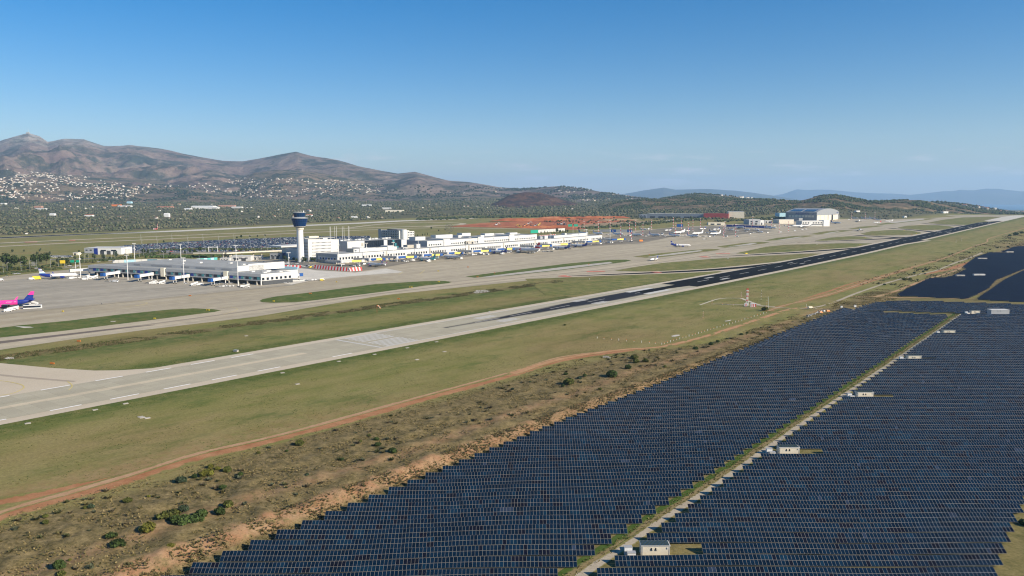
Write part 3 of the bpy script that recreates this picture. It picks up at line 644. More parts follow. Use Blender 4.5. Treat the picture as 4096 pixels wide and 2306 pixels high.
def hill(name, ridge, Rr, Rf, mat, g=1.6, amp=.22, L=900.0, nx=360, nt=90, zf=None, back=.6, label=None, ridge_noise=.012, seed=0.0, sink=14.0):
    X = np.linspace(ridge[0][0], ridge[-1][0], nx); Y = np.interp(X, [p[0] for p in ridge], [p[1] for p in ridge])
    rr = np.interp(X, *zip(*Rr)) if isinstance(Rr, list) else np.full(nx, float(Rr))
    rf = np.interp(X, *zip(*Rf)) if isinstance(Rf, list) else np.full(nx, float(Rf))
    b = -(Y - 1153) / F; a = (X - 2048) / F; fy = cp + b * sp; dz = -sp + b * cp; h = np.hypot(a, fy)
    zr = HC + dz / h * rr; ux, uy = a / h, fy / h
    T = np.concatenate([np.linspace(0, 1, nt), 1 + np.linspace(0, back, nt // 3)[1:]])
    r = rf[None] + (rr - rf)[None] * T[:, None]; x = r * ux[None]; y = r * uy[None]
    z0 = (zg(x, y) - sink) if zf is None else np.full(x.shape, float(zf))
    k = np.where(T < 1, T ** g, 1 - ((T - 1) / back) ** 1.5)[:, None]
    H = np.maximum(zr[None] - z0, 0)
    nz = np.empty(x.size); xs, ys = x.ravel() / L, y.ravel() / L
    for i in range(x.size): nz[i] = noise.ridged_multi_fractal(Vector((xs[i], ys[i], seed)), .9, 2.1, 6, 1.0, 2.0)
    nz = (nz.reshape(x.shape) - 1.1)
    env = np.where(T < 1, np.maximum(4 * T * (1 - T), 0) ** (.8 if name != 'mountain_range' else 1.25), .06)[:, None]
    z = z0 + H * (k + amp * nz * env + ridge_noise * nz * (T[:, None] > .9))
    v = np.stack([x, y, z], -1); n = nx; i = np.arange(len(T) - 1)[:, None] * n + np.arange(n - 1)[None]
    f = np.stack([i, i + 1, i + n + 1, i + n], -1).reshape(-1, 4)
    me = raw_mesh(name, v.reshape(-1, 3), f, mat, smooth=True)
    o = tag(link(name, me), label, kind='structure')
    dzz = z - HC; fw = y * cp - dzz * sp; up = y * sp + dzz * cp
    HILLS[label] = (v[:nt], 2048 + F * x[:nt] / fw[:nt], 1153 - F * up[:nt] / fw[:nt])
    return o
def scale(pts, k=1.59006): return [(a * k, b * k) for a, b in pts]
PENT = scale([(-200, 385), (-60, 372), (0, 356), (40, 343), (72, 334), (100, 343), (120, 357), (150, 352), (165, 350), (210, 351), (235, 360), (262, 369), (300, 368), (330, 366), (370, 371), (420, 380), (500, 396), (560, 406), (580, 407), (610, 408), (650, 402), (700, 390), (745, 382), (780, 391), (850, 402), (900, 418), (960, 431), (1000, 438), (1045, 434), (1080, 443), (1130, 455), (1180, 459), (1230, 467), (1260, 473), (1310, 475), (1370, 472), (1410, 469), (1470, 475), (1510, 483), (1560, 490), (1600, 495), (1650, 503), (1720, 510)])
PM = hill_mat('limestone_mountain', (.15, .105, .092), (.205, .155, .125), (.105, .105, .085), (.46, .43, .38), (640, 960), .0016, (.035, .045, .032), .0032)
hill('mountain_range', PENT, [(-400, 11500), (300, 11500), (900, 10500), (1300, 9500), (2000, 8000), (2400, 6800), (2800, 6200)], [(-400, 5600), (1200, 5600), (2200, 4900), (2800, 4700)], PM, 1.75, .36, 1700.0, 560, 150, label='broad bare mountain with a pale rocky peak', seed=3.3)
MID = scale([(560, 470), (600, 452), (640, 436), (700, 428), (760, 430), (840, 440), (900, 452), (960, 462), (1060, 470), (1160, 478), (1260, 486), (1340, 496)])
LOWM = hill_mat('lower_mountain', (.13, .11, .07), (.20, .145, .10), (.085, .095, .055), None, (0, 1), .003, (.035, .048, .028), .006)
hill('foothills', MID, 7600, 5600, LOWM, 1.3, .30, 1300.0, 300, 60, label='brown foothills in front of the middle peak', seed=8.1)
hill('foothills', scale([(-200, 455), (-40, 440), (60, 432), (160, 440), (260, 446), (360, 452), (470, 462), (600, 478)]), 7900, 5300, LOWM, 1.15, .25, 1200.0, 300, 60, label='town-covered foothills under the rocky peak', seed=1.1)
BURN = hill_mat('burnt_slope', (.075, .040, .034), (.12, .065, .045), (.15, .095, .065), None, (0, 1), .006, (.028, .024, .024), .01)
hill('hill', scale([(1225, 518), (1250, 508), (1280, 492), (1320, 484), (1360, 485), (1400, 497), (1440, 509), (1480, 520)]), 4700, 4000, BURN, 1.0, .22, 420.0, 160, 50, label='dark burnt brown hill', seed=5.5)
BRUSH = hill_mat('brushy_hill', (.12, .085, .05), (.18, .125, .075), (.22, .165, .10), None, (0, 1), .012, (.045, .055, .025), .022)
hill('hill', [(2380, 838), (2445, 815), (2480, 808), (2565, 798), (2672, 795), (2800, 793), (2950, 797), (3072, 797), (3150, 801), (3223, 806), (3330, 822)], [(2380, 4200), (3300, 4300)], [(2380, 3500), (2800, 3350), (3300, 3300)], BRUSH, .9, .16, 330.0, 340, 70, label='long wooded hill behind the warehouses', seed=2.2)
hill('hill', [(2560, 806), (2640, 796), (2672, 791), (2783, 774), (2883, 781), (3002, 795), (3100, 801), (3200, 812)], 5400, 4500, BRUSH, 1.0, .15, 400.0, 200, 50, label='low green hill with houses on its right shoulder', seed=7.2)
hill('hill', [(3080, 822), (3150, 812), (3223, 799), (3260, 789), (3294, 782), (3350, 780), (3380, 785), (3410, 791), (3469, 802), (3520, 804), (3569, 804), (3620, 802), (3680, 801), (3720, 808), (3748, 815), (3800, 823), (3867, 829), (3946, 839), (4026, 849), (4120, 860)], [(3080, 4050), (3700, 4300), (4120, 4700)], [(3080, 3150), (3500, 3350), (3800, 3720), (4120, 4150)], BRUSH, .95, .17, 380.0, 420, 80, label='rounded brown hill with pines at the runway end', seed=4.7)
FARM = hill_mat('island_mountain', (.045, .055, .05), (.07, .07, .06), (.10, .095, .08), None, (0, 1), .0008, (.05, .065, .05), .002)
hill('mountain_range', scale([(1520, 497), (1580, 487), (1620, 480), (1670, 473), (1700, 478), (1780, 476), (1850, 480), (1900, 486), (1960, 495), (2010, 503)]), 24000, 19000, FARM, .8, .12, 3600.0, 260, 40, -75, label='pale blue far range left of the hump', seed=6.6)
hill('mountain_range', scale([(1880, 504), (1930, 496), (1970, 489), (2005, 477), (2030, 479), (2060, 477.5), (2090, 478), (2150, 484), (2200, 487), (2250, 488), (2290, 491), (2330, 487), (2370, 482), (2400, 481), (2415, 478), (2450, 479), (2480, 475), (2510, 475), (2540, 479), (2570, 482), (2600, 480), (2700, 478), (2850, 486)]), 35000, 31000, FARM, .75, .12, 5000.0, 360, 40, -75, label='blue island mountains across the sea', seed=9.1)
# sea
t = NT('sea_water'); t.base((.003, .04, .10)); t.bump(t.noise(.02, 5, .7), 1.0, .2); SEA = t.set(.25, .4)
v = []; 
azs = np.radians(np.linspace(-2, 46, 40)); rs = [6500, 12000, 20000, 30000, 43000]
for r_ in rs:
    for a_ in azs: v.append((r_ * math.sin(a_), r_ * math.cos(a_), -60.5))
n = len(azs); f = [[j * n + i, j * n + i + 1, (j + 1) * n + i + 1, (j + 1) * n + i] for j in range(len(rs) - 1) for i in range(n - 1)]
tag(link('sea', raw_mesh('sea', v, f, SEA)), 'strip of blue sea at the right', kind='structure')
# air
hz = MB(); hz.bx(-45000, 45000, -3000, 45000, -80, 1300, WHITE); me = hz.mesh('haze'); me.materials.clear()
hm = bpy.data.materials.new('air_haze'); hm.use_nodes = True; hm.node_tree.nodes.remove(hm.node_tree.nodes['Principled BSDF'])
pv = hm.node_tree.nodes.new('ShaderNodeVolumePrincipled'); pv.inputs['Density'].default_value = 3.9e-5; pv.inputs['Color'].default_value = (.44, .70, 1.0, 1); pv.inputs['Anisotropy'].default_value = .1
hm.node_tree.links.new(pv.outputs[0], hm.node_tree.nodes['Material Output'].inputs['Volume']); me.materials.append(hm)
tag(link('haze', me), 'thin blue haze over the land', kind='stuff')
# ------------------------------------------------------------------ solar fields
def glass(name, c, r=.2, spec=.2):
    t = NT(name); n = t.noise(.35, 3, .6); t.base(t.mix(1.0, c, t.ramp(n, [(.3, .8), (.7, 1.25)]), 'MULTIPLY')); return t.set(r, spec)
PV = [glass('blue_solar_glass', (.003, .0135, .031)), glass('navy_solar_glass', (.0025, .0095, .022)), glass('dark_solar_glass', (.005, .0065, .014)), glass('bright_blue_solar_glass', (.004, .021, .044)), glass('pale_solar_glass', (.022, .036, .065))]
PVW = [.56, .32, .06, .055, .005]
PVD = [glass('black_thin_film_glass', (.0035, .0045, .009), .3, .35), glass('blue_black_thin_film_glass', (.005, .008, .016), .3, .35)]
DFRAME = M('dark_module_frame', (.045, .055, .07), .6, .1)
TILT = R(30); MW, MH = 1.0, 1.67; FW = .030
ct, st_ = math.cos(TILT), math.sin(TILT)
MODM = []
for g_ in PV:
    b = MB(); b.bx(-.495, .495, -.82, .82, -.035, 0, FRAME); b.poly([(-.495 + FW, -.82 + FW, .003), (.495 - FW, -.82 + FW, .003), (.495 - FW, .82 - FW, .003), (-.495 + FW, .82 - FW, .003)], g_); MODM.append(b.mesh('solar_module'))
def wave(x, y): return .16 * np.sin((x - .76 * y) / 11 + y * .05) + .05 * np.sin(x / 5.7 + y * .4)
ORD = ['first', 'second', 'third', 'fourth', 'fifth', 'sixth', 'seventh', 'eighth', 'ninth', 'tenth', 'eleventh', 'twelfth', 'thirteenth', 'fourteenth', 'fifteenth', 'sixteenth', 'seventeenth', 'eighteenth', 'nineteenth']
TENS = ['', '', 'twenty', 'thirty', 'forty', 'fifty', 'sixty', 'seventy', 'eighty', 'ninety']
def ordinal(n):
    if n < 20: return ORD[n - 1]
    t_, u_ = divmod(n, 10)
    return (TENS[t_][:-1] + 'ieth') if u_ == 0 else TENS[t_] + '-' + ORD[u_ - 1]
H0 = .62
SMAT = STEEL
def solar_row(x0, x1, y, label, group, near, dark=False):
    "a long table two modules high; y is its top edge, x0..x1 its ends; all pieces hang under one row"
    n = int(round((x1 - x0) / MW))
    if n < 2: return
    dep = 2 * MH * ct
    o = thing('solar_panel_row', label, 'solar panels', (x0, y - dep / 2, float(zg(x0, y - dep / 2))), 0, group)
    bz = o.location.z
    xs = x0 + MW * (np.arange(n) + .5); yc = y - dep / 2
    zc = zg(xs, np.full(n, yc)) + wave(xs, y) * (.6 if dark else 1) - bz + H0 + MH * st_
    if n > 12: zc = np.convolve(np.pad(zc, 4, 'edge'), np.ones(9) / 9, 'valid')
    # frame: rails and posts
    b = MB(); step = 4
    for i in range(0, n - 1, step):
        j = min(i + step, n - 1)
        if near or i == 0 or i >= n - 1 - step:
            for q, r_ in ((-.9, .05), (.9, .05)):
                b.tube((xs[i] - x0, q, zc[i] + q * math.tan(TILT) - .07), (xs[j] - x0, q, zc[j] + q * math.tan(TILT) - .07), r_, SMAT, n=4, cap=False)
            gz = float(zg(xs[i], yc)) - bz
            for q in (-.9, .9): b.tube((xs[i] - x0 + .2, q, gz - .2), (xs[i] - x0 + .2, q, zc[i] + q * math.tan(TILT) - .07), .05, SMAT, n=4, cap=False)
            if i == 0 or near: b.tube((xs[i] - x0 + .2, -1.35, zc[i] - 1.35 * math.tan(TILT) - .08), (xs[i] - x0 + .2, 1.35, zc[i] + 1.35 * math.tan(TILT) - .08), .05, SMAT, n=4, cap=False)
    b.build('support_frame', o)
    frm, mats = (DFRAME, PVD) if dark else (FRAME, PV)
    wts = [.7, .3] if dark else PVW
    # soft drift of colour along a row as batches of modules were fitted
    base = RNG.choice(len(mats), n * 2, p=wts)
    for k in range(n * 2):
        if k > 2 and RNG.rand() < .35: base[k] = base[k - 2]
    sl_ = np.gradient(zc) / MW if n > 2 else np.zeros(n)
    if near:
        jit = RNG.normal(size=2 * n) * .006
        for i in range(n):
            for k, q in enumerate((-.5, .5)):
                m_ = bpy.data.objects.new('solar_module', MODM[base[2 * i + k]]); COL.objects.link(m_); m_.parent = o
                m_.location = (xs[i] - x0, q * MH * ct, zc[i] + q * MH * st_); m_.rotation_euler = (TILT + jit[2 * i + k], -math.atan(sl_[i]), 0)
    else:
        V = []; I = []; FA = []
        W2 = .495 - FW * (1.15 if not dark else .8); H2 = .82 - FW * (1.15 if not dark else .8)
        c = np.stack([xs - x0, np.zeros(n), zc], -1)
        # backing sheet
        k = 0
        for i in range(0, n, 1):
            j = min(i + 1, n); xa, xb = xs[i] - x0 - .5, xs[i] - x0 + .5; za, zb = zc[i] - .5 * sl_[i], zc[i] + .5 * sl_[i]
            for q0, q1 in ((-MH, MH),):
                V += [(xa, q0 * ct, za + q0 * st_), (xb, q0 * ct, zb + q0 * st_), (xb, q1 * ct, zb + q1 * st_), (xa, q1 * ct, za + q1 * st_)]; FA.append([k, k + 1, k + 2, k + 3]); I.append(len(mats)); k += 4
        off = 0.012
        for i in range(n):
            for kk, q in enumerate((-.5, .5)):
                cy, cz = q * MH * ct - off * st_, zc[i] + q * MH * st_ + off * ct; cx = xs[i] - x0; s2 = sl_[i]
                V += [(cx - W2, cy - H2 * ct, cz - H2 * st_ - W2 * s2), (cx + W2, cy - H2 * ct, cz - H2 * st_ + W2 * s2), (cx + W2, cy + H2 * ct, cz + H2 * st_ + W2 * s2), (cx - W2, cy + H2 * ct, cz + H2 * st_ - W2 * s2)]
                FA.append([k, k + 1, k + 2, k + 3]); I.append(base[2 * i + kk]); k += 4
        me = raw_mesh('module_bank', V, np.array(FA), mats + [frm], I)
        tag(link('module_bank', me, o), kind='stuff')
    return o
# transformer houses: (left, right, roof edge row) in photo pixels -> they replace a stretch of the row behind
STN = [(2566, 2680, 2186), (3118, 3199, 1792), (3431, 3496, 1571), (3633, 3687, 1425), (3776, 3822, 1323.6), (3886, 3921, 1244.5)]
SPOS = []
for a_, b_, y_ in STN:
    p = G((a_ + b_) / 2, y_, 2.95); q0, q1 = G(a_, y_, 2.95), G(b_, y_, 2.95); SPOS.append((q0.x, q1.x, p.y))
P7 = 6.98
def cut(x0, x1, y):
    for a_, b_, ys in SPOS[:5]:
        if -.5 < y - ys < P7 - .5 and x0 < b_ and x1 > a_: return [(b_ + 9, x1)]
    return [(x0, x1)]
ly = [120, 198.5, 337.9, 421.9, 522.5, 680]; lx = [-143.3, -83.2, 23.1, 88.4, 165.2, 286]
k = 0; y = 198.5 - P7 * 5
yfar = G(3400, 1236, 2.2).y
for idx in range(1, 90):
    y = 198.5 + P7 * (idx - 4)
    if y > yfar + 2: break
    x0 = np.interp(y, ly, lx); x1 = 23.0 + (y - 205.1) * .766 - 1.5
    rem = (yfar - y) / P7
    if rem < 5: x1 = x0 + (x1 - x0) * (.25 + .15 * rem)
    vis = idx - 2
    solar_row(x0, x1, y, '%s row up from the bottom edge in the solar block left of the gravel lane' % ordinal(max(vis, 1)) if vis >= 1 else 'solar row left of the gravel lane, cut off below the bottom edge, %s' % ('nearer one' if idx == 1 else 'farther one'), 'solar panel rows left of the gravel lane', y < 312)
yf2 = G(3980, 1253, 2.2).y
for idx in range(1, 90):
    y = 199.0 + P7 * (idx - 4)
    if y > yf2: break
    x0 = 26.7 + (y - 199) * .765; x1 = 121.6 + (y - 192.8) * .79
    for j_, (u0, u1) in enumerate(cut(x0, x1, y)):
        vis = idx - 2
        solar_row(u0, u1, y, '%s row up from the bottom edge in the solar block right of the gravel lane' % ordinal(max(vis, 1)) if vis >= 1 else 'solar row right of the gravel lane, cut off below the bottom edge, %s' % ('nearer one' if idx == 1 else 'farther one'), 'solar panel rows right of the gravel lane', y < 312)
def block(px, name, group, dark, holes=(), pitch=P7, h=1.5, xmax=1e9):
    P_ = [G(X, Y, h) for X, Y in px]; ys = [p.y for p in P_]; n = len(P_)
    y = min(ys) + 2.2; k = 0
    while y < max(ys) + 1:
        hit = []
        for i in range(n):
            a_, b_ = P_[i], P_[(i + 1) % n]
            if (a_.y > y) != (b_.y > y): hit.append(a_.x + (b_.x - a_.x) * (y - a_.y) / (b_.y - a_.y))
        hit.sort(); k += 1
        for q in range(0, len(hit) - 1, 2):
            x0, x1 = hit[q], min(hit[q + 1], xmax)
            segs = [(x0, x1)]
            for (ha, hb, hy) in holes:
                if -1 < y - hy < pitch - 1: segs = [z_ for s_ in segs for z_ in ((s_[0], min(s_[1], ha - 2)), (max(s_[0], hb + 3), s_[1]))]
            for s0, s1 in segs:
                if s1 - s0 > 4: solar_row(s0, s1, y, '%s row%s %s' % (ordinal(k), ', left part,' if len(segs) > 1 and s0 == x0 else '', name), group, False, dark)
        y += pitch
block([(3405, 1234), (3560, 1238), (3706, 1246), (3861, 1250), (4140, 1259), (4140, 1222), (4014, 1217), (3868, 1211), (3727, 1206), (3560, 1205), (3500, 1208)], 'back from the near edge of the narrow solar strip', 'solar rows of the narrow strip', False)
DS = [(3895.6, 3942, 1097.6), (3827, 3861, 1101.5), (3913, 3950, 1033.5), (4026, 4056, 1007)]
DPOS = [(G(a_, y_, 3.2).x, G(b_, y_, 3.2).x, G((a_ + b_) / 2, y_, 3.2).y) for a_, b_, y_ in DS]
block([(3585, 1180), (3760, 1188), (3868, 1191), (3900, 1178), (3950, 1150), (3980, 1118), (4040, 1095), (4150, 1052), (4180, 1030), (4096, 1012), (3956, 1011.6), (3905, 1028), (3850, 1067), (3868, 1077), (3810, 1103), (3780, 1111), (3717, 1114), (3640, 1150)], 'back from the sandy lane in the dark solar field', 'rows of the dark solar field', True, DPOS)
block([(3905, 1196), (4050, 1203), (4200, 1207), (4220, 1050), (4100, 1080), (4020, 1118), (3965, 1156)], 'back from the lane in the dark field at the right edge', 'rows of the dark solar field at the right edge', True)
block([(4005, 1008), (4096, 1010), (4200, 1012), (4200, 986), (4096, 986), (4058, 988)], 'back in the small dark solar patch farthest away', 'rows of the farthest dark solar patch', True, DPOS[3:])
GREENROOF = M('green_ribbed_roof', (.055, .075, .055), .6, .1)
def station(x0, x1, y, label, wall=BEIGE, roof=GREENROOF, hgt=2.95, dep=3.2, cab=True):
    z = float(zg((x0 + x1) / 2, y + dep / 2)); w_ = x1 - x0
    o = thing('transformer_house', label, 'transformer house', ((x0 + x1) / 2, y, z), 0, None)
    b = MB(); b.bx(-w_ / 2, w_ / 2, .05, dep, -.4, hgt, wall); b.build('wall', o)
    b = MB(); b.bx(-w_ / 2 - .12, w_ / 2 + .12, -.1, dep + .12, hgt, hgt + .16, WHITE2)
    if roof is GREENROOF:
        n = int(w_ / .35)
        for i in range(n): b.bx(-w_ / 2 + (i + .15) * w_ / n, -w_ / 2 + (i + .7) * w_ / n, .06, dep, hgt + .16, hgt + .24, roof)
    b.build('roof', o)
    for q in (-.13, .02):
        b = MB(); b.bx(q * w_, q * w_ + .55, -.25, .04, hgt - 1.05, hgt - .5, wall); b.bx(q * w_ - .3, q * w_ - .02, .0, .045, hgt - 1.1, hgt - .5, DGREY); b.build('vent_hood', o)
    if hgt < 3.1:
        b = MB(); b.bx(w_ * .4, w_ * .4 + .35, -.12, .04, hgt - .75, hgt - .3, WHITE2); b.build('meter_box', o)
        b = MB(); b.tube((w_ / 2 - .12, -.02, -.1), (w_ / 2 - .12, -.02, hgt), .05, WHITE2, n=6); b.tube((-w_ / 2 + .3, -.02, -.1), (-w_ / 2 + .3, -.02, hgt), .05, WHITE2, n=6); b.build('downpipe', o)
    return o
def cabinet(x, y, label, w_=2.1, h_=1.7):
    o = thing('equipment_cabinet', label, 'cabinet', (x, y, float(zg(x, y))), 0, 'white cabinets beside the transformer houses')
    b = MB(); b.bx(-w_ / 2, w_ / 2, -.7, .7, -.2, h_, WHITE); b.build('housing', o)
    b = MB(); b.bx(-w_ / 2 - .06, w_ / 2 + .06, -.76, .76, h_, h_ + .12, STEEL); b.build('lid', o)
wh = ['nearest beige transformer house by the bottom of the gravel lane', 'second transformer house up the gravel lane', 'third transformer house up the gravel lane', 'fourth transformer house up the gravel lane', 'fifth transformer house, near the top of the gravel lane', 'sixth transformer house, standing in the yard behind the solar block']
for i, (a_, b_, y_) in enumerate(SPOS):
    station(a_, b_, y_, wh[i])
    nm_ = ['nearest', 'second', 'third', 'fourth', 'fifth', 'sixth'][i]
    cabinet(a_ - 3.3, y_ + 1.6, 'taller white cabinet left of the %s transformer house' % nm_, 2.1, 2.1)
    cabinet(a_ - 2.7, y_ - .2, 'lower white cabinet left of the %s transformer house' % nm_, 2.2, 1.4)
q0, q1 = G(3966, 1241, 5), G(4038, 1241, 5)
station(q0.x, q1.x, q0.y, 'large grey switch house in the yard behind the solar block', LGREY, LGREY, 5, 6)
for i, (a_, b_, y_) in enumerate(DPOS):
    station(a_, b_, y_, ['larger whitish container house in the dark solar field', 'smaller whitish container house left of the larger one', 'whitish container house in the upper dark solar field', 'whitish container house by the top edge of the dark field'][i], CONC if i else WHITE2, WHITE2, 3.2, 3)
# ------------------------------------------------------------------ vegetation
def leaf_mat(name, c, var=.35):
    t = NT(name); a = t.attr(); n = t.noise(1.6, 3, .7)
    col = t.mix(1.0, t.mix(1.0, c, t.ramp(n, [(.3, 1 - var), (.7, 1 + var)]), 'MULTIPLY'), a.outputs['Color'], 'MULTIPLY')
    t.base(col); return t.set(.85, .15)
LEAF = [leaf_mat('dark_green_leaves', (.040, .062, .016)), leaf_mat('olive_leaves', (.085, .095, .022)), leaf_mat('blue_green_leaves', (.045, .065, .035)), leaf_mat('yellow_green_leaves', (.12, .12, .022))]
def foliage(n, rx, rz, lobes, seed, leaf=.16, squash=1.0):
    "leaf-sized faces on the outside and inside of a few overlapping lobes"
    g = np.random.RandomState(seed)
    L_ = [(0, 0, rz * .55, rx * .72, rz * .6)] + [(g.uniform(-.55, .55) * rx, g.uniform(-.55, .55) * rx * squash, rz * g.uniform(.35, .7), rx * g.uniform(.3, .5), rz * g.uniform(.3, .5)) for _ in range(lobes)]
    w_ = np.array([l[3] ** 2 for l in L_]); w_ /= w_.sum(); V = []; Fa = []; C_ = []
    tone = g.uniform(.7, 1.3, len(L_))
    for i in range(n):
        k = g.choice(len(L_), p=w_); cx, cy, cz, a, b = L_[k]; u = g.normal(size=3); u /= np.linalg.norm(u); rr = g.uniform(.72, 1.06)
        p = np.array([cx + u[0] * a * rr, cy + u[1] * a * rr, max(.03, cz + u[2] * b * rr)])
        nrm = u + g.normal(size=3) * .6; nrm /= np.linalg.norm(nrm); t1 = np.cross(nrm, g.normal(size=3)); t1 /= np.linalg.norm(t1); t2 = np.cross(nrm, t1)
        s_ = leaf * rx * g.uniform(.6, 1.3); b0 = len(V)
        for q in ((-1, -.5), (.2, -.8), (1, .3), (-.2, .9)): V.append(p + t1 * q[0] * s_ + t2 * q[1] * s_)
        Fa.append([b0, b0 + 1, b0 + 2, b0 + 3]); C_ += [[tone[k] * g.uniform(.6, 1.4)] * 3] * 4
    return np.array(V), np.array(Fa), np.array(C_)
SHM = []
for i in range(8):
    V, Fa, C_ = foliage(900, 1.0, .78 if i < 6 else .5, 6 + i % 3, 100 + i, .11); SHM.append([raw_mesh('shrub', V * np.array([1.0, .8 + .05 * i, 1.0]), Fa, m_, colors=C_) for m_ in LEAF])
# photo column, row of the base, width in px, tone (0 dark, 1 olive, 2 bluish, 3 yellowish)
BUSH = [(723, 1930, 50, 2), (676, 2068, 82, 1), (735, 2094, 86, 0), (783, 2086, 76, 0), (806, 2070, 60, 0), (704, 2092, 60, 0), (735, 2044, 46, 2), (880, 2056, 50, 0), (914, 2026, 48, 1), (594, 2126, 68, 3), (468, 2180, 72, 0), (446, 2150, 46, 0), (364, 2033, 34, 2), (511, 2009, 38, 1), (238, 2276, 70, 0), (834, 1900, 52, 3), (812, 1905, 40, 3),
 (777, 1912, 28, 0), (910, 1887, 42, 1), (843, 1872, 32, 3), (870, 1880, 30, 3), (962, 1902, 26, 0), (948, 1910, 22, 2), (890, 1956, 34, 0), (181, 2070, 30, 1), (183, 2094, 32, 1), (684, 2190, 40, 3), (246, 2306, 42, 1), (278, 2243, 18, 3), (340, 2035, 22, 1), (595, 1988, 18, 3),
 (1199, 1781, 46, 1), (1477, 1746, 22, 1), (1505, 1763, 28, 0), (1511, 1785, 34, 0), (1571, 1810, 36, 0), (1366, 1842, 24, 0), (1229, 1903, 22, 2), (1147, 1807, 16, 0), (1441, 1771, 20, 1), (1035, 1815, 18, 1),
 (2449, 1509, 62, 0), (2278, 1538, 62, 1), (2251, 1547, 26, 0), (2537, 1437, 44, 1), (2545, 1452, 36, 1), (2581, 1449, 34, 1), (2513, 1476, 40, 0), (2338, 1507, 26, 0), (2318, 1518, 28, 2), (2263, 1500, 26, 0), (2120, 1532, 16, 2), (2597, 1403, 14, 2), (2845, 1381, 26, 0), (2783, 1400, 30, 0), (2871, 1370, 22, 0), (2907, 1358, 14, 0), (2966, 1342, 20, 0), (2988, 1335, 14, 0), (3058, 1243, 36, 1), (2259, 1303, 15, 1), (2660, 1470, 20, 1), (2400, 1560, 22, 1), (2050, 1560, 20, 2),
 (3538, 1141, 16, 0), (3657, 1095, 15, 0), (3706, 1083, 19, 0), (3692, 1089, 13, 0), (3700, 1098, 12, 2), (3618, 1121, 26, 1), (3641, 1120, 18, 1), (3591, 1105, 8, 0), (3929, 1010, 9, 0), (4032, 990, 14, 0), (4039, 945, 15, 0), (4062, 941, 26, 0), (4086, 934, 20, 0), (3877, 1014, 12, 1), (3960, 1000, 10, 0), (3990, 994, 12, 1), (3470, 1236, 10, 1), (4104, 2100, 74, 0)]
BUSH.sort()
TONE = ['dark green', 'olive green', 'blue-green', 'yellow-green']
for i, (X, Y, w_, tone) in enumerate(BUSH):
    p = G(X, Y); wm = w_ / (F / (p.y * cp)) * (.56 if X < 2000 else .46); v = i % 6 if w_ / max(1, 2) < 36 else 6 + i % 2
    o = link('shrub', SHM[v][tone], None, (p.x, p.y, p.z - .05), RNG.uniform(0, 6.28)); sx = wm * RNG.uniform(.92, 1.08); o.scale = (sx, sx, sx * RNG.uniform(.9, 1.15))
    size = 'large' if wm > 1.9 else ('small' if wm < 1.0 else 'rounded')
    tag(o, '%s %s shrub, %s from the left of those in the dry scrub' % (size, TONE[tone], ordinal(i + 1)), 'shrub', 'shrubs scattered over the scrub')
TUFTM = leaf_mat('dry_tuft_blades', (1, 1, 1), .15)
def tufts(name, pts, size, cols, label, blades=6, hk=.55):
    n = len(pts); B = blades; g = np.random.RandomState(5)
    base = np.repeat(pts, B, 0); sz = np.repeat(size, B); col = np.repeat(cols, B, 0)
    a = g.uniform(0, 6.28, n * B); lean = g.uniform(.25, 1.0, n * B); wd = g.uniform(.18, .34, n * B) * sz; hh = g.uniform(.6, 1.2, n * B) * sz * hk
    dx, dy = np.cos(a), np.sin(a); off = g.uniform(0, .35, n * B) * sz
    p0 = base + np.stack([dx * off - dy * wd, dy * off + dx * wd, np.full(n * B, -.03)], -1)
    p1 = base + np.stack([dx * off + dy * wd, dy * off - dx * wd, np.full(n * B, -.03)], -1)
    p2 = base + np.stack([dx * (off + lean * sz * .6), dy * (off + lean * sz * .6), hh], -1)
    V = np.stack([p0, p1, p2], 1).reshape(-1, 3); Fa = np.arange(len(V)).reshape(-1, 3); C_ = np.repeat(col * g.uniform(.75, 1.25, (n * B, 1)), 3, 0)
    me = raw_mesh(name, V, Fa, TUFTM, colors=C_); return tag(link(name, me), label, kind='stuff')
g = np.random.RandomState(3)
PADW = [tuple(G(*q))[:2] for q in PADX]
def scatter(n, s0, s1, d0, d1, keep=None):
    s_ = s0 + (s1 - s0) * g.rand(n); d_ = d0 + (d1 - d0) * g.rand(n); x, y = xy(s_, d_)
    m = (y > 60) & (np.abs(x) < y * .75 + 20)
    if keep is not None: m &= keep(x, y, s_, d_)
    if d0 > 430 and d1 < 530: m &= ~poly_mask(PADW, x, y)
    return np.stack([x[m], y[m], zg(x[m], y[m])], -1)
def patchy(sc, th):
    return lambda x, y, s_, d_: np.array([noise.noise(Vector((a / sc, b / sc, 1.7))) for a, b in zip(x, y)]) > th
def palette(n, cs, w=None): cs = np.array(cs); return cs[g.choice(len(cs), n, p=w)]
P_ = scatter(36000, 30, 560, 192, 262, lambda x, y, s_, d_: (d_ < 262 - 40 * ss(380, 500, s_)) & patchy(9, -.15)(x, y, s_, d_)); tufts('scrub_tufts', P_, g.uniform(.25, .75, len(P_)), palette(len(P_), [(.22, .17, .07), (.14, .12, .042), (.07, .07, .028), (.29, .23, .105), (.10, .085, .05)]), 'dry tufts and low herbs of the scrub slope')
P_ = scatter(9000, 540, 900, 188, 224, patchy(12, -.1)); tufts('scrub_tufts', P_, g.uniform(.4, 1.1, len(P_)), palette(len(P_), [(.27, .21, .085), (.16, .135, .05), (.09, .085, .032)]), 'dry tufts of the upper scrub slope')
P_ = scatter(7000, 900, 2600, 190, 262, patchy(22, .05)); tufts('scrub_tufts', P_, g.uniform(.8, 2.4, len(P_)), palette(len(P_), [(.16, .13, .06), (.085, .08, .035), (.05, .058, .025)]), 'low brush beside the far dirt track')
P_ = scatter(13000, 40, 680, 187.5, 202); tufts('bank_tufts', P_, g.uniform(.4, 1.0, len(P_)), palette(len(P_), [(.17, .13, .055), (.12, .105, .045), (.07, .07, .03)]), 'dry brush hanging on the earth bank')
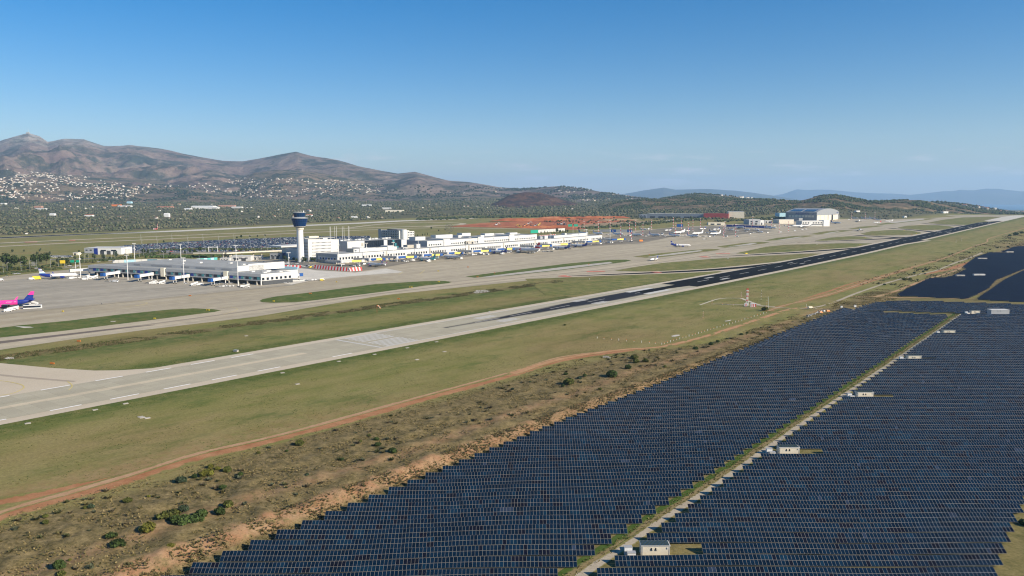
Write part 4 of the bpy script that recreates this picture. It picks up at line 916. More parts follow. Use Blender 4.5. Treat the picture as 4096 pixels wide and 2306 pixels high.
P_ = scatter(34000, -60, 900, 264, 372, patchy(16, .02)); tufts('meadow_clumps', P_, g.uniform(.25, .85, len(P_)), palette(len(P_), [(.065, .085, .02), (.10, .115, .03), (.16, .14, .05), (.05, .065, .015)]), 'dark and dry clumps in the airfield grass', 3, .3)
P_ = scatter(22000, -60, 900, 442, 526, patchy(16, .0)); tufts('meadow_clumps', P_, g.uniform(.3, 1.0, len(P_)), palette(len(P_), [(.06, .08, .02), (.09, .105, .03), (.15, .13, .05)]), 'clumps in the grass between runway and taxiway', 3, .3)
P_ = scatter(520, 40, 760, 206, 260, lambda x, y, s_, d_: (d_ < 260 - 40 * ss(380, 500, s_)) & patchy(30, -.1)(x, y, s_, d_)); tufts('low_brush', P_, g.uniform(.9, 2.0, len(P_)), palette(len(P_), [(.085, .075, .03), (.06, .065, .025), (.11, .09, .05), (.075, .085, .05)]), 'low dead and grey brush of the scrub slope', 26, .5)
P_ = scatter(9000, -50, 900, 362, 374.8); tufts('verge_tufts', P_, g.uniform(.2, .5, len(P_)), palette(len(P_), [(.07, .10, .02), (.09, .11, .025), (.05, .075, .015)]), 'green tufts along the near runway edge', 5)
P_ = scatter(6000, -50, 800, 438, 450); tufts('verge_tufts', P_, g.uniform(.2, .6, len(P_)), palette(len(P_), [(.07, .10, .02), (.09, .11, .025), (.04, .065, .015)]), 'green tufts along the far runway edge', 5)
P_ = scatter(20000, 0, 760, 527, 546, patchy(14, -.22)); tufts('ditch_brush', P_, g.uniform(.4, 1.2, len(P_)), palette(len(P_), [(.12, .095, .04), (.16, .13, .07), (.05, .06, .02), (.07, .085, .02)]), 'brown brush in the ditch beside the taxiway', 5)
P_ = scatter(26000, 60, 760, 96, 124, lambda x, y, s_, d_: np.abs(x - (24.8 + (y - 202) * .7655 - 2.2)) < 2.2)
tufts('lane_grass', P_, g.uniform(.3, .8, len(P_)), palette(len(P_), [(.10, .10, .03), (.17, .14, .055), (.06, .065, .02)]), 'grass tufts between the solar blocks', 5)
# trees as clumps: many small crowns joined where nobody could count them
ICO = None
def ico():
    global ICO
    if ICO is None:
        b = bmesh.new(); bmesh.ops.create_icosphere(b, subdivisions=1, radius=1); ICO = (np.array([v_.co[:] for v_ in b.verts]), np.array([[v_.index for v_ in f_.verts] for f_ in b.faces])); b.free()
    return ICO
CROWN = leaf_mat('distant_crowns', (1, 1, 1), .2)
def crowns(name, pts, rad, cols, label, zs=.75, lift=.55):
    bv, bf = ico(); n = len(pts)
    k = 1 + g.uniform(-.35, .35, (n, len(bv), 1)); sc_ = np.stack([rad, rad, rad * zs], -1)[:, None, :]
    V = bv[None] * k * sc_ + pts[:, None, :] + np.array([0, 0, 1])[None, None] * (rad * lift)[:, None, None]
    Fa = bf[None] + (np.arange(n) * len(bv))[:, None, None]
    C_ = np.repeat(cols[:, None, :], len(bv), 1) * g.uniform(.75, 1.25, (n, len(bv), 1))
    me = raw_mesh(name, V.reshape(-1, 3), Fa.reshape(-1, 3), CROWN, colors=C_.reshape(-1, 3)); return tag(link(name, me), label, kind='stuff')
def polar_pts(n, r0, r1, a0, a1, keep):
    r = r0 * (r1 / r0) ** g.rand(n); a = R(a0) + (R(a1) - R(a0)) * g.rand(n); x, y = r * np.sin(a), r * np.cos(a); m = keep(x, y); return np.stack([x[m], y[m], zg(x[m], y[m])], -1)
def grove(x, y):
    s_, d_ = sd(x, y); z = zones(x, y)[:, 2]
    nn = np.array([noise.noise(Vector((a / 170, b / 90, 4.2))) + .5 * noise.noise(Vector((a / 50, b / 35, 2.2))) for a, b in zip(x, y)])
    return (z > .75) & (nn > -.05) & (d_ > 900)
P_ = polar_pts(33000, 2050, 6600, -40, 19, grove); r_ = np.hypot(P_[:, 0], P_[:, 1])
crowns('olive_grove', P_, g.uniform(1.9, 4.0, len(P_)) * (.7 + r_ / 5200), palette(len(P_), [(.075, .085, .044), (.10, .105, .06), (.055, .066, .033), (.13, .12, .07)]), 'olive groves covering the plain', .8)
P_ = polar_pts(5000, 2500, 4200, 12, 33, lambda x, y: (sd(x, y)[1] > 665) & (zones(x, y)[:, 2] > .8) & (np.array([noise.noise(Vector((a / 70, b / 70, 3.2))) for a, b in zip(x, y)]) > -.08))
crowns('hill_brush', P_, g.uniform(1.6, 3.6, len(P_)), palette(len(P_), [(.045, .058, .024), (.075, .070, .034), (.11, .09, .05)]), 'brush and pines at the foot of the brown hill')
P_ = polar_pts(2500, 2300, 3600, 2, 26, lambda x, y: (sd(x, y)[1] > 1150) & (np.array([noise.noise(Vector((a / 90, b / 30, 9.2))) for a, b in zip(x, y)]) > .12))
crowns('hedgerow', P_, g.uniform(2, 4, len(P_)), palette(len(P_), [(.030, .045, .018), (.045, .055, .022)]), 'hedges and small trees behind the remote stands')
def on_hill(label, n, keep, seed):
    V, PX, PY = HILLS[label]; nt, nx = PX.shape; gg = np.random.RandomState(seed)
    i = gg.rand(n) * (nt - 1.01); j = gg.rand(n) * (nx - 1.01); a, b = i.astype(int), j.astype(int); fi, fj = (i - a)[:, None], (j - b)[:, None]
    W = V[a, b] * (1 - fi) * (1 - fj) + V[a + 1, b] * fi * (1 - fj) + V[a, b + 1] * (1 - fi) * fj + V[a + 1, b + 1] * fi * fj
    X = PX[a, b] * (1 - fj[:, 0]) + PX[a, b + 1] * fj[:, 0]; Y = PY[a, b] * (1 - fi[:, 0]) + PY[a + 1, b] * fi[:, 0]
    m = keep(W, X, Y); return W[m], X[m], Y[m]
def inpoly(*polys):
    return lambda W, X, Y: np.any([poly_mask(p, X, Y) for p in polys], 0)
def nz(sc, th, z=0.0): return lambda W, X, Y: np.array([noise.noise(Vector((a / sc, b / sc, z))) + .5 * noise.noise(Vector((a / sc * 3, b / sc * 3, z))) for a, b in W[:, :2]]) > th
for lab, n, sc, th, r0, r1 in (('rounded brown hill with pines at the runway end', 11000, 160, .12, 3.0, 6), ('long wooded hill behind the warehouses', 9000, 150, .06, 3, 6), ('low green hill with houses on its right shoulder', 5000, 200, -.1, 4, 7)):
    W, X, Y = on_hill(lab, n, nz(sc, th), 5); crowns('hillside_pines', W, g.uniform(r0, r1, len(W)) * .8, palette(len(W), [(.032, .050, .018), (.042, .062, .022), (.070, .072, .032)]), 'dark pines and brush on the ' + lab, 1.0)
W, X, Y = on_hill('broad bare mountain with a pale rocky peak', 16000, lambda W, X, Y: (Y > 745) & nz(420, -.02)(W, X, Y), 6); crowns('foothill_trees', W, g.uniform(5, 10, len(W)), palette(len(W), [(.030, .045, .025), (.045, .055, .03)]), 'trees over the foot of the mountain', .6)
for lab in ('brown foothills in front of the middle peak', 'town-covered foothills under the rocky peak'):
    W, X, Y = on_hill(lab, 6000, lambda W, X, Y: (Y > 738) & nz(300, .0)(W, X, Y), 7); crowns('foothill_trees', W, g.uniform(5, 9, len(W)), palette(len(W), [(.030, .045, .025), (.045, .055, .03)]), 'trees on the ' + lab, .6)
# individual trees and bushes around the terminals
def tree_mesh(seed, tone, h, r):
    V, Fa, C_ = foliage(380, r, h * .75, 5, seed, .13); V = V + np.array([0, 0, h * .28]); return raw_mesh('crown', V, Fa, LEAF[tone], colors=C_)
TREES = []
for i, (tone, h, r) in enumerate([(0, 7, 3.4), (2, 6, 2.8), (1, 5, 2.4), (0, 9, 2.4)]):
    b = MB(); b.tube((0, 0, -.3), (0, 0, h * .45), .16 * h / 6, BARK, .09 * h / 6, n=6); b.tube((0, 0, h * .35), (r * .4, .2, h * .6), .08, BARK, .04, n=5); b.tube((0, 0, h * .35), (-r * .35, -.3, h * .62), .08, BARK, .04, n=5)
    TREES.append((tree_mesh(300 + i, tone, h, r), b.mesh('trunk'), h))
TL = [(60, 1072, 14, 'pine'), (25, 1070, 16, 0), (95, 1072, 13, 0), (140, 1066, 14, 0), (165, 1060, 13, 0), (187, 1055, 13, 0), (40, 1082, 8, 0), (215, 1068, 6, 0), (235, 1060, 8, 0), (268, 1062, 9, 0), (250, 1047, 5, 0), (378, 1038, 7, 1), (415, 1040, 7, 1), (465, 1033, 9, 1), (8, 1092, 5, 2), (37, 1090, 5, 2), (62, 1087, 5, 2), (78, 1086, 5, 2), (100, 1084, 5, 2), (120, 1078, 5, 2), (300, 1040, 5, 1), (330, 1042, 5, 1), (350, 1034, 5, 1), (440, 1040, 4, 1), (500, 1030, 5, 1), (575, 1020, 9, 0), (592, 1018, 6, 0), (640, 1015, 5, 2), (660, 1018, 6, 0), (680, 1024, 5, 0), (720, 1010, 6, 0), (740, 1018, 5, 0), (760, 1015, 6, 0), (780, 1022, 8, 0), (800, 1010, 8, 0), (830, 1012, 5, 2), (850, 1016, 5, 2), (930, 1010, 6, 0), (965, 1008, 5, 2), (985, 1012, 5, 2), (1015, 1010, 5, 2), (1030, 1010, 5, 2), (1050, 1012, 5, 2), (1068, 1008, 4, 2), (1085, 1005, 4, 2), (1100, 1003, 4, 2), (1090, 1030, 6, 0), (1140, 1042, 6, 1), (1150, 1048, 5, 1), (1175, 1046, 5, 0), (1185, 1050, 5, 1), (1211, 1054, 8, 1), (1222, 1051, 6, 0), (1248, 1049, 6, 0), (1258, 1050, 5, 0),
      (655, 973, 5, 0), (965, 955, 7, 0), (948, 957, 5, 0), (1000, 952, 5, 0), (1030, 951, 5, 0), (1060, 948, 5, 0), (1725, 919, 7, 0), (1755, 928, 5, 0), (1780, 922, 4, 0), (1700, 945, 6, 3), (1690, 947, 6, 3), (1660, 950, 6, 3), (1670, 950, 6, 3), (1710, 943, 6, 3), (590, 985, 4, 0), (148, 1022, 5, 1), (200, 1021, 5, 1), (316, 1012, 4, 0), (50, 1012, 5, 1), (95, 1010, 4, 1), (158, 1009, 4, 1), (162, 1002, 3, 1),
      (2152, 940, 6, 3), (2164, 939, 7, 3), (2178, 938, 8, 3), (2190, 937, 7, 3), (2204, 938, 7, 3), (2216, 937, 6, 3), (2228, 934, 11, 0), (2240, 935, 8, 0), (2252, 934, 8, 3), (2262, 933, 9, 3), (2270, 932, 7, 0), (2280, 893, 6, 0), (2412, 894, 5, 0), (2420, 896, 5, 0), (2455, 885, 5, 0)]
TN = ['dark green tree', 'grey-green tree', 'low round tree', 'slim dark conifer']
for i, (X, Y, h, k) in enumerate(sorted(TL, key=lambda q: q[0])):
    k = 0 if k == 'pine' else k; p = G(X, Y); cr, tr_, hh = TREES[k]; s_ = h / hh
    o = thing('pine_tree' if k == 3 else 'tree', '%s, %s from the left among the trees by the terminals' % (TN[k], ordinal(i + 1)), 'tree', (p.x, p.y, p.z), RNG.uniform(0, 6.28), 'trees around the terminals and roads')
    o.scale = (s_, s_, s_); link('crown', cr, o); link('trunk', tr_, o)
def hedge(name, px, off, size, n, cols, label):
    P0 = np.array([tuple(G(*p))[:2] for p in px]); seg = np.linalg.norm(np.diff(P0, axis=0), axis=1); cum = np.r_[0, seg.cumsum()]; t_ = g.rand(n) * cum[-1]
    x = np.interp(t_, cum, P0[:, 0]) + g.normal(size=n) * off; y = np.interp(t_, cum, P0[:, 1]) + g.normal(size=n) * off
    crowns(name, np.stack([x, y, zg(x, y)], -1), g.uniform(.6, 1.2, n) * size, palette(n, cols), label)
DG = [(.035, .05, .018), (.05, .065, .022), (.075, .08, .03)]
hedge('hedge', [(-100, 1107), (0, 1100), (120, 1088), (240, 1076)], 1.5, 1.7, 500, DG, 'clipped hedge along the perimeter road on the left')
hedge('hedge', [(-60, 1090), (60, 1080), (200, 1068), (330, 1050)], 4, 2.0, 420, DG, 'loose bushes between the roads on the left')
hedge('hedge', [(330, 1052), (450, 1040), (560, 1026), (640, 1012)], 5, 2.0, 420, DG, 'bushes along the embankment behind the satellite')
hedge('hedge', [(620, 1030), (760, 1030), (880, 1025)], 7, 2.2, 520, [(.04, .07, .015), (.055, .08, .02)], 'green bank under the flyover')
hedge('hedge', [(600, 1004), (800, 1000), (1000, 1002), (1140, 996)], 6, 2.2, 420, DG, 'row of bushes in front of the car park')
hedge('hedge', [(2340, 915), (2500, 905), (2620, 893), (2760, 882), (2900, 868)], 14, 3.4, 800, DG, 'dark hedge behind the remote stands')
hedge('hedge', [(2860, 886), (3000, 882), (3150, 872)], 16, 3.2, 300, DG, 'trees between the warehouses and the hangar')
hedge('hedge', [(1700, 880), (1900, 872), (2100, 868), (2300, 866)], 25, 5, 600, DG, 'tree line behind the far runway')
# ------------------------------------------------------------------ buildings
ZR = math.atan2(cs, sn)                   # heading of the runway direction
class Bld:
    "a building whose local x runs with the runway, y away from it, and z follows the gentle fall of the ground"
    def __init__(s, name, label, cat, s0, d0, group=None, ux=None, uy=None, z0=None):
        s.s0, s.d0 = s0, d0; x, y = xy(s0, d0); s.z0 = float(zg(x, y)) if z0 is None else z0
        s.o = thing(name, label, cat, (x, y, s.z0), ZR, group); s.m = MB(); s.flat = False
    def g(s, a):
        if s.flat: return 0.0
        x, y = xy(s.s0 + a, s.d0); return float(zg(x, y)) - s.z0
    def blk(s, a0, a1, b0, b1, h0, h1, mat, top=None, h1b=None):
        "block from a0..a1 along, b0..b1 back, between heights h0 and h1"
        q = [(a0, b0), (a1, b0), (a1, b1), (a0, b1)]; h1b = h1 if h1b is None else h1b
        s.m.hull([(a, b, s.g(a) + h0) for a, b in q], [(a, b, s.g(a) + (h1 if b == b0 else h1b)) for a, b in q], mat, True, top); return s
    def tube(s, p, q, r, mat, n=8): s.m.tube((p[0], p[1], s.g(p[0]) + p[2]), (q[0], q[1], s.g(q[0]) + q[2]), r, mat, n=n); return s
    def part(s, name, kind=None, label=None, parent=None):
        o = s.m.build(name, parent or s.o); s.m = MB()
        if kind: o['kind'] = kind
        if label: o['label'] = label
        return o
# --- control tower
tw = thing('control_tower', 'tall white control tower with blue glass cab beside the office block', 'control tower', tuple(G(1203, 1049)), 0)
b = MB(); b.lathe([(4.9, -1), (4.85, 6), (4.5, 24), (4.3, 45.5)], WHITE, 32); b.build('shaft', tw, smooth=True)
b = MB(); b.lathe([(5.2, 44.4), (5.3, 44.5), (5.3, 46.6), (4.9, 46.7)], BEIGE, 32); b.build('collar', tw)
for i in range(16):
    t_ = 2 * math.pi * i / 16
b = MB(); b.lathe([(4.9, 46.7), (7.2, 48.1), (7.7, 48.3), (7.7, 48.8), (7.5, 48.9)], CONC, 32); b.build('cab_base', tw, smooth=True)
def cab(z0, z1, r0, r1, n, name):
    for i in range(n):
        a0, a1 = 2 * math.pi * i / n, 2 * math.pi * (i + 1) / n; b = MB(); e = .012
        P0 = [(r0 * math.cos(a), r0 * math.sin(a), z0) for a in (a0 + e, a1 - e)]; P1 = [(r1 * math.cos(a), r1 * math.sin(a), z1) for a in (a1 - e, a0 + e)]
        b.poly(P0 + P1, GLASSB); b.build(name, tw)
def cage(z0, z1, r0, r1, n, rows, mat, name):
    b = MB()
    for i in range(n):
        a = 2 * math.pi * i / n; b.tube((r0 * math.cos(a) * 1.005, r0 * math.sin(a) * 1.005, z0), (r1 * math.cos(a) * 1.005, r1 * math.sin(a) * 1.005, z1), .09, mat, n=4)
    for k in range(rows + 1):
        f_ = k / rows; r_ = (r0 + (r1 - r0) * f_) * 1.006; z_ = z0 + (z1 - z0) * f_
        for i in range(n):
            a, c = 2 * math.pi * i / n, 2 * math.pi * (i + 1) / n; b.tube((r_ * math.cos(a), r_ * math.sin(a), z_), (r_ * math.cos(c), r_ * math.sin(c), z_), .06, mat, n=4)
    b.build(name, tw)
cab(48.9, 59.6, 7.7, 10.9, 20, 'glass_pane'); cage(48.9, 59.6, 7.7, 10.9, 20, 4, NAVY, 'mullions')
b = MB(); b.lathe([(7.4, 49.0), (7.5, 49.6), (10.5, 59.3), (9.6, 59.5)], NAVY, 24); b.build('inner_core', tw)
b = MB(); b.lathe([(10.9, 59.6), (11.5, 59.7), (11.5, 60.3), (8.6, 60.8), (7.4, 61.2), (7.2, 61.5)], LGREY, 32); b.build('gallery', tw)
cab(61.5, 67.2, 7.1, 8.4, 14, 'glass_pane'); cage(61.5, 67.2, 7.1, 8.4, 14, 1, DGREY, 'mullions')
b = MB(); b.lathe([(6.8, 61.5), (8.0, 67.0), (7, 67.1)], NAVY, 14); b.build('inner_core', tw)
b = MB(); b.lathe([(8.4, 67.1), (8.6, 67.2), (8.6, 67.6), (.1, 67.9)], LGREY, 24); b.build('roof', tw)
for i, (a, r_, h_) in enumerate([(0.3, 6, 3.2), (1.1, 4, 2), (2, 6.5, 2.4), (2.9, 5, 2), (3.6, 6, 2.6), (4.4, 3.5, 2), (5.1, 6.4, 2.2), (5.8, 3, 3.6)]):
    b = MB(); b.tube((r_ * math.cos(a), r_ * math.sin(a), 67.4), (r_ * math.cos(a), r_ * math.sin(a), 67.6 + h_), .12, WHITE, n=5); b.build('antenna', tw)
b = MB(); b.lathe([(.7, 67.6), (.9, 68.6), (.5, 69.9), (.05, 70.3)], WHITE, 12, (5.2, 2.2)); b.build('radome', tw)
# --- office block
of = Bld('office_block', 'white six-storey office block right behind the control tower', 'office building', 679, 906)
of.flat = True; L_ = 53
of.m.hull([(0, 0, -1), (L_, 0, -1), (L_, 22, -1), (0, 22, -1)], [(0, 0, 30.8), (L_, 0, 28.6), (L_, 22, 28.6), (0, 22, 30.8)], WHITE2, True, ROOFG); of.part('wall')
for r_ in range(6):
    for i in range(16):
        of.blk(7.0 + i * 2.05, 7.95 + i * 2.05, -.12, .25, 3.4 + r_ * 4.25, 4.7 + r_ * 4.25, GLASSD)
    of.part('window_row', 'stuff')
for r_ in range(6): of.blk(-.06, 0.0, 1, 21, 3.0 + r_ * 4.25, 5.0 + r_ * 4.25, CONC)
of.part('end_bands', 'stuff')
of.blk(-1.2, -.1, 12, 17, 18, 25, BLUE).part('stair_glazing'); of.blk(-1.2, -.1, 12, 17, 1, 8.5, BLUE).part('stair_glazing')
of.blk(.3, L_ - .3, 8, 21.5, 30.9, 31.9, ROOFG); of.blk(12, 28, 13, 20, 31.9, 34, CREAM); of.blk(30, 38, 6, 12, 28.7, 31.2, WHITE2); of.part('rooftop_plant')
# --- concourse: the long low wing
SC0 = 684
co = Bld('terminal_concourse', 'long low white concourse wing with square windows and jet bridges', 'terminal building', SC0, 850)
E_ = 1342 - SC0
N_ = 30; st = E_ / N_
for i in range(N_):
    a0, a1 = i * st, (i + 1) * st
    co.blk(a0, a1, 0, 44, 9.4, 13.6, WHITE2, ROOFG); co.part('parapet_wall')
for i in range(N_): a0, a1 = i * st, (i + 1) * st; co.blk(a0, a1, .25, 44, 5.0, 9.4, WHITE2)
co.part('upper_wall')
for i in range(N_): a0, a1 = i * st, (i + 1) * st; co.blk(a0, a1, -.1, .6, 4.6, 5.2, WHITE2); co.blk(a0, a1, 3.2, 44, -1.0, 4.6, CONC)
co.part('lower_wall')
a = 3.5; k = 0
while a < E_ - 3:
    if (a % 44) < 36: co.blk(a, a + 2.7, .08, .35, 6.0, 9.0, GLASSD)
    a += 5.1; k += 1
co.part('windows', 'stuff')
a = 2
while a < E_ - 3:
    co.blk(a, a + 3.0, 3.0, 3.3, .8, 3.4, GLASSD if int(a) % 3 else BLUE); co.tube((a + 4, .4, -.5), (a + 4, .4, 4.6), .35, CONC, 6); a += 10.2
co.part('lower_openings', 'stuff')
co.flat = False
co.blk(-.4, 0, -.4, 44, 9.6, 13.7, LGREY); co.part('shaded_end_fascia')  # band on the left end coloured grey for its shade
co.blk(-.3, .1, 2, 40, 4.8, 9.0, WHITE2)
for i in range(6): co.blk(-.4, -.2, 4 + i * 6, 7.6 + i * 6, 5.4, 8.2, BLUE if i % 2 else GLASSD)
co.part('end_windows', 'stuff'); co.blk(-1, 1.2, 42.5, 45, -1, 13.6, LGREY); co.part('end_pier')
for i in (4, 8, 12, 16, 20, 24):
    a = i * st; co.blk(a - 1.2, a + 1.2, -.5, .6, -.5, 13.4, CONC); co.part('expansion_pier')
# upper hall
up_ = Bld('departure_hall', 'tall white upper hall of the terminal above the concourse', 'terminal building', 877, 873)
E2 = 1158 - 877; cuts = [0, 35, 50, 118, 133, 200, 214, 235, E2]
for i in range(8):
    a0, a1 = cuts[i], cuts[i + 1]; tall = i in (1, 3, 5)
    up_.blk(a0, a1, -1.2 if tall else 0, 62, 12.5, 23.6 if tall else 21.6, WHITE2, ROOFG); up_.part('stair_tower' if tall else 'wall')
a = 3
while a < E2 - 3:
    if not (33 < a < 51 or 116 < a < 134 or 198 < a < 215): up_.blk(a, a + 2.6, -.08, .2, 14.4, 16.6, GLASSD)
    a += 5.1
up_.part('windows', 'stuff')
up_.blk(-.1, 0, 1, 61, 12.6, 21.5, LGREY); up_.part('shaded_end_sheet')  # grey sheet paints shade onto the hall's left end
up_.blk(86, 104, -3.5, 0, 12.6, 18.2, CONC); up_.blk(87, 90, -3.6, -3.4, 13.4, 16, GLASSD); up_.blk(99, 103, -3.6, -3.4, 13.4, 16, GLASSD); up_.part('roof_box')
for a0, a1, b0, b1, h, m_ in ((4, 26, 30, 44, 27, WHITE2), (26, 46, 34, 46, 25.5, DGREY), (60, 100, 40, 52, 27.5, WHITE2), (110, 128, 36, 48, 25.5, WHITE2), (128, 150, 44, 56, 28, WHITE2), (176, 200, 34, 44, 26, WHITE2), (206, 236, 40, 50, 24.5, STEEL), (240, 262, 30, 40, 25, WHITE2), (160, 170, 30, 38, 23.5, WHITE)):
    up_.blk(a0, a1, b0, b1, 21.6, h, m_, ROOFG); up_.part('rooftop_unit')
up_.blk(262, 285, -.3, .2, 24.0, 29.5, GREENP); up_.part('rooftop_sign')
ph = Bld('rooftop_hall', 'white windowless penthouse on the concourse roof left of the tall hall', 'terminal building', 722, 862)
ph.blk(0, 40, 0, 16, 12.8, 18.2, WHITE2, ROOFG); ph.blk(40, 81, 0, 14, 12.8, 17.8, WHITE2, ROOFG); ph.part('wall'); ph.blk(10, 18, -1, 16, 12.9, 19.2, WHITE2); ph.blk(62, 74, -1, 14, 12.9, 19.6, WHITE2); ph.part('stair_tower')
ph.blk(-.2, 0, .5, 15.5, 12.9, 18.1, CONC); ph.part('shaded_end_sheet')  # darker sheet puts the shade of the penthouse end into colour
bx_ = Bld('rooftop_box', 'small white box on the concourse roof before the tall hall', 'rooftop box', 846, 865); bx_.blk(0, 8, 0, 9, 12.8, 19, WHITE2, ROOFG); bx_.blk(-14, 0, 5, 14, 12.8, 18, CONC, ROOFG); bx_.part('wall'); bx_.blk(-26, -16, 2, 6, 13.2, 15.5, STEEL); bx_.part('chiller')
p2 = Bld('rooftop_hall', 'white penthouse at the far end of the concourse roof', 'terminal building', 1200, 865); p2.blk(0, 60, 0, 18, 12.8, 17.6, WHITE2, ROOFG); p2.blk(60, 112, 0, 18, 12.8, 18.4, WHITE2, ROOFG); p2.part('wall'); p2.blk(38, 44, 2, 10, 17.7, 20.5, WHITE2); p2.part('stair_tower')
p3 = Bld('rooftop_box', 'whitish box between the two penthouses of the concourse', 'rooftop box', 1171, 865); p3.blk(0, 10, 0, 10, 12.8, 18.6, WHITE2, ROOFG); p3.part('wall'); p3.blk(-9, -1, 3, 10, 12.8, 18, LGREY); p3.part('side_box')
# central glazed block
gb = Bld('main_terminal_hall', 'big white and dark glass entrance hall behind the concourse', 'terminal building', 745, 903)
gb.blk(0, 32, 0, 55, -1, 25.0, WHITE2, ROOFG); gb.part('blank_wall'); gb.blk(26, 30, -.15, .1, 17, 22, CONC); gb.blk(26, 30, -.15, .1, 9, 13, CONC); gb.part('louvres')
gb.blk(32, 70, 2.5, 55, -1, 24.4, GLASSD, ROOFG); gb.part('glass_core')
for i in range(9):
    for j in range(3): gb.blk(32.6 + i * 4.1, 36.3 + i * 4.1, 2.1, 2.4, 9.5 + j * 5, 14.1 + j * 5, GLASSD); gb.part('glass_pane')
gb.blk(70, 77, 0, 55, -1, 24.4, WHITE2, ROOFG); gb.part('white_pier')
gb.blk(77, 106, 2.5, 55, -1, 24, GLASSD, ROOFG); gb.part('glass_core')
for i in range(7):
    for j in range(3): gb.blk(77.4 + i * 4.1, 81.1 + i * 4.1, 2.1, 2.4, 9.5 + j * 4.8, 13.9 + j * 4.8, GLASST if (i + j) % 5 == 0 else GLASSD); gb.part('glass_pane')
gb.blk(106, 117, 0, 55, -1, 23.4, WHITE2, ROOFG); gb.part('white_pier')
gb.blk(117, 175, 18, 60, -1, 19.0, LGREY, ROOFG); gb.blk(119, 168, 17.7, 18.1, 12.5, 16, GLASSD); gb.part('side_wing')
gb.blk(-62, 0, 30, 70, -1, 16.5, WHITE2, ROOFG); gb.blk(-60, -4, 29.6, 30.1, 12, 15.5, GLASST); gb.blk(-60, -4, 29.4, 30.1, 6, 10.5, GLASSD); gb.part('rear_wing')
gb.blk(-70, -14, 60, 90, 17.5, 19.4, WHITE2); gb.part('flat_canopy')
for i in range(12): gb.blk(4 + i * 9, 9 + i * 9, 20 + 3 * (i % 3), 26 + 3 * (i % 3), 24.5, 26.5, STEEL if i % 2 else WHITE2); gb.part('rooftop_unit')
for i, X in enumerate((1322, 1325, 1341, 1348, 1371, 1378, 1395, 1398)):
    s_ = at(X, 1000); x, y = xy(s_, 1000); m = thing('flag_pole', 'tall white pole behind the glass hall, %s from the left' % ordinal(i + 1), 'pole', (x, y, float(zg(x, y))), 0, 'white poles behind the terminal')
    b = MB(); b.tube((0, 0, -.5), (0, 0, 42), .35, WHITE, .22, n=6); b.build('mast', m)
# --- hotel
s0h = at(1597, 1085)
ho = Bld('hotel', 'pale hotel with rows of balconies behind the terminal', 'hotel', s0h, 1085)
d1h = 55; ho.flat = True
ho.blk(0, 26, 0, d1h, -1, 26, WHITE2, ROOFG); ho.part('wall')
for r_ in range(5):
    ho.blk(-1.4, 0, 2, d1h - 8, 3.4 + r_ * 4.6, 4.6 + r_ * 4.6, LGREY); ho.part('balcony')
    for i in range(9): ho.blk(-.12, .1, 4 + i * 4.8, 6.6 + i * 4.8, 5.2 + r_ * 4.4, 7.2 + r_ * 4.4, GLASSD)
    ho.part('window_row', 'stuff')
ho.blk(-.8, 0, d1h - 7, d1h + 1, -1, 28, LGREY); ho.part('end_pier'); ho.blk(2, 18, 6, 34, 26, 28.5, DGREY, WHITE2); ho.part('roof_terrace')
ho.m.lathe([(5.5, -1), (5.5, 28)], WHITE, 20, (9, -3)); ho.part('round_stair_tower')
ho.blk(16, 34, -5, 14, -1, 24.5, WHITE2, ROOFG)
ho.part('side_wing')
for r_ in range(5):
    for i in range(4): ho.blk(18 + i * 4, 20.4 + i * 4, -5.12, -4.9, 3.2 + r_ * 4.5, 5 + r_ * 4.5, GLASSD)
    ho.part('window_row', 'stuff')
# --- satellite building, set at a skew to the runway
A = G(1044, 1143); B = G(354, 1104); e1 = Vector((B.x - A.x, B.y - A.y, 0)); LS = e1.length; e1.normalize(); e2 = Vector((sn, cs, 0))
sat = thing('satellite_terminal', 'long low satellite building, shaded side painted grey, with a glass gallery and open undercroft', 'terminal building', (A.x, A.y, A.z))
def sblk(b, p0, p1, q0, q1, h0, h1, mat, top=None, h1b=None):
    Q = [(p0, q0), (p0, q1), (p1, q1), (p1, q0)]; bot = []; tp = []
    for p_, q_ in Q:
        v_ = e1 * p_ + e2 * q_; gx = A + e1 * p_; gz = float(zg(gx.x, gx.y)) - A.z
        bot.append((v_.x, v_.y, gz + h0)); tp.append((v_.x, v_.y, gz + (h1 if (q_ == q0 or h1b is None) else h1b)))
    b.hull(bot, tp, mat, True, top); return b
n_ = 12; W_ = 40
def sloop(name, q0, q1, h0, h1, mat, top=None, h1b=None, p0=0, p1=None):
    b = MB(); p1 = p1 or LS
    for i in range(n_): sblk(b, p0 + (p1 - p0) * i / n_, p0 + (p1 - p0) * (i + 1) / n_, q0, q1, h0, h1, mat, top, h1b)
    return b.build(name, sat)
sloop('roof_fascia', 0, W_, 9.0, 12.0, LGREY, ROOFG); sloop('gallery_wall', .6, W_, 5.6, 9.0, GREY); sloop('gallery_floor', -.3, W_, 4.7, 5.6, LGREY)  # long side painted grey for its shade, the lit end white
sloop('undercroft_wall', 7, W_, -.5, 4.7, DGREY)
p_ = 2
while p_ < LS - 5:
    b = MB(); sblk(b, p_, p_ + 2.6, .3, .7, 6.0, 8.9, GLASST); b.build('window', sat)
    b = MB(); sblk(b, p_ + 3.4, p_ + 6.6, .3, .7, 6.0, 8.9, GLASSD if int(p_) % 3 else NAVY); b.build('window', sat)
    p_ += 9.5
p_ = 5
while p_ < LS: b = MB(); sblk(b, p_, p_ + .9, .2, 1.2, -.5, 4.7, CONC); b.build('column', sat); p_ += 11
for p_ in (39, 116): b = MB(); sblk(b, p_, p_ + 4.5, -1, 1, 3.5, 13, CREAM); b.build('service_riser', sat)
b = MB(); sblk(b, -.35, 0, 0, W_, 8.4, 12.1, WHITE2); sblk(b, -.3, 0, 0, W_, 4.6, 8.4, WHITE2); b.build('end_wall', sat)
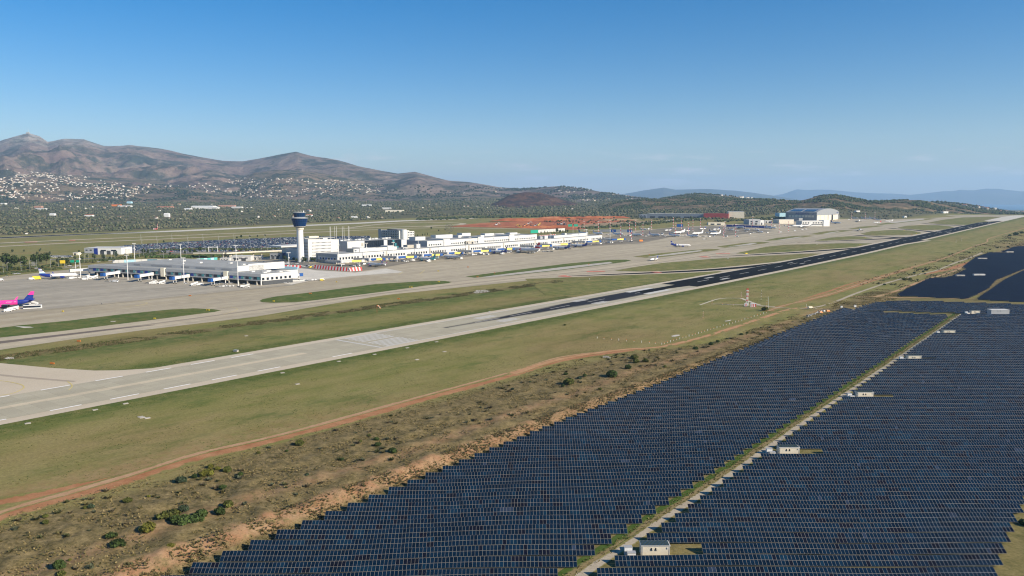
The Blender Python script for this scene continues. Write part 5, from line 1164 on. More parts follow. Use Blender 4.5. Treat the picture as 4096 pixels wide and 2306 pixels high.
for i in range(7): b = MB(); sblk(b, -.5, -.25, 1.2 + i * 5.6, 3.9 + i * 5.6, 5.4, 8.0, GLASSD); b.build('end_window', sat)
b = MB(); sblk(b, -.2, .3, 2.5, W_, -.4, 4.6, DGREY); b.build('dark_end_screen', sat); b = MB(); sblk(b, -.4, .6, 0, 1, -.5, 4.7, WHITE2); b.build('corner_column', sat)
sloop('raised_roof', 12, 72, 11.9, 15.5, LGREY, ROOFG, 17.0, 40, 178)
b = MB(); sblk(b, 39.4, 39.9, 12, 45, 11.9, 17.8, WHITE); sblk(b, 39.4, 39.9, 26, 72, 11.9, 19.2, WHITE); b.build('clerestory_wall', sat)
for a_, c_ in ((46, 58), (66, 90), (98, 108), (120, 146), (160, 168)): b = MB(); sblk(b, a_, c_, 11.75, 11.95, 13.2, 14.6, GREY); b.build('louvre', sat)
sloop('low_roof', W_, 84, -.5, 9.5, WHITE2, ROOFG, None, 34, LS)
for a_, q_, w_, h_ in ((12, 20, 6, 14), (18, 28, 3, 13.5), (8, 12, 2, 13.2), (24, 14, 2, 13.2), (6, 30, 4, 13.2)): b = MB(); sblk(b, a_, a_ + w_, q_, q_ + 4, 12, h_, WHITE2); b.build('rooftop_unit', sat)
for a_, q_ in ((60, 40), (82, 46), (110, 36), (140, 44), (165, 50)): b = MB(); sblk(b, a_, a_ + 3, q_, q_ + 3, 16, 17.6, WHITE2); b.build('rooftop_unit', sat)
sloop('roof_parapet', 84, 84.6, 9.4, 12.5, LBLUE, None, None, 34, LS)
# --- hangar
HS0, HD0 = 2482, 803
hg = Bld('hangar', 'large grey aircraft hangar with an arched roof and pale sliding doors', 'hangar', HS0, HD0)
hg.flat = True; HL = at(3366, 781) - HS0 + 44; HD = 96; n_ = 18
def arch(a): return 29 + 11.5 * math.sin(math.pi * min(1, max(0, a / HL))) ** .75
for i in range(n_):
    a0, a1 = HL * i / n_, HL * (i + 1) / n_
    hg.m.hull([(a0, 0, 20.5), (a1, 0, 20.5), (a1, HD, -1), (a0, HD, -1)], [(a0, 0, arch(a0)), (a1, 0, arch(a1)), (a1, HD, arch(a1)), (a0, HD, arch(a0))], HANGR)
hg.part('arched_roof')
hg.blk(-.5, 0, 0, HD, -1, 29.3, HANGR); hg.part('side_wall')
for i in range(2):
    hg.m.hull([(8, 10 + i * 42, arch(8) + .4), (46, 10 + i * 42, arch(46) + .5), (46, 46 + i * 42, arch(46) + .5), (8, 46 + i * 42, arch(8) + .4)], [(8, 10 + i * 42, arch(8) + .6), (46, 10 + i * 42, arch(46) + .7), (46, 46 + i * 42, arch(46) + .7), (8, 46 + i * 42, arch(8) + .6)], GLASSB); hg.part('roof_glazing')
for i in range(8): hg.blk(-.7, -.45, 8 + i * 10, 16 + i * 10, 14, 20, BEIGE); hg.part('side_window')
for i in range(12):
    if i in (8,): continue
    hg.blk(4 + i * (HL - 8) / 12, 3.6 + (i + 1) * (HL - 8) / 12, .4 + .4 * (i % 2), 1.2 + .4 * (i % 2), 0, 20, CREAM); hg.part('sliding_door')
hg.blk(2, HL - 2, .5, 2.5, 20, 20.6, NAVY); hg.part('door_lintel'); hg.blk(3, HL - 3, 3, 5, -.5, 20, DGREY); hg.part('dark_opening_slab')  # dark slab behind the doors stands in for the shaded inside
for a in (0, HL * .5, HL - 3): hg.blk(a, a + 3, -.2, 1.5, -1, 21, HANGR); hg.part('door_pier')
hg.blk(HL, HL + 26, 6, 40, -1, 17, HANGR); hg.blk(HL, HL + 40, 10, 34, -1, 11, WHITE2); hg.part('annex')
hg.blk(-40, -.6, 40, 80, -1, 12, GREY, ROOFG); hg.part('annex')
def text(parent, body, size, mat, loc, rot, ext=.03, name='lettering', sx=1.0):
    c = bpy.data.curves.new(name, 'FONT'); c.body = body; c.size = size; c.extrude = ext; c.materials.append(mat); c.align_x = 'CENTER'; c.align_y = 'CENTER'; c.resolution_u = 2
    f_ = bpy.data.objects.new(name, c); me = bpy.data.meshes.new_from_object(f_); bpy.data.objects.remove(f_)
    if not me.materials: me.materials.append(mat)
    o = bpy.data.objects.new(name, me); COL.objects.link(o); o.parent = parent; o.location = loc; o.rotation_euler = rot; o.scale = (sx, 1, 1); return o
text(hg.o, 'AEGEAN', 9.5, NAVY, (-.85, 44, 25), (math.pi / 2, 0, -math.pi / 2), .1, sx=1.15)
b = MB(); b.poly([(-.85, 14, 23), (-.85, 8, 27), (-.85, 7.5, 26), (-.85, 12, 22)], NAVY); b.build('logo_mark', hg.o)
text(hg.o, 'AEGEAN', 5, NAVY, (HL - 16, -.1, 26.5), (math.pi / 2, 0, 0), .1)
def simple(name, label, cat, X0, X1, Y, dep, h, wall, roof=ROOFG, doors=0, win=0, d=None, extra=None, face='u', hb=None):
    "a plain building whose front runs between two photo columns on ground row Y; 'u' fronts follow the runway, 'n' fronts face along it"
    p0, p1 = G(X0, Y), G(X1, Y)
    if face == 'u':
        s_, d_ = sd((p0.x + p1.x) / 2, (p0.y + p1.y) / 2); d_ = d or d_; s0 = at(X0, d_); L = at(X1, d_) - s0; B_ = Bld(name, label, cat, s0, d_)
    else:
        v = Vector((p1.x - p0.x, p1.y - p0.y, 0)); L = v.length; s_, d_ = sd(p0.x, p0.y); B_ = Bld(name, label, cat, s_, d_); B_.o.rotation_euler = (0, 0, math.atan2(v.y, v.x))
    B_.flat = True; B_.blk(0, L, 0, dep, -2, h, wall, roof, hb); B_.part('wall')
    for i in range(doors): w_ = L / (doors + .6); B_.blk(w_ * (i + .35), w_ * (i + .95), -.1, .2, 0, min(h * .6, 6), DGREY); B_.part('door')
    for i in range(win): w_ = L / (win + .3); B_.blk(w_ * (i + .3), w_ * (i + .8), -.1, .2, h * .5, h * .72, GLASSD); B_.part('window')
    B_.blk(-.3, L + .3, -.3, dep + .3, h + .02, h + .35, roof if roof is not ROOFG else wall, roof) if hb is None else None
    if hb is None: B_.part('roof')
    return B_, L
BRICKR = M('weathered_red_cladding', (.36, .055, .045), .7, .15)
# white cargo shed at the left
simple('cargo_shed', 'pale grey cargo shed with a blue door on the left', 'shed', 338, 392, 1014, 40, 8, LGREY, WHITE2, 0, 3, face='n')
q_, L = simple('cargo_shed', 'bright white cargo shed joined to the grey one', 'shed', 392, 486, 1019, 34, 10, WHITE, WHITE2, 3, 2, face='n'); q_.blk(-6, 0, -.3, 3, 0, 9.5, NAVY); q_.part('blue_door')
simple('gatehouse', 'small beige hut left of the white cargo shed', 'hut', 292, 312, 1022, 8, 4, CREAM, WHITE2, 1, 1, face='n')
simple('hall', 'small white hall right of the cargo sheds', 'hut', 488, 504, 1017, 14, 7, WHITE2, WHITE2, 1, 1, face='n')
for X0, X1, Y, h, dep, wall, lab in ((880, 918, 1049, 5, 8, WHITE2, 'long low white cabin with three windows near the yard'), (925, 1003, 1045, 6.5, 16, WHITE2, 'white workshop with dark bays under the flyover'), (1006, 1030, 1040, 5, 8, WHITE2, 'white garage right of the workshop'), (888, 925, 1032, 5, 8, BEIGE, 'beige hut in front of the flyover'), (1034, 1049, 1040, 5, 6, WHITE2, 'small white kiosk by the bus yard'), (1128, 1156, 1036, 8, 10, NAVY, 'dark blue glazed office left of the tower'), (1080, 1128, 1038, 8, 10, GREY, 'dark canopy building before the flyover')):
    simple('building', lab, 'building', X0, X1, Y, dep, h, wall, WHITE2 if wall is WHITE2 else ROOFG, 2, 3, face='n')
simple('building', 'orange tiled building seen between office block and hall', 'building', 1357, 1398, 1012, 14, 6, TERRA, TERRA, 1, 0, d=915)
simple('warehouse', 'long grey warehouse row with rooftop vents at the foot of the hills', 'warehouse', 2588, 2814, 873, 60, 14, LGREY, WHITE2, 6, 0, face='n')
simple('warehouse', 'long red hall joining the grey warehouse', 'warehouse', 2814, 2914, 875, 50, 16, BRICKR, BRICKR, 0, 0, face='n')
simple('warehouse', 'tall cream hall at the end of the red hall', 'warehouse', 2914, 2977, 874, 60, 21, CREAM, WHITE2, 0, 0, face='n')
simple('warehouse', 'low white building left of the grey warehouse', 'warehouse', 2558, 2588, 873, 30, 12, WHITE2, WHITE2, 3, 2, face='n')
simple('shed', 'white twin-gabled shed left of the hangar', 'shed', 2996, 3040, 900, 36, 15, LGREY, WHITE2, 2, 2, face='n')
simple('shed', 'white block joined to the twin-gabled shed', 'shed', 3041, 3055, 900, 30, 13, WHITE, WHITE2, 1, 0, face='n')
simple('shed', 'cream box in front of the hangar side wall', 'shed', 3116, 3175, 896, 30, 12, BEIGE, WHITE2, 0, 0, face='n')
q_, L = simple('building', 'three-storey white office in front of the hangar corner', 'office building', 3207, 3292, 906, 26, 15, WHITE2, WHITE2, 0, 8, face='n'); q_.blk(2, L - 2, -.15, .1, 4, 5.6, GLASSD); q_.part('window_band'); q_.blk(L, L + 20, -2, 20, -1, 17, WHITE); q_.part('white_wing')
simple('building', 'blue and white roofed building behind the hangar', 'building', 3118, 3150, 868, 30, 12, LBLUE, LBLUE, 0, 0, face='n')
simple('building', 'low white building by the apron left of the hangar', 'building', 3058, 3088, 893, 20, 7, WHITE2, WHITE2, 2, 2, face='n')
simple('warehouse', 'cream shed with a low roof beside the parked jets', 'shed', 2833, 2900, 901, 18, 7, CREAM, CREAM, 2, 0, face='n')
simple('hut', 'white hut on the slope behind the runway end', 'hut', 3774, 3793, 854, 12, 7, WHITE, WHITE2, 0, 2, face='n')
simple('hut', 'low white house in the pines right of the hangar', 'hut', 3425, 3440, 849, 10, 5, WHITE, WHITE2, 0, 2, face='n')
simple('hut', 'small white cabin at the apron edge before the brown hill', 'hut', 3618, 3626, 872, 8, 6, WHITE, WHITE2, 1, 0, face='n')
# blue hoarding behind the remote stands, cut into panels
def panels(name, label, cat, px, h, mats, w_, group=None, lean=0.0, pname='panel', t=.25):
    P_ = [G(*p) for p in px]; o = thing(name, label, cat, tuple(P_[0]), 0, group); k = 0
    for p, q in zip(P_, P_[1:]):
        v = q - p; L = v.length; n = max(1, round(L / w_)); u = v.normalized(); nn = Vector((u.y, -u.x, 0))
        if nn.y > 0: nn = -nn
        for i in range(n):
            a, c = p + v * (i / n) - P_[0], p + v * ((i + .97) / n) - P_[0]; b = MB(); m_ = mats[k % len(mats)]; k += 1
            za, zc = float(zg(a.x + P_[0].x, a.y + P_[0].y)) - P_[0].z, float(zg(c.x + P_[0].x, c.y + P_[0].y)) - P_[0].z
            A0, C0 = Vector((a.x, a.y, za - .1)), Vector((c.x, c.y, zc - .1)); up = Vector((0, 0, h)) - nn * lean
            b.hull([A0, C0, C0 - nn * t, A0 - nn * t], [A0 + up, C0 + up, C0 - nn * t + up, A0 - nn * t + up], m_); b.build(pname, o)
    return o
panels('hoarding', 'long dark blue hoarding behind the remote stands', 'hoarding', [(2905, 908), (3085, 915)], 6, [NAVY], 16)
panels('hoarding', 'short blue hoarding among the parked jets', 'hoarding', [(2707, 909), (2732, 909)], 8, [BLUE], 12)
panels('hoarding', 'blue-grey wall behind the row of white jets', 'hoarding', [(2400, 930), (2530, 931)], 7, [LGREY, LGREY, BLUE], 12)
panels('hoarding', 'pale blue and white hoarding behind the satellite roof', 'hoarding', [(450, 1053), (590, 1049), (630, 1050), (700, 1048), (770, 1049)], 4, [WHITE2, WHITE2, LBLUE, LBLUE], 7)
panels('hoarding', 'pale green and white hoarding right of the pale blue one', 'hoarding', [(772, 1047), (830, 1043), (870, 1040)], 3.5, [TEAL, LBLUE], 6)
panels('wall', 'long white wall behind the conifers at the end of the concourse', 'wall', [(2135, 933), (2260, 925)], 7, [WHITE2], 14)
panels('blast_fence', 'big red and white slanted blast fence before the concourse', 'blast fence', [(1256, 1075), (1310, 1080), (1370, 1085), (1400, 1087), (1450, 1083)], 4.6, [RED, WHITE2], 2.3, 'red and white blast fences', 1.8)
panels('blast_fence', 'smaller red and white blast fence left of the big one', 'blast fence', [(1076, 1068), (1140, 1072), (1204, 1073)], 3.4, [WHITE2, RED], 2.3, 'red and white blast fences', 1.2)
panels('blast_fence', 'red and white blast fence behind the satellite roof', 'blast fence', [(690, 1057), (780, 1061), (878, 1060)], 3.6, [RED, WHITE2], 2.6, 'red and white blast fences', 1.2)
panels('blast_fence', 'small red and white fence far behind the conifers', 'blast fence', [(2160, 950), (2225, 945)], 4, [WHITE2, RED], 3.5, 'red and white blast fences', 1.0)
panels('wall', 'low white wall right of the satellite', 'wall', [(1160, 1127), (1238, 1124)], 1.2, [WHITE2], 6)
# flyover
fo = thing('flyover', 'pale concrete road flyover left of the tower', 'bridge', tuple(G(790, 1035)))
P_ = [G(x, y) for x, y in ((780, 1032), (900, 1033), (1020, 1026), (1190, 1018))]
for i, (p, q) in enumerate(zip(P_, P_[1:])):
    v = (q - p); nn = Vector((-v.y, v.x, 0)).normalized() * 5; o_ = P_[0] - (P_[0] - G(790, 1035)) ; o_ = G(790, 1035)
    a, c = p - o_, q - o_; zb = 6.0; b = MB(); b.hull([(a.x - nn.x, a.y - nn.y, zb), (c.x - nn.x, c.y - nn.y, zb), (c.x + nn.x, c.y + nn.y, zb), (a.x + nn.x, a.y + nn.y, zb)], [(a.x - nn.x, a.y - nn.y, zb + 2), (c.x - nn.x, c.y - nn.y, zb + 2), (c.x + nn.x, c.y + nn.y, zb + 2), (a.x + nn.x, a.y + nn.y, zb + 2)], BEIGE, True, ASPHG); b.build('deck', fo)
    for f_ in (.15, .55, .95):
        e_ = a + (c - a) * f_; b = MB(); b.tube((e_.x, e_.y, -1), (e_.x, e_.y, 6), 1, CONC, n=8); b.build('pier', fo)
# --- jet bridges
def jetway(label, R_, C_, mat, panel, fix=None, group='jet bridges of the main terminal', cabm=BLUE, hf=5.0):
    "rotunda at R_, cab at C_ (world points); fix = where the fixed bridge starts"
    o = thing('jet_bridge', label, 'jet bridge', (R_.x, R_.y, R_.z), 0, group); v = Vector((C_.x - R_.x, C_.y - R_.y, 0)); L = v.length; a = math.atan2(v.y, v.x); u = v.normalized()
    b = MB(); b.tube((0, 0, -.3), (0, 0, hf), .5, WHITE, n=8); b.build('column', o)
    b = MB(); b.lathe([(2.1, hf - .2), (2.1, hf + 3.2), (.1, hf + 3.5)], WHITE2, 14); b.build('rotunda', o)
    b = MB(); c = u * (L * .47); b.box((c.x, c.y, hf + 1.5), (L * .86, 2.9, 2.7), mat, a); b.build('tunnel', o)
    if panel:
        nn = Vector((u.y, -u.x, 0)); nn = nn if nn.y < 0 else -nn; c = u * (L * .66) + nn * 1.5; b = MB(); b.box((c.x, c.y, hf + 1.6), (L * .42, .12, 2.5), PALEYEL, a); b.build('advert_panel', o)
    c = u * (L * .95); b = MB(); b.box((c.x, c.y, hf + 1.4), (4.2, 3.8, 3.3), cabm, a); b.build('cab', o)
    c = u * (L * .8); nn = Vector((u.y, -u.x, 0)) * 1.6; b = MB()
    for k in (-1, 1): b.tube((c.x + nn.x * k, c.y + nn.y * k, .4), (c.x + nn.x * k, c.y + nn.y * k, hf + .3), .28, WHITE, n=6); b.tube((c.x + nn.x * k - .5, c.y + nn.y * k, .5), (c.x + nn.x * k + .5, c.y + nn.y * k, .5), .5, BLACK, n=8)
    b.build('wheel_carriage', o)
    if fix is not None:
        w = Vector((fix.x - R_.x, fix.y - R_.y, 0)); Lf = w.length; af = math.atan2(w.y, w.x); uf = w.normalized(); c = uf * Lf * .5; b = MB(); b.box((c.x, c.y, hf + .2), (Lf, 2.6, .3), WHITE2, af); b.box((c.x, c.y, hf + 3.1), (Lf, 2.6, .25), WHITE2, af)
        n = max(3, int(Lf / 2.2))
        for i in range(n + 1):
            e_ = uf * (Lf * i / n); nf = Vector((uf.y, -uf.x, 0)) * 1.25
            for k in (-1, 1):
                b.tube((e_.x + nf.x * k, e_.y + nf.y * k, hf + .2), (e_.x + nf.x * k, e_.y + nf.y * k, hf + 3.1), .13, WHITE2, n=4)
                if i < n: e2_ = uf * (Lf * (i + 1) / n); b.tube((e_.x + nf.x * k, e_.y + nf.y * k, hf + .2), (e2_.x + nf.x * k, e2_.y + nf.y * k, hf + 3.1), .09, WHITE2, n=4)
        c = uf * Lf * .5; b.box((c.x, c.y, hf + 1.6), (Lf, 1.9, 2.6), STEEL, af)
        b.build('lattice_bridge', o); b = MB(); e_ = uf * Lf * .5; b.tube((e_.x, e_.y, -.3), (e_.x, e_.y, hf), .4, WHITE2, n=6); b.build('pier', o)
    return o
def PD(s_, d_): x, y = xy(s_, d_); return Vector((x, y, float(zg(x, y))))
JW = [(1366, 1455, WHITE2), (1478, 1538, BLUE), (1588, 1664, BLUE), (1690, 1768, BLUE), (1790, 1850, BLUE), (1888, 1962, BLUE), (1985, 2056, BLUE), (2135, 2205, BLUE), (2208, 2278, WHITE2), (2340, 2402, BLUE), (2440, 2500, BLUE)]
for i, (a_, c_, m_) in enumerate(JW):
    sr = at(a_, 826); R_ = PD(sr, 826); jetway('%s jet bridge from the left along the concourse, %s tunnel with a yellow board' % (ordinal(i + 1), 'white' if m_ is WHITE2 else 'blue'), R_, PD(at(c_, 816), 816), m_, True, PD(sr - 6, 849.5), cabm=WHITE2 if i == 0 else BLUE)
for (a_, c_, lab) in (((2415, 968), (2452, 975), 'white jet bridge at the far end of the concourse'),):
    jetway(lab, G(*a_), G(*c_), WHITE2, False, None)
for i, (a_, c_) in enumerate([((474, 1112), (410, 1124)), ((608, 1119), (546, 1131)), ((752, 1127), (686, 1139)), ((902, 1135), (840, 1147))]):
    jetway('white jet bridge with a blue cab, %s from the left under the satellite gallery' % ordinal(i + 1), G(*a_), G(*c_), WHITE, False, None, 'jet bridges of the satellite', hf=4.6)
jetway('white jet bridge at the right end of the satellite', G(1157, 1124), G(1206, 1121), WHITE, False, None, 'jet bridges of the satellite', hf=4.6)
jetway('white jet bridge reaching the blue-tailed jet at the satellite', G(360, 1100), G(284, 1104), WHITE, False, None, 'jet bridges of the satellite', WHITE2, 4.6)
# ------------------------------------------------------------------ aircraft
RING = [(18.8, .12, 3.05), (18.45, .5, 3.1), (17.8, .9, 3.2), (16.6, 1.4, 3.38), (15, 1.8, 3.52), (13, 2, 3.6), (4, 2, 3.6), (-2, 2, 3.6), (-8, 2, 3.6), (-12, 1.72, 3.88), (-15.5, 1.05, 4.35), (-18.0, .45, 4.78), (-18.8, .18, 4.9)]
def airliner(label, loc, heading, body=WHITE, tail=NAVY, aft=None, mid=None, engine=None, fin=None, k=1.0, kx=1.0, group='parked airliners', winglet=None, prop=False, gear=True):
    "heading = compass bearing of the nose, +Y being 0"
    o = thing('airliner' if not prop else 'turboprop_aircraft', label, 'airplane', (loc[0], loc[1], loc[2]), math.pi / 2 - R(heading), group)
    n = 16; b = MB(); S = []
    for x, r, z in RING: S.append([(x * kx, r * math.cos(2 * math.pi * (i + .5) / n), z + r * math.sin(2 * math.pi * (i + .5) / n)) for i in range(n)])
    for j in range(len(S) - 1):
        x = RING[j][0]
        for i in range(n):
            m_ = body
            if mid and -9 < x <= 4.5: m_ = mid
            if aft and x <= -8: m_ = aft
            if 10 <= i <= 13 and not (mid and x <= 4.5): m_ = LGREY if m_ is body else m_
            b.poly([S[j][i], S[j][(i + 1) % n], S[j + 1][(i + 1) % n], S[j + 1][i]], m_)
    b.poly(S[0][::-1], body); b.poly(S[-1], body); fu = b.build('fuselage', o, smooth=True)
    b = MB(); w_ = MB()
    for sy in (-1, 1):
        for i in range(28):
            x = (13.4 - i * .95) * kx; w_.poly([(x, sy * 1.985, 3.95), (x - .3 * kx, sy * 1.985, 3.95), (x - .3 * kx, sy * 1.955, 4.25), (x, sy * 1.955, 4.25)], GLASSD)
    tag(w_.build('cabin_windows', fu), kind='stuff')
    b.poly([(17.35 * kx, .75, 3.95), (17.35 * kx, -.75, 3.95), (16.6 * kx, -1.0, 4.45), (16.6 * kx, 1.0, 4.45)], GLASSD); b.build('cockpit_window', fu)
    for sy in (-1, 1):
        b = MB()
        if prop: rx, rz, tx, tz, ty = (2.5, -.8), 5.4, (1.6, -.2), 5.5, 13.5
        else: rx, rz, tx, tz, ty = (3.4, -4.2), 2.5, (-4.6, -6.3), 3.9, 16.6
        bot = [(rx[0] * kx, sy * 1.5, rz - .25), (tx[0] * kx, sy * ty, tz), (tx[1] * kx, sy * ty, tz), (rx[1] * kx, sy * 1.5, rz - .1)]
        top = [(rx[0] * kx - .6, sy * 1.5, rz + .35), (tx[0] * kx - .2, sy * ty, tz + .14), (tx[1] * kx + .1, sy * ty, tz + .1), (rx[1] * kx + .5, sy * 1.5, rz + .2)]
        b.hull(bot, top, LGREY if not prop else WHITE); wing = b.build('wing', o)
        if not prop:
            b = MB(); b.hull([(-4.7 * kx, sy * 16.5, 3.95), (-6.3 * kx, sy * 16.5, 3.95), (-6.3 * kx, sy * 16.7, 3.95), (-4.7 * kx, sy * 16.7, 3.95)], [(-6.6 * kx, sy * 17.2, 6.2), (-7.3 * kx, sy * 17.2, 6.2), (-7.3 * kx, sy * 17.35, 6.2), (-6.6 * kx, sy * 17.35, 6.2)], winglet or tail); b.build('winglet', wing)
        b = MB(); ex, ey, ez, er, el = (5.6, 5.7, 1.85, 1.08, 3.9) if not prop else (3.4, 4.0, 4.9, .6, 4.6)
        ring = lambda x, r: [(x * kx, sy * ey + r * math.cos(2 * math.pi * i / 14), ez + r * math.sin(2 * math.pi * i / 14)) for i in range(14)]
        em = engine or body
        b.hull(ring(ex, er * .92), ring(ex - 1.2, er), em, False); b.hull(ring(ex - 1.2, er), ring(ex - el, er * .72), em, False); b.poly(ring(ex - .25, er * .86), BLACK); b.poly(ring(ex - el, er * .72)[::-1], DGREY)
        if not prop: b.bx((ex - 1) * kx, (ex - el - .6) * kx, sy * ey - .15, sy * ey + .15, 2.7, 3.1, em)
        e_ = b.build('engine', o)
        if prop:
            b = MB()
            for q in range(6): a = q * math.pi / 3; b.tube((ex + .2, sy * ey, ez), (ex + .2, sy * ey + 1.9 * math.cos(a), ez + 1.9 * math.sin(a)), .12, DGREY, n=4)
            b.build('propeller', e_)
        b = MB(); hz_ = 4.9 if not prop else 10.2
        b.hull([(-14.9 * kx, sy * .35, hz_), (-17.3 * kx, sy * 6.1, hz_ + .35), (-18.7 * kx, sy * 6.1, hz_ + .35), (-17.9 * kx, sy * .35, hz_)], [(-15.1 * kx, sy * .35, hz_ + .25), (-17.4 * kx, sy * 6.1, hz_ + .5), (-18.6 * kx, sy * 6.1, hz_ + .45), (-17.8 * kx, sy * .35, hz_ + .2)], aft or (LGREY if not prop else WHITE)); b.build('tailplane', o)
    fins = fin or [tail] * 4; nb = len(fins); b = MB(); fx = [(-11.6, -17.6, 5.2), (-16.7, -18.9, 11.6)]
    for i in range(nb):
        f0, f1 = i / nb, (i + 1) / nb; p = lambda f, q: (fx[0][q] + (fx[1][q] - fx[0][q]) * f) * kx; z_ = lambda f: 5.2 + 6.4 * f; t_ = lambda f: .24 * (1 - .5 * f)
        b.hull([(p(f0, 0), -.02, z_(f0)), (p(f0, 0) - 1.5, -t_(f0), z_(f0)), (p(f0, 1), -.03, z_(f0)), (p(f0, 1), .03, z_(f0)), (p(f0, 0) - 1.5, t_(f0), z_(f0)), (p(f0, 0), .02, z_(f0))],
               [(p(f1, 0), -.02, z_(f1)), (p(f1, 0) - .7, -t_(f1), z_(f1)), (p(f1, 1), -.03, z_(f1)), (p(f1, 1), .03, z_(f1)), (p(f1, 0) - .7, t_(f1), z_(f1)), (p(f1, 0), .02, z_(f1))], fins[i], i == nb - 1)
    b.build('tail_fin', o)
    for x, ys in ((12.8, (0,)), (-1.8, (-3.8, 3.8))):
        for y in ys:
            b = MB(); b.tube((x * kx, y, .5), (x * kx, y, 2.3), .16, STEEL, n=5); b.tube((x * kx, y - .5, .5), (x * kx, y + .5, .5), .52, BLACK, n=10); b.build('landing_gear', o)
    if k != 1.0: o.scale = (k, k, k)
    return o, fu
def PX(X, Y): return tuple(G(X, Y))
NB = 360 - (90 - math.degrees(TH)) - 0.0        # bearing of "away from the runway"
NB = math.degrees(math.atan2(-cs, sn)); SB = NB + 180; UB = math.degrees(TH)
o_, fu = airliner('magenta and white airliner with a blue and magenta tail fin at the left edge', PX(20, 1231), 243, WHITE, BLUE, NAVY, PINK, PINK, [NAVY, NAVY, NAVY, PINK, PINK], kx=1.06, k=1.09, winglet=PINK, group='airliners with bright liveries')
text(fu, 'wizzair.com', 1.05, WHITE, (-4.4, -1.93, 4.3), (math.pi / 2, 0, 0), .02, sx=1.5) if False else text(fu, 'wizzair.com', 1.0, WHITE, (-4.4, 2.0, 4.35), (math.pi / 2, 0, math.pi), .02, sx=1.4)
CHEV = [NAVY, LBLUE, NAVY, WHITE, NAVY, NAVY]
airliner('white airliner with a blue chevron tail beside the satellite end', PX(236, 1115), 63, WHITE, NAVY, NAVY, None, NAVY, [NAVY, LBLUE, WHITE, NAVY, WHITE, NAVY], group='airliners with bright liveries')
STR = [PINK, WHITE, NAVY, WHITE, PINK, WHITE, PINK]
GATE = [(1500, 1067, 'white airliner with a magenta striped tail behind the blast fence', dict(fin=STR, tail=PINK, engine=BLUE, k=.9)), (1706, 1045, 'white airliner with a turquoise tail at the concourse', dict(tail=TEAL, aft=TEAL, engine=TEAL)), (1812, 1037, 'silvery white airliner with a dark cheat line and white tail at the concourse', dict(tail=LGREY, engine=LGREY, fin=[LGREY, LGREY, NAVY, LGREY])),
        (1993, 1016, 'white airliner with a blue chevron tail left of the red-tailed jet', dict(tail=NAVY, aft=NAVY, engine=NAVY, fin=CHEV)), (2245, 999, 'white airliner with a blue chevron tail right of the red-tailed jet', dict(tail=NAVY, aft=NAVY, engine=WHITE, fin=CHEV)), (2316, 990, 'white airliner with a plain blue tail near the far end of the concourse', dict(tail=BLUE, aft=NAVY, engine=NAVY, fin=[NAVY, BLUE, NAVY, WHITE, NAVY]))]
for X, Y, lab, kw in GATE: airliner(lab, PX(X, Y), NB, group='airliners parked nose-in at the concourse', **kw)
airliner('large white wide-body airliner with a bright red tail at the concourse', PX(2100, 1012), NB, tail=RED, engine=WHITE, fin=[RED, RED, WHITE, RED, RED, RED], k=1.55, kx=1.06, group='airliners parked nose-in at the concourse')
airliner('white airliner with a blue tail taxiing across the open apron', PX(2722, 989), 93, WHITE, NAVY, NAVY, None, NAVY, [NAVY, NAVY, WHITE, NAVY, NAVY, NAVY], group='taxiing aircraft')
airliner('small white propeller airliner with a blue tail on the parallel taxiway', PX(2617, 1044), 218, WHITE, NAVY, None, None, WHITE, [NAVY] * 3, k=.72, kx=.95, prop=True, group='taxiing aircraft')
airliner('white jet taxiing out by the last grass islands', PX(3440, 925), 200, WHITE, LGREY, group='taxiing aircraft')
rowp = [(2333, 938, 'NAVY'), (2391, 940, 'PINKW'), (2470, 942, 'PINKW'), (2545, 945, 'PINKW'), (2618, 946, 'PINKW'), (2698, 948, 'PINKW'), (2770, 950, 'PINKW')]
PALEP = M('faded_pink_paint', (.75, .38, .42), .4, .05)
p0, _ = airliner('x', PX(*rowp[1][:2]), 148, WHITE, PALEP, fin=[PALEP, WHITE, PALEP, WHITE, PALEP], group='row of white airliners with pale red tails')
p0['label'] = 'white airliner with pale red tail, first from the left in the remote row'
for i, (X, Y, c) in enumerate(rowp[2:]): copy_tree(p0, PX(X, Y), p0.rotation_euler.z, 'white airliner with pale red tail, %s from the left in the remote row' % ordinal(i + 2))
airliner('white airliner with a blue tail at the left end of the remote row', PX(2333, 938), 148, WHITE, NAVY, group='row of white airliners with pale red tails')
W1 = [(2718, 936, 235, 1.15), (2791, 940, 235, 1.1), (2862, 941, 235, 1.1)]
w0, _ = airliner('x', PX(2718, 936), 235, WHITE, WHITE, group='all-white airliners on the remote stands')
w0['label'] = 'all-white airliner, left one of the three behind the remote row'
for i, (X, Y, h, k_) in enumerate(W1[1:]): copy_tree(w0, PX(X, Y), w0.rotation_euler.z, 'all-white airliner, %s of the three behind the remote row' % ('middle one', 'right one')[i])
s0_, _ = airliner('x', PX(2673, 926), 225, WHITE, NAVY, prop=True, k=.75, group='small aircraft on the back stands')
s0_['label'] = 'small white propeller aircraft, first from the left on the back stands'
for i, (X, Y, h) in enumerate([(2743, 928, 240), (2812, 920, 225), (2866, 922, 230), (2852, 931, 150), (2923, 924, 170), (2987, 924, 165), (3041, 933, 170), (3028, 925, 175), (2572, 922, 150), (2595, 921, 200)]): copy_tree(s0_, PX(X, Y), math.pi / 2 - R(h), 'small white aircraft, %s of those scattered over the back stands' % ordinal(i + 2))
airliner('white airliner with a blue nose before the dark blue hoarding', PX(2956, 915), 150, WHITE, NAVY, None, None, NAVY, group='airliners by the hangar stands')
airliner('white airliner at the right end of the dark blue hoarding', PX(3084, 917), 150, WHITE, WHITE, group='airliners by the hangar stands')
airliner('long white wide-body jet parked before the three-storey office', PX(3207, 911), 262, WHITE, WHITE, k=1.3, kx=1.2, group='airliners by the hangar stands')
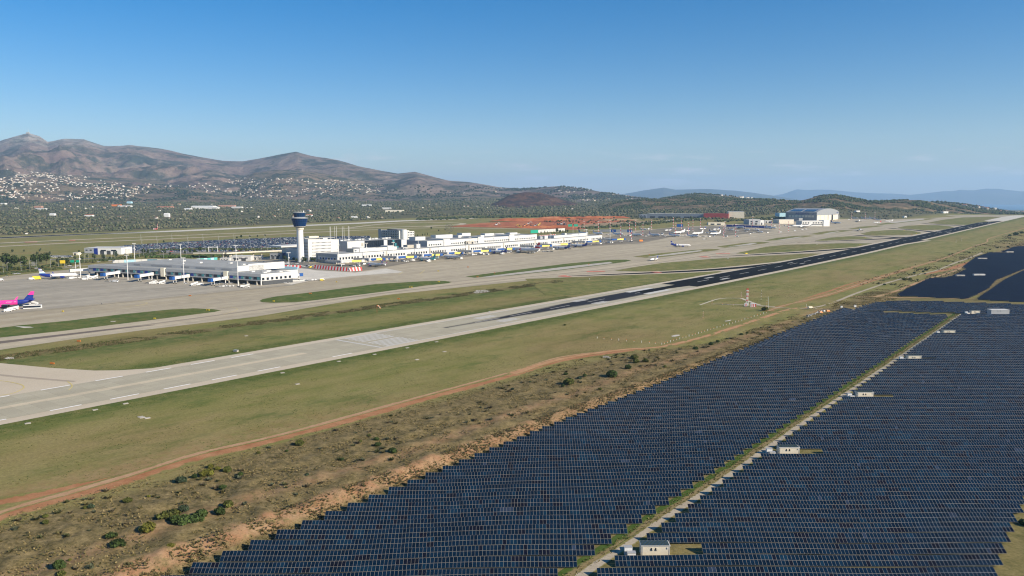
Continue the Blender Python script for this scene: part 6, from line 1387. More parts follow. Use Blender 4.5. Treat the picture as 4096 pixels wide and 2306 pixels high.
airliner('white jet nosing out of the hangar doors', PX(3343, 896), 150, WHITE, NAVY, None, None, NAVY, group='airliners by the hangar stands')
airliner('white airliner on the open apron right of the hangar', PX(3436, 888), 205, WHITE, NAVY, k=1.1, group='airliners by the hangar stands')
hb, _ = airliner('x', PX(3420, 877), 160, WHITE, WHITE, k=.8, group='jets parked at the brown hill'); hb['label'] = 'small white jet, first from the left below the brown hill'
for i, (X, Y, h) in enumerate([(3456, 877, 160), (3472, 878, 165), (3489, 877, 165), (3512, 882, 160)]): copy_tree(hb, PX(X, Y), math.pi / 2 - R(h), 'small white jet, %s from the left below the brown hill' % ordinal(i + 2))
airliner('white business jet with a red tail on the hill-side apron', PX(3509, 894), 262, WHITE, RED, k=.7, group='jets parked at the brown hill')
airliner('plain white business jet nearest the far taxiway', PX(3556, 889), 262, WHITE, WHITE, k=.75, group='jets parked at the brown hill')
# ------------------------------------------------------------------ vehicles
def wheels(b, xs, y, r=.36):
    for x in xs:
        for s_ in (-1, 1): b.tube((x, s_ * (y - .12), r), (x, s_ * (y + .12), r), r, BLACK, n=8)
def car_mb(paint, L=4.4, W=1.75, H=1.45):
    b = MB(); h = .35; z1 = .85
    b.hull([(-L / 2, -W / 2, h), (L / 2, -W / 2, h), (L / 2, W / 2, h), (-L / 2, W / 2, h)], [(-L / 2 + .1, -W / 2, z1), (L / 2 - .3, -W / 2, z1 - .1), (L / 2 - .3, W / 2, z1 - .1), (-L / 2 + .1, W / 2, z1)], paint)
    b.hull([(-L * .4, -W / 2 + .05, z1 - .02), (L * .24, -W / 2 + .05, z1 - .05), (L * .24, W / 2 - .05, z1 - .05), (-L * .4, W / 2 - .05, z1 - .02)], [(-L * .3, -W / 2 + .25, H), (L * .06, -W / 2 + .25, H), (L * .06, W / 2 - .25, H), (-L * .3, W / 2 - .25, H)], GLASSD, True, paint)
    return b
CARP = [WHITE, M('silver_car_paint', (.45, .46, .48), .3, .05, .6, .5), M('grey_car_paint', (.13, .14, .15), .3, .05), M('black_car_paint', (.015, .016, .02), .25, .05), M('blue_car_paint', (.02, .07, .25), .3, .05), RED, M('teal_car_paint', (.02, .22, .25), .3, .05), M('beige_car_paint', (.45, .40, .30), .3, .05)]
CARW = [.34, .2, .12, .12, .12, .04, .03, .03]; CN = ['white', 'silver', 'grey', 'black', 'blue', 'red', 'teal', 'beige']
CARM = []
for c_ in CARP: b = car_mb(c_); wheels(b, (-1.35, 1.35), .8); CARM.append(b.mesh('parked_car'))
def put_car(p, hd, ci, label, group): o = link('parked_car', CARM[ci], None, p, math.pi / 2 - R(hd)); return tag(o, label, 'car', group)
# the big car park
cpx = [tuple(G(*q))[:2] for q in ((440, 1002), (500, 984), (700, 971), (1000, 957), (1200, 950), (1480, 946), (1480, 972), (1180, 1003), (1000, 1006), (640, 1008))]
C1 = []
sdp = [sd(*q) for q in cpx]; smin, smax = min(q[0] for q in sdp), max(q[0] for q in sdp); dmin, dmax = min(q[1] for q in sdp), max(q[1] for q in sdp)
dd = dmin + 4; row_ = 0
while dd < dmax:
    sarr = np.arange(smin, smax, 2.75); x, y = xy(sarr, dd); ins = poly_mask(cpx, x, y)
    for s_, xx, yy, k in zip(sarr, x, y, ins):
        if k and RNG.rand() < .86 and (s_ % 90) > 6: C1.append((xx, yy, RNG.choice(8, p=CARW)))
    row_ += 1; dd += 5.4 if row_ % 2 else 10.5
C1.sort(key=lambda q: math.hypot(q[0], q[1]))
NEAR = C1[:290]; REST = C1[290:]
for x, y, ci in NEAR: put_car((x, y, float(zg(x, y))), NB, ci, '%s car among the nearest rows of the big car park left of the tower' % CN[ci], 'cars in the nearest rows of the big car park')
if REST:
    bm_ = car_mb(WHITE); bv = np.array(bm_.v); bf = bm_.f; a_ = math.pi / 2 - R(NB); Rm = np.array([[math.cos(a_), -math.sin(a_), 0], [math.sin(a_), math.cos(a_), 0], [0, 0, 1]])
    bv = bv @ Rm.T; Q = np.array([(x, y, float(zg(x, y))) for x, y, c in REST]); V = (Q[:, None, :] + bv[None]).reshape(-1, 3); quads = np.array([f_ for f_ in bf if len(f_) == 4]); Fa = (quads[None] + (np.arange(len(Q)) * len(bv))[:, None, None]).reshape(-1, 4)
    isg = np.array([0 if i < 6 else (1 if i < 10 else 0) for i in range(len(bf))]); mi = np.concatenate([np.where(isg == 1, len(CARP), c) for _, _, c in REST])
    tag(link('parked_cars', raw_mesh('parked_cars', V, Fa, CARP + [GLASSD], mi)), 'hundreds of cars filling the rest of the big car park', kind='stuff')
k = 0
for X0, X1, Y in ((190, 292, 1029), (200, 285, 1026), (215, 290, 1031)):
    for X in np.arange(X0, X1, 7.5): put_car(PX(X, Y + RNG.uniform(-.4, .4)), 60, RNG.choice([0, 0, 1, 0, 3]), 'pale car in the cluster parked on the grass left of the cargo sheds', 'cars parked on the grass left of the cargo sheds')
AC = [(1112, 1062, 4), (1216, 1068, 0), (1226, 1066, 3), (1236, 1064, 0), (1245, 1065, 1), (1252, 1063, 0), (1206, 1064, 0), (1195, 1067, 5), (1262, 1069, 0), (1278, 1066, 4), (1290, 1067, 0), (1300, 1070, 4), (1150, 1052, 0), (1165, 1055, 1), (1030, 1046, 0), (1055, 1050, 2), (1090, 1054, 0), (1188, 1057, 0)]
for i, (X, Y, c_) in enumerate(AC): put_car(PX(X, Y), RNG.choice([20, 65, 245]), c_, '%s service car in the yard below the tower, %s from the list left to right' % (CN[c_], ordinal(i + 1)) if False else '%s car in the yard below the tower, counted %s' % (CN[c_], ordinal(i + 1)), 'cars in the yard below the tower')
SC_ = [(598, 1121, 0), (612, 1123, 0), (744, 1136, 0), (888, 1133, 0), (903, 1139, 0), (925, 1135, 0), (960, 1133, 1), (980, 1138, 0), (993, 1137, 1), (1025, 1140, 0), (800, 1126, 0), (870, 1139, 0), (1140, 1134, 0), (1150, 1132, 0)]
for i, (X, Y, c_) in enumerate(SC_): put_car(PX(X, Y), RNG.choice([75, 255, 80]), c_, 'white car, %s from the left along the satellite undercroft' % ordinal(i + 1), 'cars along the satellite undercroft')
RC = [(60, 1098, 0), (75, 1097, 1), (290, 1071, 0), (300, 1073, 7), (310, 1066, 0), (440, 1046, 0), (700, 1022, 7), (145, 1075, 0), (280, 1065, 0), (265, 1067, 1), (395, 1050, 0), (30, 1108, 7)]
for i, (X, Y, c_) in enumerate(RC): put_car(PX(X, Y), 60, c_, '%s car driving on the road behind the satellite, %s of those on it' % (CN[c_], ordinal(i + 1)), 'cars on the road behind the satellite')
def van(name, label, X, Y, hd, paint=WHITE, L=5.5, H=2.4, group='service vehicles on the aprons', cat='van'):
    o = thing(name, label, cat, PX(X, Y), math.pi / 2 - R(hd), group)
    b = MB(); b.hull([(-L / 2, -1, .4), (L / 2, -1, .4), (L / 2, 1, .4), (-L / 2, 1, .4)], [(-L / 2, -.95, H), (L / 2 - 1.3, -.95, H), (L / 2 - 1.3, .95, H), (-L / 2, .95, H)], paint); b.build('body', o)
    b = MB(); b.hull([(L / 2 - .7, -.9, 1.3), (L / 2 - .42, -.9, 1.25), (L / 2 - .42, .9, 1.25), (L / 2 - .7, .9, 1.3)], [(L / 2 - 1.25, -.88, H - .15), (L / 2 - 1.1, -.88, H - .15), (L / 2 - 1.1, .88, H - .15), (L / 2 - 1.25, .88, H - .15)], GLASSD); b.build('windscreen', o)
    b = MB(); wheels(b, (-L * .32, L * .3), .9, .4); b.build('wheels', o); return o
def bus(label, X, Y, hd, group='apron buses', L=13.5):
    o = thing('apron_bus', label, 'bus', PX(X, Y), math.pi / 2 - R(hd), group)
    b = MB(); b.bx(-L / 2, L / 2, -1.4, 1.4, .35, 1.1, WHITE); b.bx(-L / 2, L / 2, -1.4, 1.4, 2.75, 3.15, WHITE); b.bx(-L / 2, -L / 2 + .5, -1.4, 1.4, 1.1, 2.75, WHITE); b.build('body', o)
    b = MB(); b.bx(-L / 2 + .5, L / 2 - .1, -1.36, 1.36, 1.1, 2.75, GLASSD); b.build('window_band', o); b = MB(); wheels(b, (-L * .3, L * .32), 1.2, .5); b.build('wheels', o); return o
def stairs(label, X, Y, hd, H=3.6, group='passenger stair trucks'):
    o = thing('stair_truck', label, 'stair truck', PX(X, Y), math.pi / 2 - R(hd), group)
    b = MB(); b.bx(-3.2, 3.2, -1, 1, .5, 1.1, WHITE); b.bx(2.0, 3.3, -1, 1, 1.1, 2.1, WHITE); b.build('chassis', o)
    b = MB(); b.hull([(-3.6, -1.1, .9), (3.4, -1.1, H), (3.4, 1.1, H), (-3.6, 1.1, .9)], [(-3.6, -1.1, 1.3), (3.4, -1.1, H + .3), (3.4, 1.1, H + .3), (-3.6, 1.1, 1.3)], WHITE)
    for s_ in (-1, 1): b.hull([(-3.6, s_ * 1.1 - .05, 1.2), (3.4, s_ * 1.1 - .05, H + .2), (3.4, s_ * 1.1 + .05, H + .2), (-3.6, s_ * 1.1 + .05, 1.2)], [(-3.6, s_ * 1.1 - .05, 2.2), (3.4, s_ * 1.1 - .05, H + 1.3), (3.4, s_ * 1.1 + .05, H + 1.3), (-3.6, s_ * 1.1 + .05, 2.2)], WHITE)
    b.build('stairway', o); b = MB(); wheels(b, (-2, 2.2), .95, .42); b.build('wheels', o); return o
def carts(label, X, Y, hd, n=3, group='baggage cart trains', m=STEEL):
    o = thing('baggage_train', label, 'baggage carts', PX(X, Y), math.pi / 2 - R(hd), group)
    b = MB(); b.bx(-1.3, 1.3, -.7, .7, .4, 1.0, WHITE); b.bx(-1.0, .1, -.65, .65, 1.0, 1.7, WHITE); wheels(b, (-.9, .9), .65, .35); b.build('tractor', o)
    for i in range(n): x = -3.6 - i * 3.3; b = MB(); b.bx(x - 1.3, x + 1.3, -.7, .7, .45, .6, STEEL); b.bx(x - 1.2, x + 1.2, -.65, .65, .6, 1.5, (WHITE, GREY, DGREY, m)[i % 4]); wheels(b, (x - .9, x + .9), .6, .25); b.build('cart', o)
    return o
bus('long white apron bus with dark windows beside the magenta jet', 131, 1236, 250)
stairs('white passenger stairs at the rear door of the magenta jet', 134, 1222, 262, 3.4)
for i, (X, Y) in enumerate([(1062, 1062), (1078, 1064), (1092, 1062), (1108, 1065), (1122, 1063), (1136, 1066)]): bus('white apron bus, %s from the left behind the small blast fence' % ordinal(i + 1), X, Y, 35 + 8 * (i % 3))
van('service_van', 'white van at the nose gear of the magenta jet', 32, 1248, 60); van('service_van', 'second white van behind the engine of the magenta jet', 44, 1243, 64); stairs('white belt loader truck by the magenta jet engine', 56, 1241, 70, 2.2)
van('service_van', 'white van at the far left edge of the stands', 4, 1124, 70)
van('catering_truck', 'yellow catering truck at the tail of the blue-tailed satellite jet', 148, 1119, 62, YELLOW, 8, 3.6, cat='truck'); van('service_van', 'white van left of the yellow truck', 128, 1120, 70)
SV = [(285, 1117, 'v'), (300, 1115, 'c'), (318, 1115, 'c'), (345, 1114, 's'), (362, 1117, 's'), (378, 1116, 's'), (340, 1121, 'v'), (470, 1127, 'c'), (462, 1130, 'v'), (612, 1138, 's'), (630, 1133, 'c'), (650, 1137, 's'), (778, 1144, 's'), (800, 1142, 'v'), (812, 1140, 'c'), (935, 1148, 'c'), (908, 1148, 'c'), (972, 1151, 'v'), (985, 1152, 's'), (995, 1150, 'c'), (1232, 1124, 'c'), (1262, 1123, 'c'), (1290, 1122, 'v')]
nmv = {'v': 'white service van', 'c': 'baggage train with grey carts', 's': 'white stair truck'}
for i, (X, Y, t_) in enumerate(SV):
    lab = '%s, %s from the left of the vehicles before the satellite' % (nmv[t_], ordinal(i + 1)); h = float(RNG.choice([55, 75, 235, 100]))
    {'v': lambda: van('service_van', lab, X, Y, h), 'c': lambda: carts(lab, X, Y, h), 's': lambda: stairs(lab, X, Y, h, 3)}[t_]()
van('fire_car', 'yellow service car right of the satellite', 1288, 1124, 70, YELLOW, 4.6, 1.8, cat='car')
TV = [(1420, 1068, 'c'), (1432, 1066, 's'), (1455, 1060, 'v'), (1535, 1063, 's'), (1560, 1046, 'c'), (1590, 1045, 'c'), (1612, 1046, 'v'), (1632, 1048, 'c'), (1652, 1046, 's'), (1716, 1049, 's'), (1736, 1042, 'v'), (1845, 1037, 'v'), (1870, 1020, 'c'), (1892, 1022, 'v'), (1905, 1021, 'c'), (1925, 1017, 's'), (1935, 1020, 'v'), (1950, 1021, 'v'), (2010, 1019, 's'), (2030, 1013, 'c'), (2040, 1011, 'v'), (2070, 1010, 'v'), (2132, 1014, 's'), (2145, 1008, 'v'), (2155, 1004, 'v'), (2172, 1008, 'c'), (2190, 1007, 'c'), (2212, 1000, 'v'), (2262, 997, 'c'), (2340, 985, 'v'), (2360, 980, 'v'), (2392, 976, 's'), (2402, 978, 'v'), (2410, 974, 'c'), (2436, 974, 's'), (2448, 973, 'v'), (2480, 970, 's'), (2512, 967, 'c'), (2525, 967, 'v'), (1375, 1062, 'c')]
for i, (X, Y, t_) in enumerate(TV):
    lab = '%s, %s from the left of the vehicles along the concourse' % (nmv[t_], ordinal(i + 1)); h = float(RNG.choice([-50, 40, 130, 220]))
    {'v': lambda: van('service_van', lab, X, Y, h), 'c': lambda: carts(lab, X, Y, h, m=RED), 's': lambda: stairs(lab, X, Y, h, 3)}[t_]()
van('box_truck', 'orange box truck alone on the apron beyond the concourse', 2564, 967, 70, ORANGE, 8.5, 3.6, cat='truck')
RV = [(2505, 944, 'c'), (2520, 946, 'v'), (2580, 947, 'c'), (2595, 943, 'v'), (2650, 942, 'v'), (2660, 947, 'c'), (2672, 944, 'c'), (2735, 946, 'c'), (2748, 944, 'v'), (2800, 948, 'c'), (2812, 947, 'c'), (2826, 947, 'c'), (2838, 949, 'v'), (2855, 946, 'v'), (2906, 948, 's'), (2650, 936, 'v'), (2690, 933, 'v'), (2830, 934, 'v'), (2990, 928, 'c'), (3020, 933, 'c'), (3070, 933, 'v'), (3123, 931, 'v'), (3000, 938, 'v'), (2940, 918, 'c'), (2900, 916, 'v'), (2955, 926, 'c'), (2812, 959, 'c'), (2950, 948, 'v'), (3180, 926, 'v'), (3210, 921, 'v'), (3225, 919, 'v'), (3395, 880, 'v'), (2468, 938, 'v'), (2440, 940, 'c'), (3100, 905, 'v'), (3120, 907, 'c'), (3140, 904, 'v'), (3160, 908, 'c')]
for i, (X, Y, t_) in enumerate(RV):
    lab = '%s, %s in the count of vehicles on the remote stands' % (nmv[t_], ordinal(i + 1)); h = float(RNG.choice([60, 90, 150, 240]))
    {'v': lambda: van('service_van', lab, X, Y, h), 'c': lambda: carts(lab, X, Y, h), 's': lambda: stairs(lab, X, Y, h, 3)}[t_]()
van('pickup', 'yellow pickup on the grass by the second slanting exit', 2986, 1017, 80, YELLOW, 4.8, 1.8, cat='pickup')
van('pickup', 'pale van on the gravel junction by the red mast', 3242, 1235, 75, CREAM, 4.6, 1.9, cat='van')
van('service_van', 'white van parked beside the far left runway', 107, 938, 62, WHITE, 6, 2.6)
for i, (X, Y) in enumerate([(1025, 1066), (1040, 1064), (1000, 1058), (1015, 1055), (985, 1059), (1240, 1072)]): van('ground_tug', 'yellow ground tug, %s from the left in the yard' % ordinal(i + 1), X, Y, 60 + 30 * i, YELLOW if i != 2 else BLUE, 4.4, 1.8, 'yellow and blue tugs in the yard', 'tug')
# person with a bicycle-sized tug by the joint line
def person(label, X, Y, hd, shirt, trousers, group='ground crew'):
    me = bpy.data.meshes.new('person'); J = [(0, 0, .95), (0, 0, 1.2), (0, 0, 1.45), (0, 0, 1.56), (0.02, 0, 1.72), (0, .2, 1.42), (.03, .27, 1.12), (.08, .28, .86), (0, -.2, 1.42), (.03, -.27, 1.12), (.1, -.28, .88), (.02, .1, .9), (.12, .11, .5), (.05, .11, .08), (.2, .11, .04), (-.02, -.1, .9), (-.08, -.11, .5), (-.18, -.11, .1), (-.03, -.11, .04)]
    E_ = [(0, 1), (1, 2), (2, 3), (3, 4), (2, 5), (5, 6), (6, 7), (2, 8), (8, 9), (9, 10), (0, 11), (11, 12), (12, 13), (13, 14), (0, 15), (15, 16), (16, 17), (17, 18)]
    Rr = [.15, .15, .15, .06, .11, .07, .05, .04, .07, .05, .04, .1, .07, .05, .04, .1, .07, .05, .04]
    me.from_pydata(J, E_, []); me.materials.append(shirt)
    o = bpy.data.objects.new('person', me); COL.objects.link(o); m_ = o.modifiers.new('skin', 'SKIN'); sub = o.modifiers.new('sub', 'SUBSURF'); sub.levels = sub.render_levels = 1
    if not me.skin_vertices: me.attributes
    for i, sv in enumerate(me.skin_vertices[0].data if me.skin_vertices else []): sv.radius = (Rr[i], Rr[i]); sv.use_root = (i == 0)
    o.location = PX(X, Y); o.rotation_euler = (0, 0, math.pi / 2 - R(hd)); return tag(o, label, 'person', group)
HIVIS = M('orange_vest', (.75, .25, .04), .8, .1); DARKC = M('dark_work_clothes', (.03, .035, .05), .9, .1)
person('standing person in dark clothes on the joint line of the stands', 407, 1220, 200, DARKC, DARKC)
person('ground worker in an orange vest beside the magenta jet engine', 76, 1239, 120, HIVIS, DARKC)
person('ground worker in dark clothes by the nose van of the magenta jet', 12, 1243, 60, DARKC, DARKC)
# ------------------------------------------------------------------ masts, lamps, signs
def flood_mast(label, p, H=27.0, group='white floodlight masts'):
    o = thing('floodlight_mast', label, 'light mast', p, R(20), group)
    b = MB(); b.tube((0, 0, -.5), (0, 0, H), .42, WHITE, .26, n=8); b.bx(-.9, .9, -.9, .9, -.3, .5, CONC); b.build('pole', o); b = MB(); b.bx(-2.3, 2.3, -.35, .35, H - .2, H + .25, WHITE)
    for i in range(5): b.bx(-2.1 + i * .95, -1.6 + i * .95, -.6, .2, H - .5, H - .1, STEEL)
    b.build('lamp_head', o); b = MB(); b.tube((0, 0, H * .76), (0, 0, H * .8), 1.0, WHITE, n=10); b.build('lowering_ring', o); return o
FMX = [(323, 1114, 'left end of the satellite'), (512, 1121, 'second stand of the satellite'), (737, 1134, 'third stand of the satellite'), (953, 1147, 'right-hand stand of the satellite'), (540, 1058, 'road behind the satellite'), (725, 1061, 'blue hoarding behind the satellite'), (946, 1068, 'yard behind the satellite'), (1157, 1104, 'back corner of the satellite'), (1355, 1062, 'left end of the concourse'), (1467, 1052, 'striped-tail jet'), (1574, 1047, 'third jet bridge'), (1674, 1035, 'turquoise-tailed jet'), (1780, 1028, 'silvery jet'), (1880, 1018, 'sixth jet bridge'), (1975, 1006, 'wide-body jet nose'), (2075, 998, 'eighth jet bridge'), (2200, 987, 'wide-body jet tail'), (2345, 975, 'far end of the concourse'), (2440, 967, 'last jet bridge')]
for X, Y, wtxt in FMX: flood_mast('white floodlight mast by the ' + wtxt, PX(X, Y))
def striped_mast(label, p, H, group='red and white light masts', r=.5, head=True, a_=RED, bands=7):
    o = thing('striped_mast', label, 'mast', p, 0, group); b = MB()
    for i in range(bands): b.tube((0, 0, H * i / bands), (0, 0, H * (i + 1) / bands), r * (1 - .35 * i / bands), a_ if i % 2 == 0 else WHITE, r * (1 - .35 * (i + 1) / bands), n=8)
    b.build('pole', o)
    if head: b = MB(); b.bx(-1.8, 1.8, -.5, .5, H - .2, H + .5, WHITE); b.bx(-1.4, 1.4, -1.4, 1.4, 0, .8, WHITE); b.build('lamp_head', o)
    return o
SMX = [(2336, 930), (2393, 930), (2482, 955), (2517, 937), (2525, 966), (2542, 925), (2571, 944), (2606, 919), (2693, 911), (2702, 939), (2725, 923), (2753, 937), (2771, 923), (2801, 914), (2894, 950), (2899, 930), (2942, 946), (3086, 914), (3116, 933), (3153, 927), (3406, 881), (3460, 882), (3499, 881), (2440, 925), (3010, 905)]
for i, (X, Y) in enumerate(sorted(SMX)): striped_mast('red and white striped light mast, %s from the left over the remote stands' % ordinal(i + 1), PX(X, Y), 26 if X < 3400 else 24, r=.62)
def lamp(label, p, H, group): o = thing('lamp_post', label, 'lamp post', p, R(35), group); b = MB(); b.tube((0, 0, -.3), (0, 0, H), .16, STEEL, .1, n=5); b.build('pole', o); b = MB(); b.tube((0, 0, H), (1.6, 0, H + .2), .09, STEEL, n=4); b.bx(1.3, 2.1, -.15, .15, H + .1, H + .3, LGREY); b.build('lamp_arm', o); return o
LPX = [(X, Y) for X, Y in [(14, 1096), (30, 1090), (85, 1085), (120, 1080), (148, 1078), (203, 1074), (234, 1070), (340, 1052), (356, 1050), (424, 1045), (447, 1042), (460, 1040), (525, 1033), (558, 1030), (575, 1026), (600, 1022), (640, 1018), (655, 1040), (680, 1020), (745, 1024), (822, 1016), (850, 1016), (870, 1015), (912, 1014), (1020, 1012), (1045, 1010), (1070, 1010), (1120, 1006)]]
for i, (X, Y) in enumerate(LPX): lamp('grey road lamp post, %s from the left along the landside roads' % ordinal(i + 1), PX(X, Y), 11, 'road lamp posts')
CPX = [(X, Y) for Y in (960, 975, 990) for X in range(560, 1180, 62)]
for i, (X, Y) in enumerate(sorted(CPX)): lamp('thin lamp post in the big car park, %s from the left' % ordinal(i + 1), PX(X + (Y % 7) * 3, Y), 12, 'lamp posts of the big car park')
o = thing('sign_gantry', 'white sign gantry over the road left of the flyover', 'gantry', PX(855, 1022), R(10)); b = MB(); b.tube((-7, 0, 0), (-7, 0, 13), .5, WHITE, n=8); b.tube((6, 0, 0), (6, 0, 13), .5, WHITE, n=8); b.build('pylon', o); b = MB(); b.bx(-7, 6, -.3, .3, 12, 12.8, WHITE); b.build('beam', o)
for i, (X, Y, h_, lab) in enumerate([(302, 1075, 8, 'pair of green road signs on a white post behind the satellite'), (2292, 932, 15, 'green road sign on a gantry behind the far penthouse')]):
    o = thing('road_sign', lab, 'sign', PX(X, Y), R(10)); b = MB(); b.tube((0, 0, 0), (0, 0, h_), .3, WHITE, n=6); b.build('post', o); k_ = 1 if i == 0 else 2.2
    for s_ in (-1, 1): b = MB(); b.bx(s_ * 3.2 * k_ - 2.2 * k_, s_ * 3.2 * k_ + 2.2 * k_, -.15, .15, h_ - .5, h_ + 2.4 * k_, GREENP); b.build('sign_panel', o)
o = thing('billboard', 'yellow billboard by the road behind the satellite', 'billboard', PX(251, 1064), R(5)); b = MB(); b.tube((-2, 0, 0), (-2, 0, 3), .2, STEEL, n=5); b.tube((2, 0, 0), (2, 0, 3), .2, STEEL, n=5); b.build('post', o); b = MB(); b.bx(-3.2, 3.2, -.2, .2, 3, 7, YELLOW); b.build('board', o)
o = thing('steel_tower', 'small steel frame tower among the pines at the left', 'tower', PX(133, 1068), 0); b = MB()
for a_, c_ in ((-1.6, -1.6), (1.6, -1.6), (1.6, 1.6), (-1.6, 1.6)): b.tube((a_, c_, 0), (a_, c_, 6), .15, STEEL, n=4)
for z_ in (0.1, 2, 4, 6):
    for a_, c_, e_, f_ in ((-1.6, -1.6, 1.6, -1.6), (1.6, -1.6, 1.6, 1.6), (1.6, 1.6, -1.6, 1.6), (-1.6, 1.6, -1.6, -1.6)): b.tube((a_, c_, z_), (e_, f_, z_), .1, STEEL, n=4); b.tube((a_, c_, z_), (e_, f_, min(6, z_ + 2)), .07, STEEL, n=4)
b.build('lattice', o)
o = thing('coiled_sculpture', 'dark ring-shaped steel sculpture behind the terminal roof', 'sculpture', PX(1797, 935), R(15)); b = MB()
for rr in (10, 6.5, 3.5):
    for i in range(24): a0, a1 = 2 * math.pi * i / 24, 2 * math.pi * (i + 1) / 24; b.tube((rr * math.cos(a0), 0, 13 + rr * math.sin(a0)), (rr * math.cos(a1), .3, 13 + rr * math.sin(a1)), .45, DGREY, n=4, cap=False)
b.tube((0, 0, 0), (0, 0, 4), .6, DGREY, n=6); b.build('ring', o)
# taxiway signs
TS = [(315, 1369, 3, 1), (209, 1459, 3.2, 1), (832, 1244, 3.6, 0), (619, 1278, 2.2, 0), (251, 1249, 2, 0), (760, 1186, 2.6, 1), (1241, 1177, 2.8, 1), (1095, 1208, 2, 0), (1346, 1131, 1.6, 0), (1755, 1130, 2.2, 0), (1643, 1152, 4, 0), (1594, 1199, 2.4, 1), (1753, 1087, 2.2, 0), (1872, 1071, 2.2, 1), (1978, 1095, 1.6, 1), (1910, 1111, 2, 1), (2355, 1060, 1.4, 1), (2597, 1021, 1.6, 1), (3617, 924, 3, 0), (3666, 937, 3, 0), (3459, 951, 4, 0), (3441, 982, 4, 0), (3647, 942, 2.4, 1), (2358, 1119, 1.2, 2), (2912, 1036, 1.4, 2), (3268, 980, 1.4, 2), (1958, 1252, 1.2, 2)]
for i, (X, Y, w_, c_) in enumerate(sorted(TS)):
    o = thing('taxiway_sign', '%s airfield sign, %s from the left of those standing in the grass' % (('yellow', 'orange', 'white')[c_], ordinal(i + 1)), 'sign', PX(X, Y), R(-18), 'airfield guidance signs'); m_ = (YELLOW, ORANGE, WHITE)[c_]
    b = MB(); b.bx(-w_ / 2, w_ / 2, -.15, .15, .3, 1.25, m_); b.build('panel', o); b = MB(); b.bx(-w_ / 2 + .1, -w_ / 2 + .2, -.1, .1, -.1, .3, DGREY); b.bx(w_ / 2 - .2, w_ / 2 - .1, -.1, .1, -.1, .3, DGREY); b.build('leg', o)
    if w_ > 3 and c_ == 0: b = MB(); b.bx(-w_ * .14, w_ * .02, -.17, -.15, .4, 1.15, BLACK); b.build('black_field', o)
SLB = [(111, 1695), (381, 1641), (503, 1616), (562, 1669), (590, 1674), (1355, 1447), (1498, 1419), (1629, 1393), (1746, 1369), (1778, 1408), (1668, 1440), (1130, 1493), (1190, 1538), (570, 1672), (945, 1407), (985, 1345), (2410, 1178)]
for i, (X, Y) in enumerate(sorted(SLB)): p = G(X, Y); o = thing('inspection_slab', 'flat pale concrete cover in the grass, %s from the left along the runway verge' % ordinal(i + 1), 'concrete cover', tuple(p), UROT + math.pi / 2, 'concrete covers in the runway verge'); b = MB(); b.bx(-1.1, 1.1, -.8, .8, -.2, .24, CONC); b.build('slab', o)
o = thing('concrete_chamber', 'small grey concrete chamber by the runway grass edge', 'concrete chamber', PX(944, 1408), R(-18)); b = MB(); b.bx(-1.4, 1.4, -.8, .8, -.2, 1.0, CONC); b.build('wall', o); b = MB(); b.bx(-1.6, 1.6, -1, 1, 1.0, 1.15, STEEL); b.build('lid', o)
o = thing('windsock', 'drooping orange and white windsock on a thin pole', 'windsock', PX(1508, 1254), 0); b = MB(); b.tube((0, 0, -.2), (0, 0, 6.6), .13, TERRA, n=6); b.build('pole', o)
pts = [(0.1, 6.5, .5), (.9, 6.5, .48), (1.7, 6.1, .44), (2.3, 5.4, .4), (2.7, 4.6, .34), (2.9, 3.9, .28)]; 
for i in range(5): b = MB(); b.tube((pts[i][0], 0, pts[i][1]), (pts[i + 1][0], 0, pts[i + 1][1]), pts[i][2], ORANGE if i % 2 == 0 else WHITE, pts[i + 1][2], n=10, cap=False); b.build('sock_band', o)
# antenna site
lm = thing('lattice_mast', 'tall red and white lattice mast on a splayed foot beside the track', 'lattice mast', PX(2988, 1223)); b = MB(); H = 15.2; w_ = .62
for i in range(9):
    z0_, z1_ = 4 + i * 1.25, 4 + (i + 1) * 1.25; m_ = RED if i in (0, 3, 6, 8) else WHITE
    for a_, c_ in ((-w_, -w_), (w_, -w_), (w_, w_), (-w_, w_)): b.tube((a_, c_, z0_), (a_, c_, z1_), .15, m_, n=4)
    for a_, c_, e_, f_ in ((-w_, -w_, w_, -w_), (w_, -w_, w_, w_), (w_, w_, -w_, w_), (-w_, w_, -w_, -w_)): b.tube((a_, c_, z0_), (e_, f_, z1_), .11, m_, n=4); b.tube((a_, c_, z1_), (e_, f_, z1_), .11, m_, n=4)
b.build('lattice', lm); b = MB()
for a_, c_ in ((-1, -1), (1, -1), (1, 1), (-1, 1)): b.tube((a_ * 1.3, c_ * 1.3, 0), (a_ * w_, c_ * w_, 4.2), .14, WHITE, n=5); b.tube((a_ * 1.3, c_ * 1.3, 0), (-a_ * .8, c_ * .8, 2.2), .1, WHITE, n=4)
b.build('splayed_foot', lm)
for z_ in (8.5, 13): b = MB(); b.bx(-1.4, 1.2, -.6, .6, z_, z_ + .15, WHITE); b.build('platform', lm)
def shelter(label, X, Y, w_, h_, n):
    o = thing('equipment_shelter', label, 'shelter', PX(X, Y), R(-8), 'red and white shelters at the mast')
    for i in range(n): b = MB(); b.bx(-w_ / 2 + i * w_ / n, -w_ / 2 + (i + 1) * w_ / n, -1.2, 1.2, .3, h_, RED if i % 2 else WHITE); b.build('wall_stripe', o)
    b = MB(); b.bx(-w_ / 2 - .3, w_ / 2 + .3, -1.6, 1.6, -.3, .3, CONC); b.build('plinth', o); b = MB(); b.bx(-w_ / 2 - .1, w_ / 2 + .1, -1.3, 1.3, h_, h_ + .15, WHITE); b.build('roof', o)
shelter('red and white striped equipment shelter right of the lattice mast', 3012, 1229, 4.4, 3.0, 6); shelter('small red and white shelter at the foot of the lattice mast', 2983, 1226, 2.6, 2.6, 3)
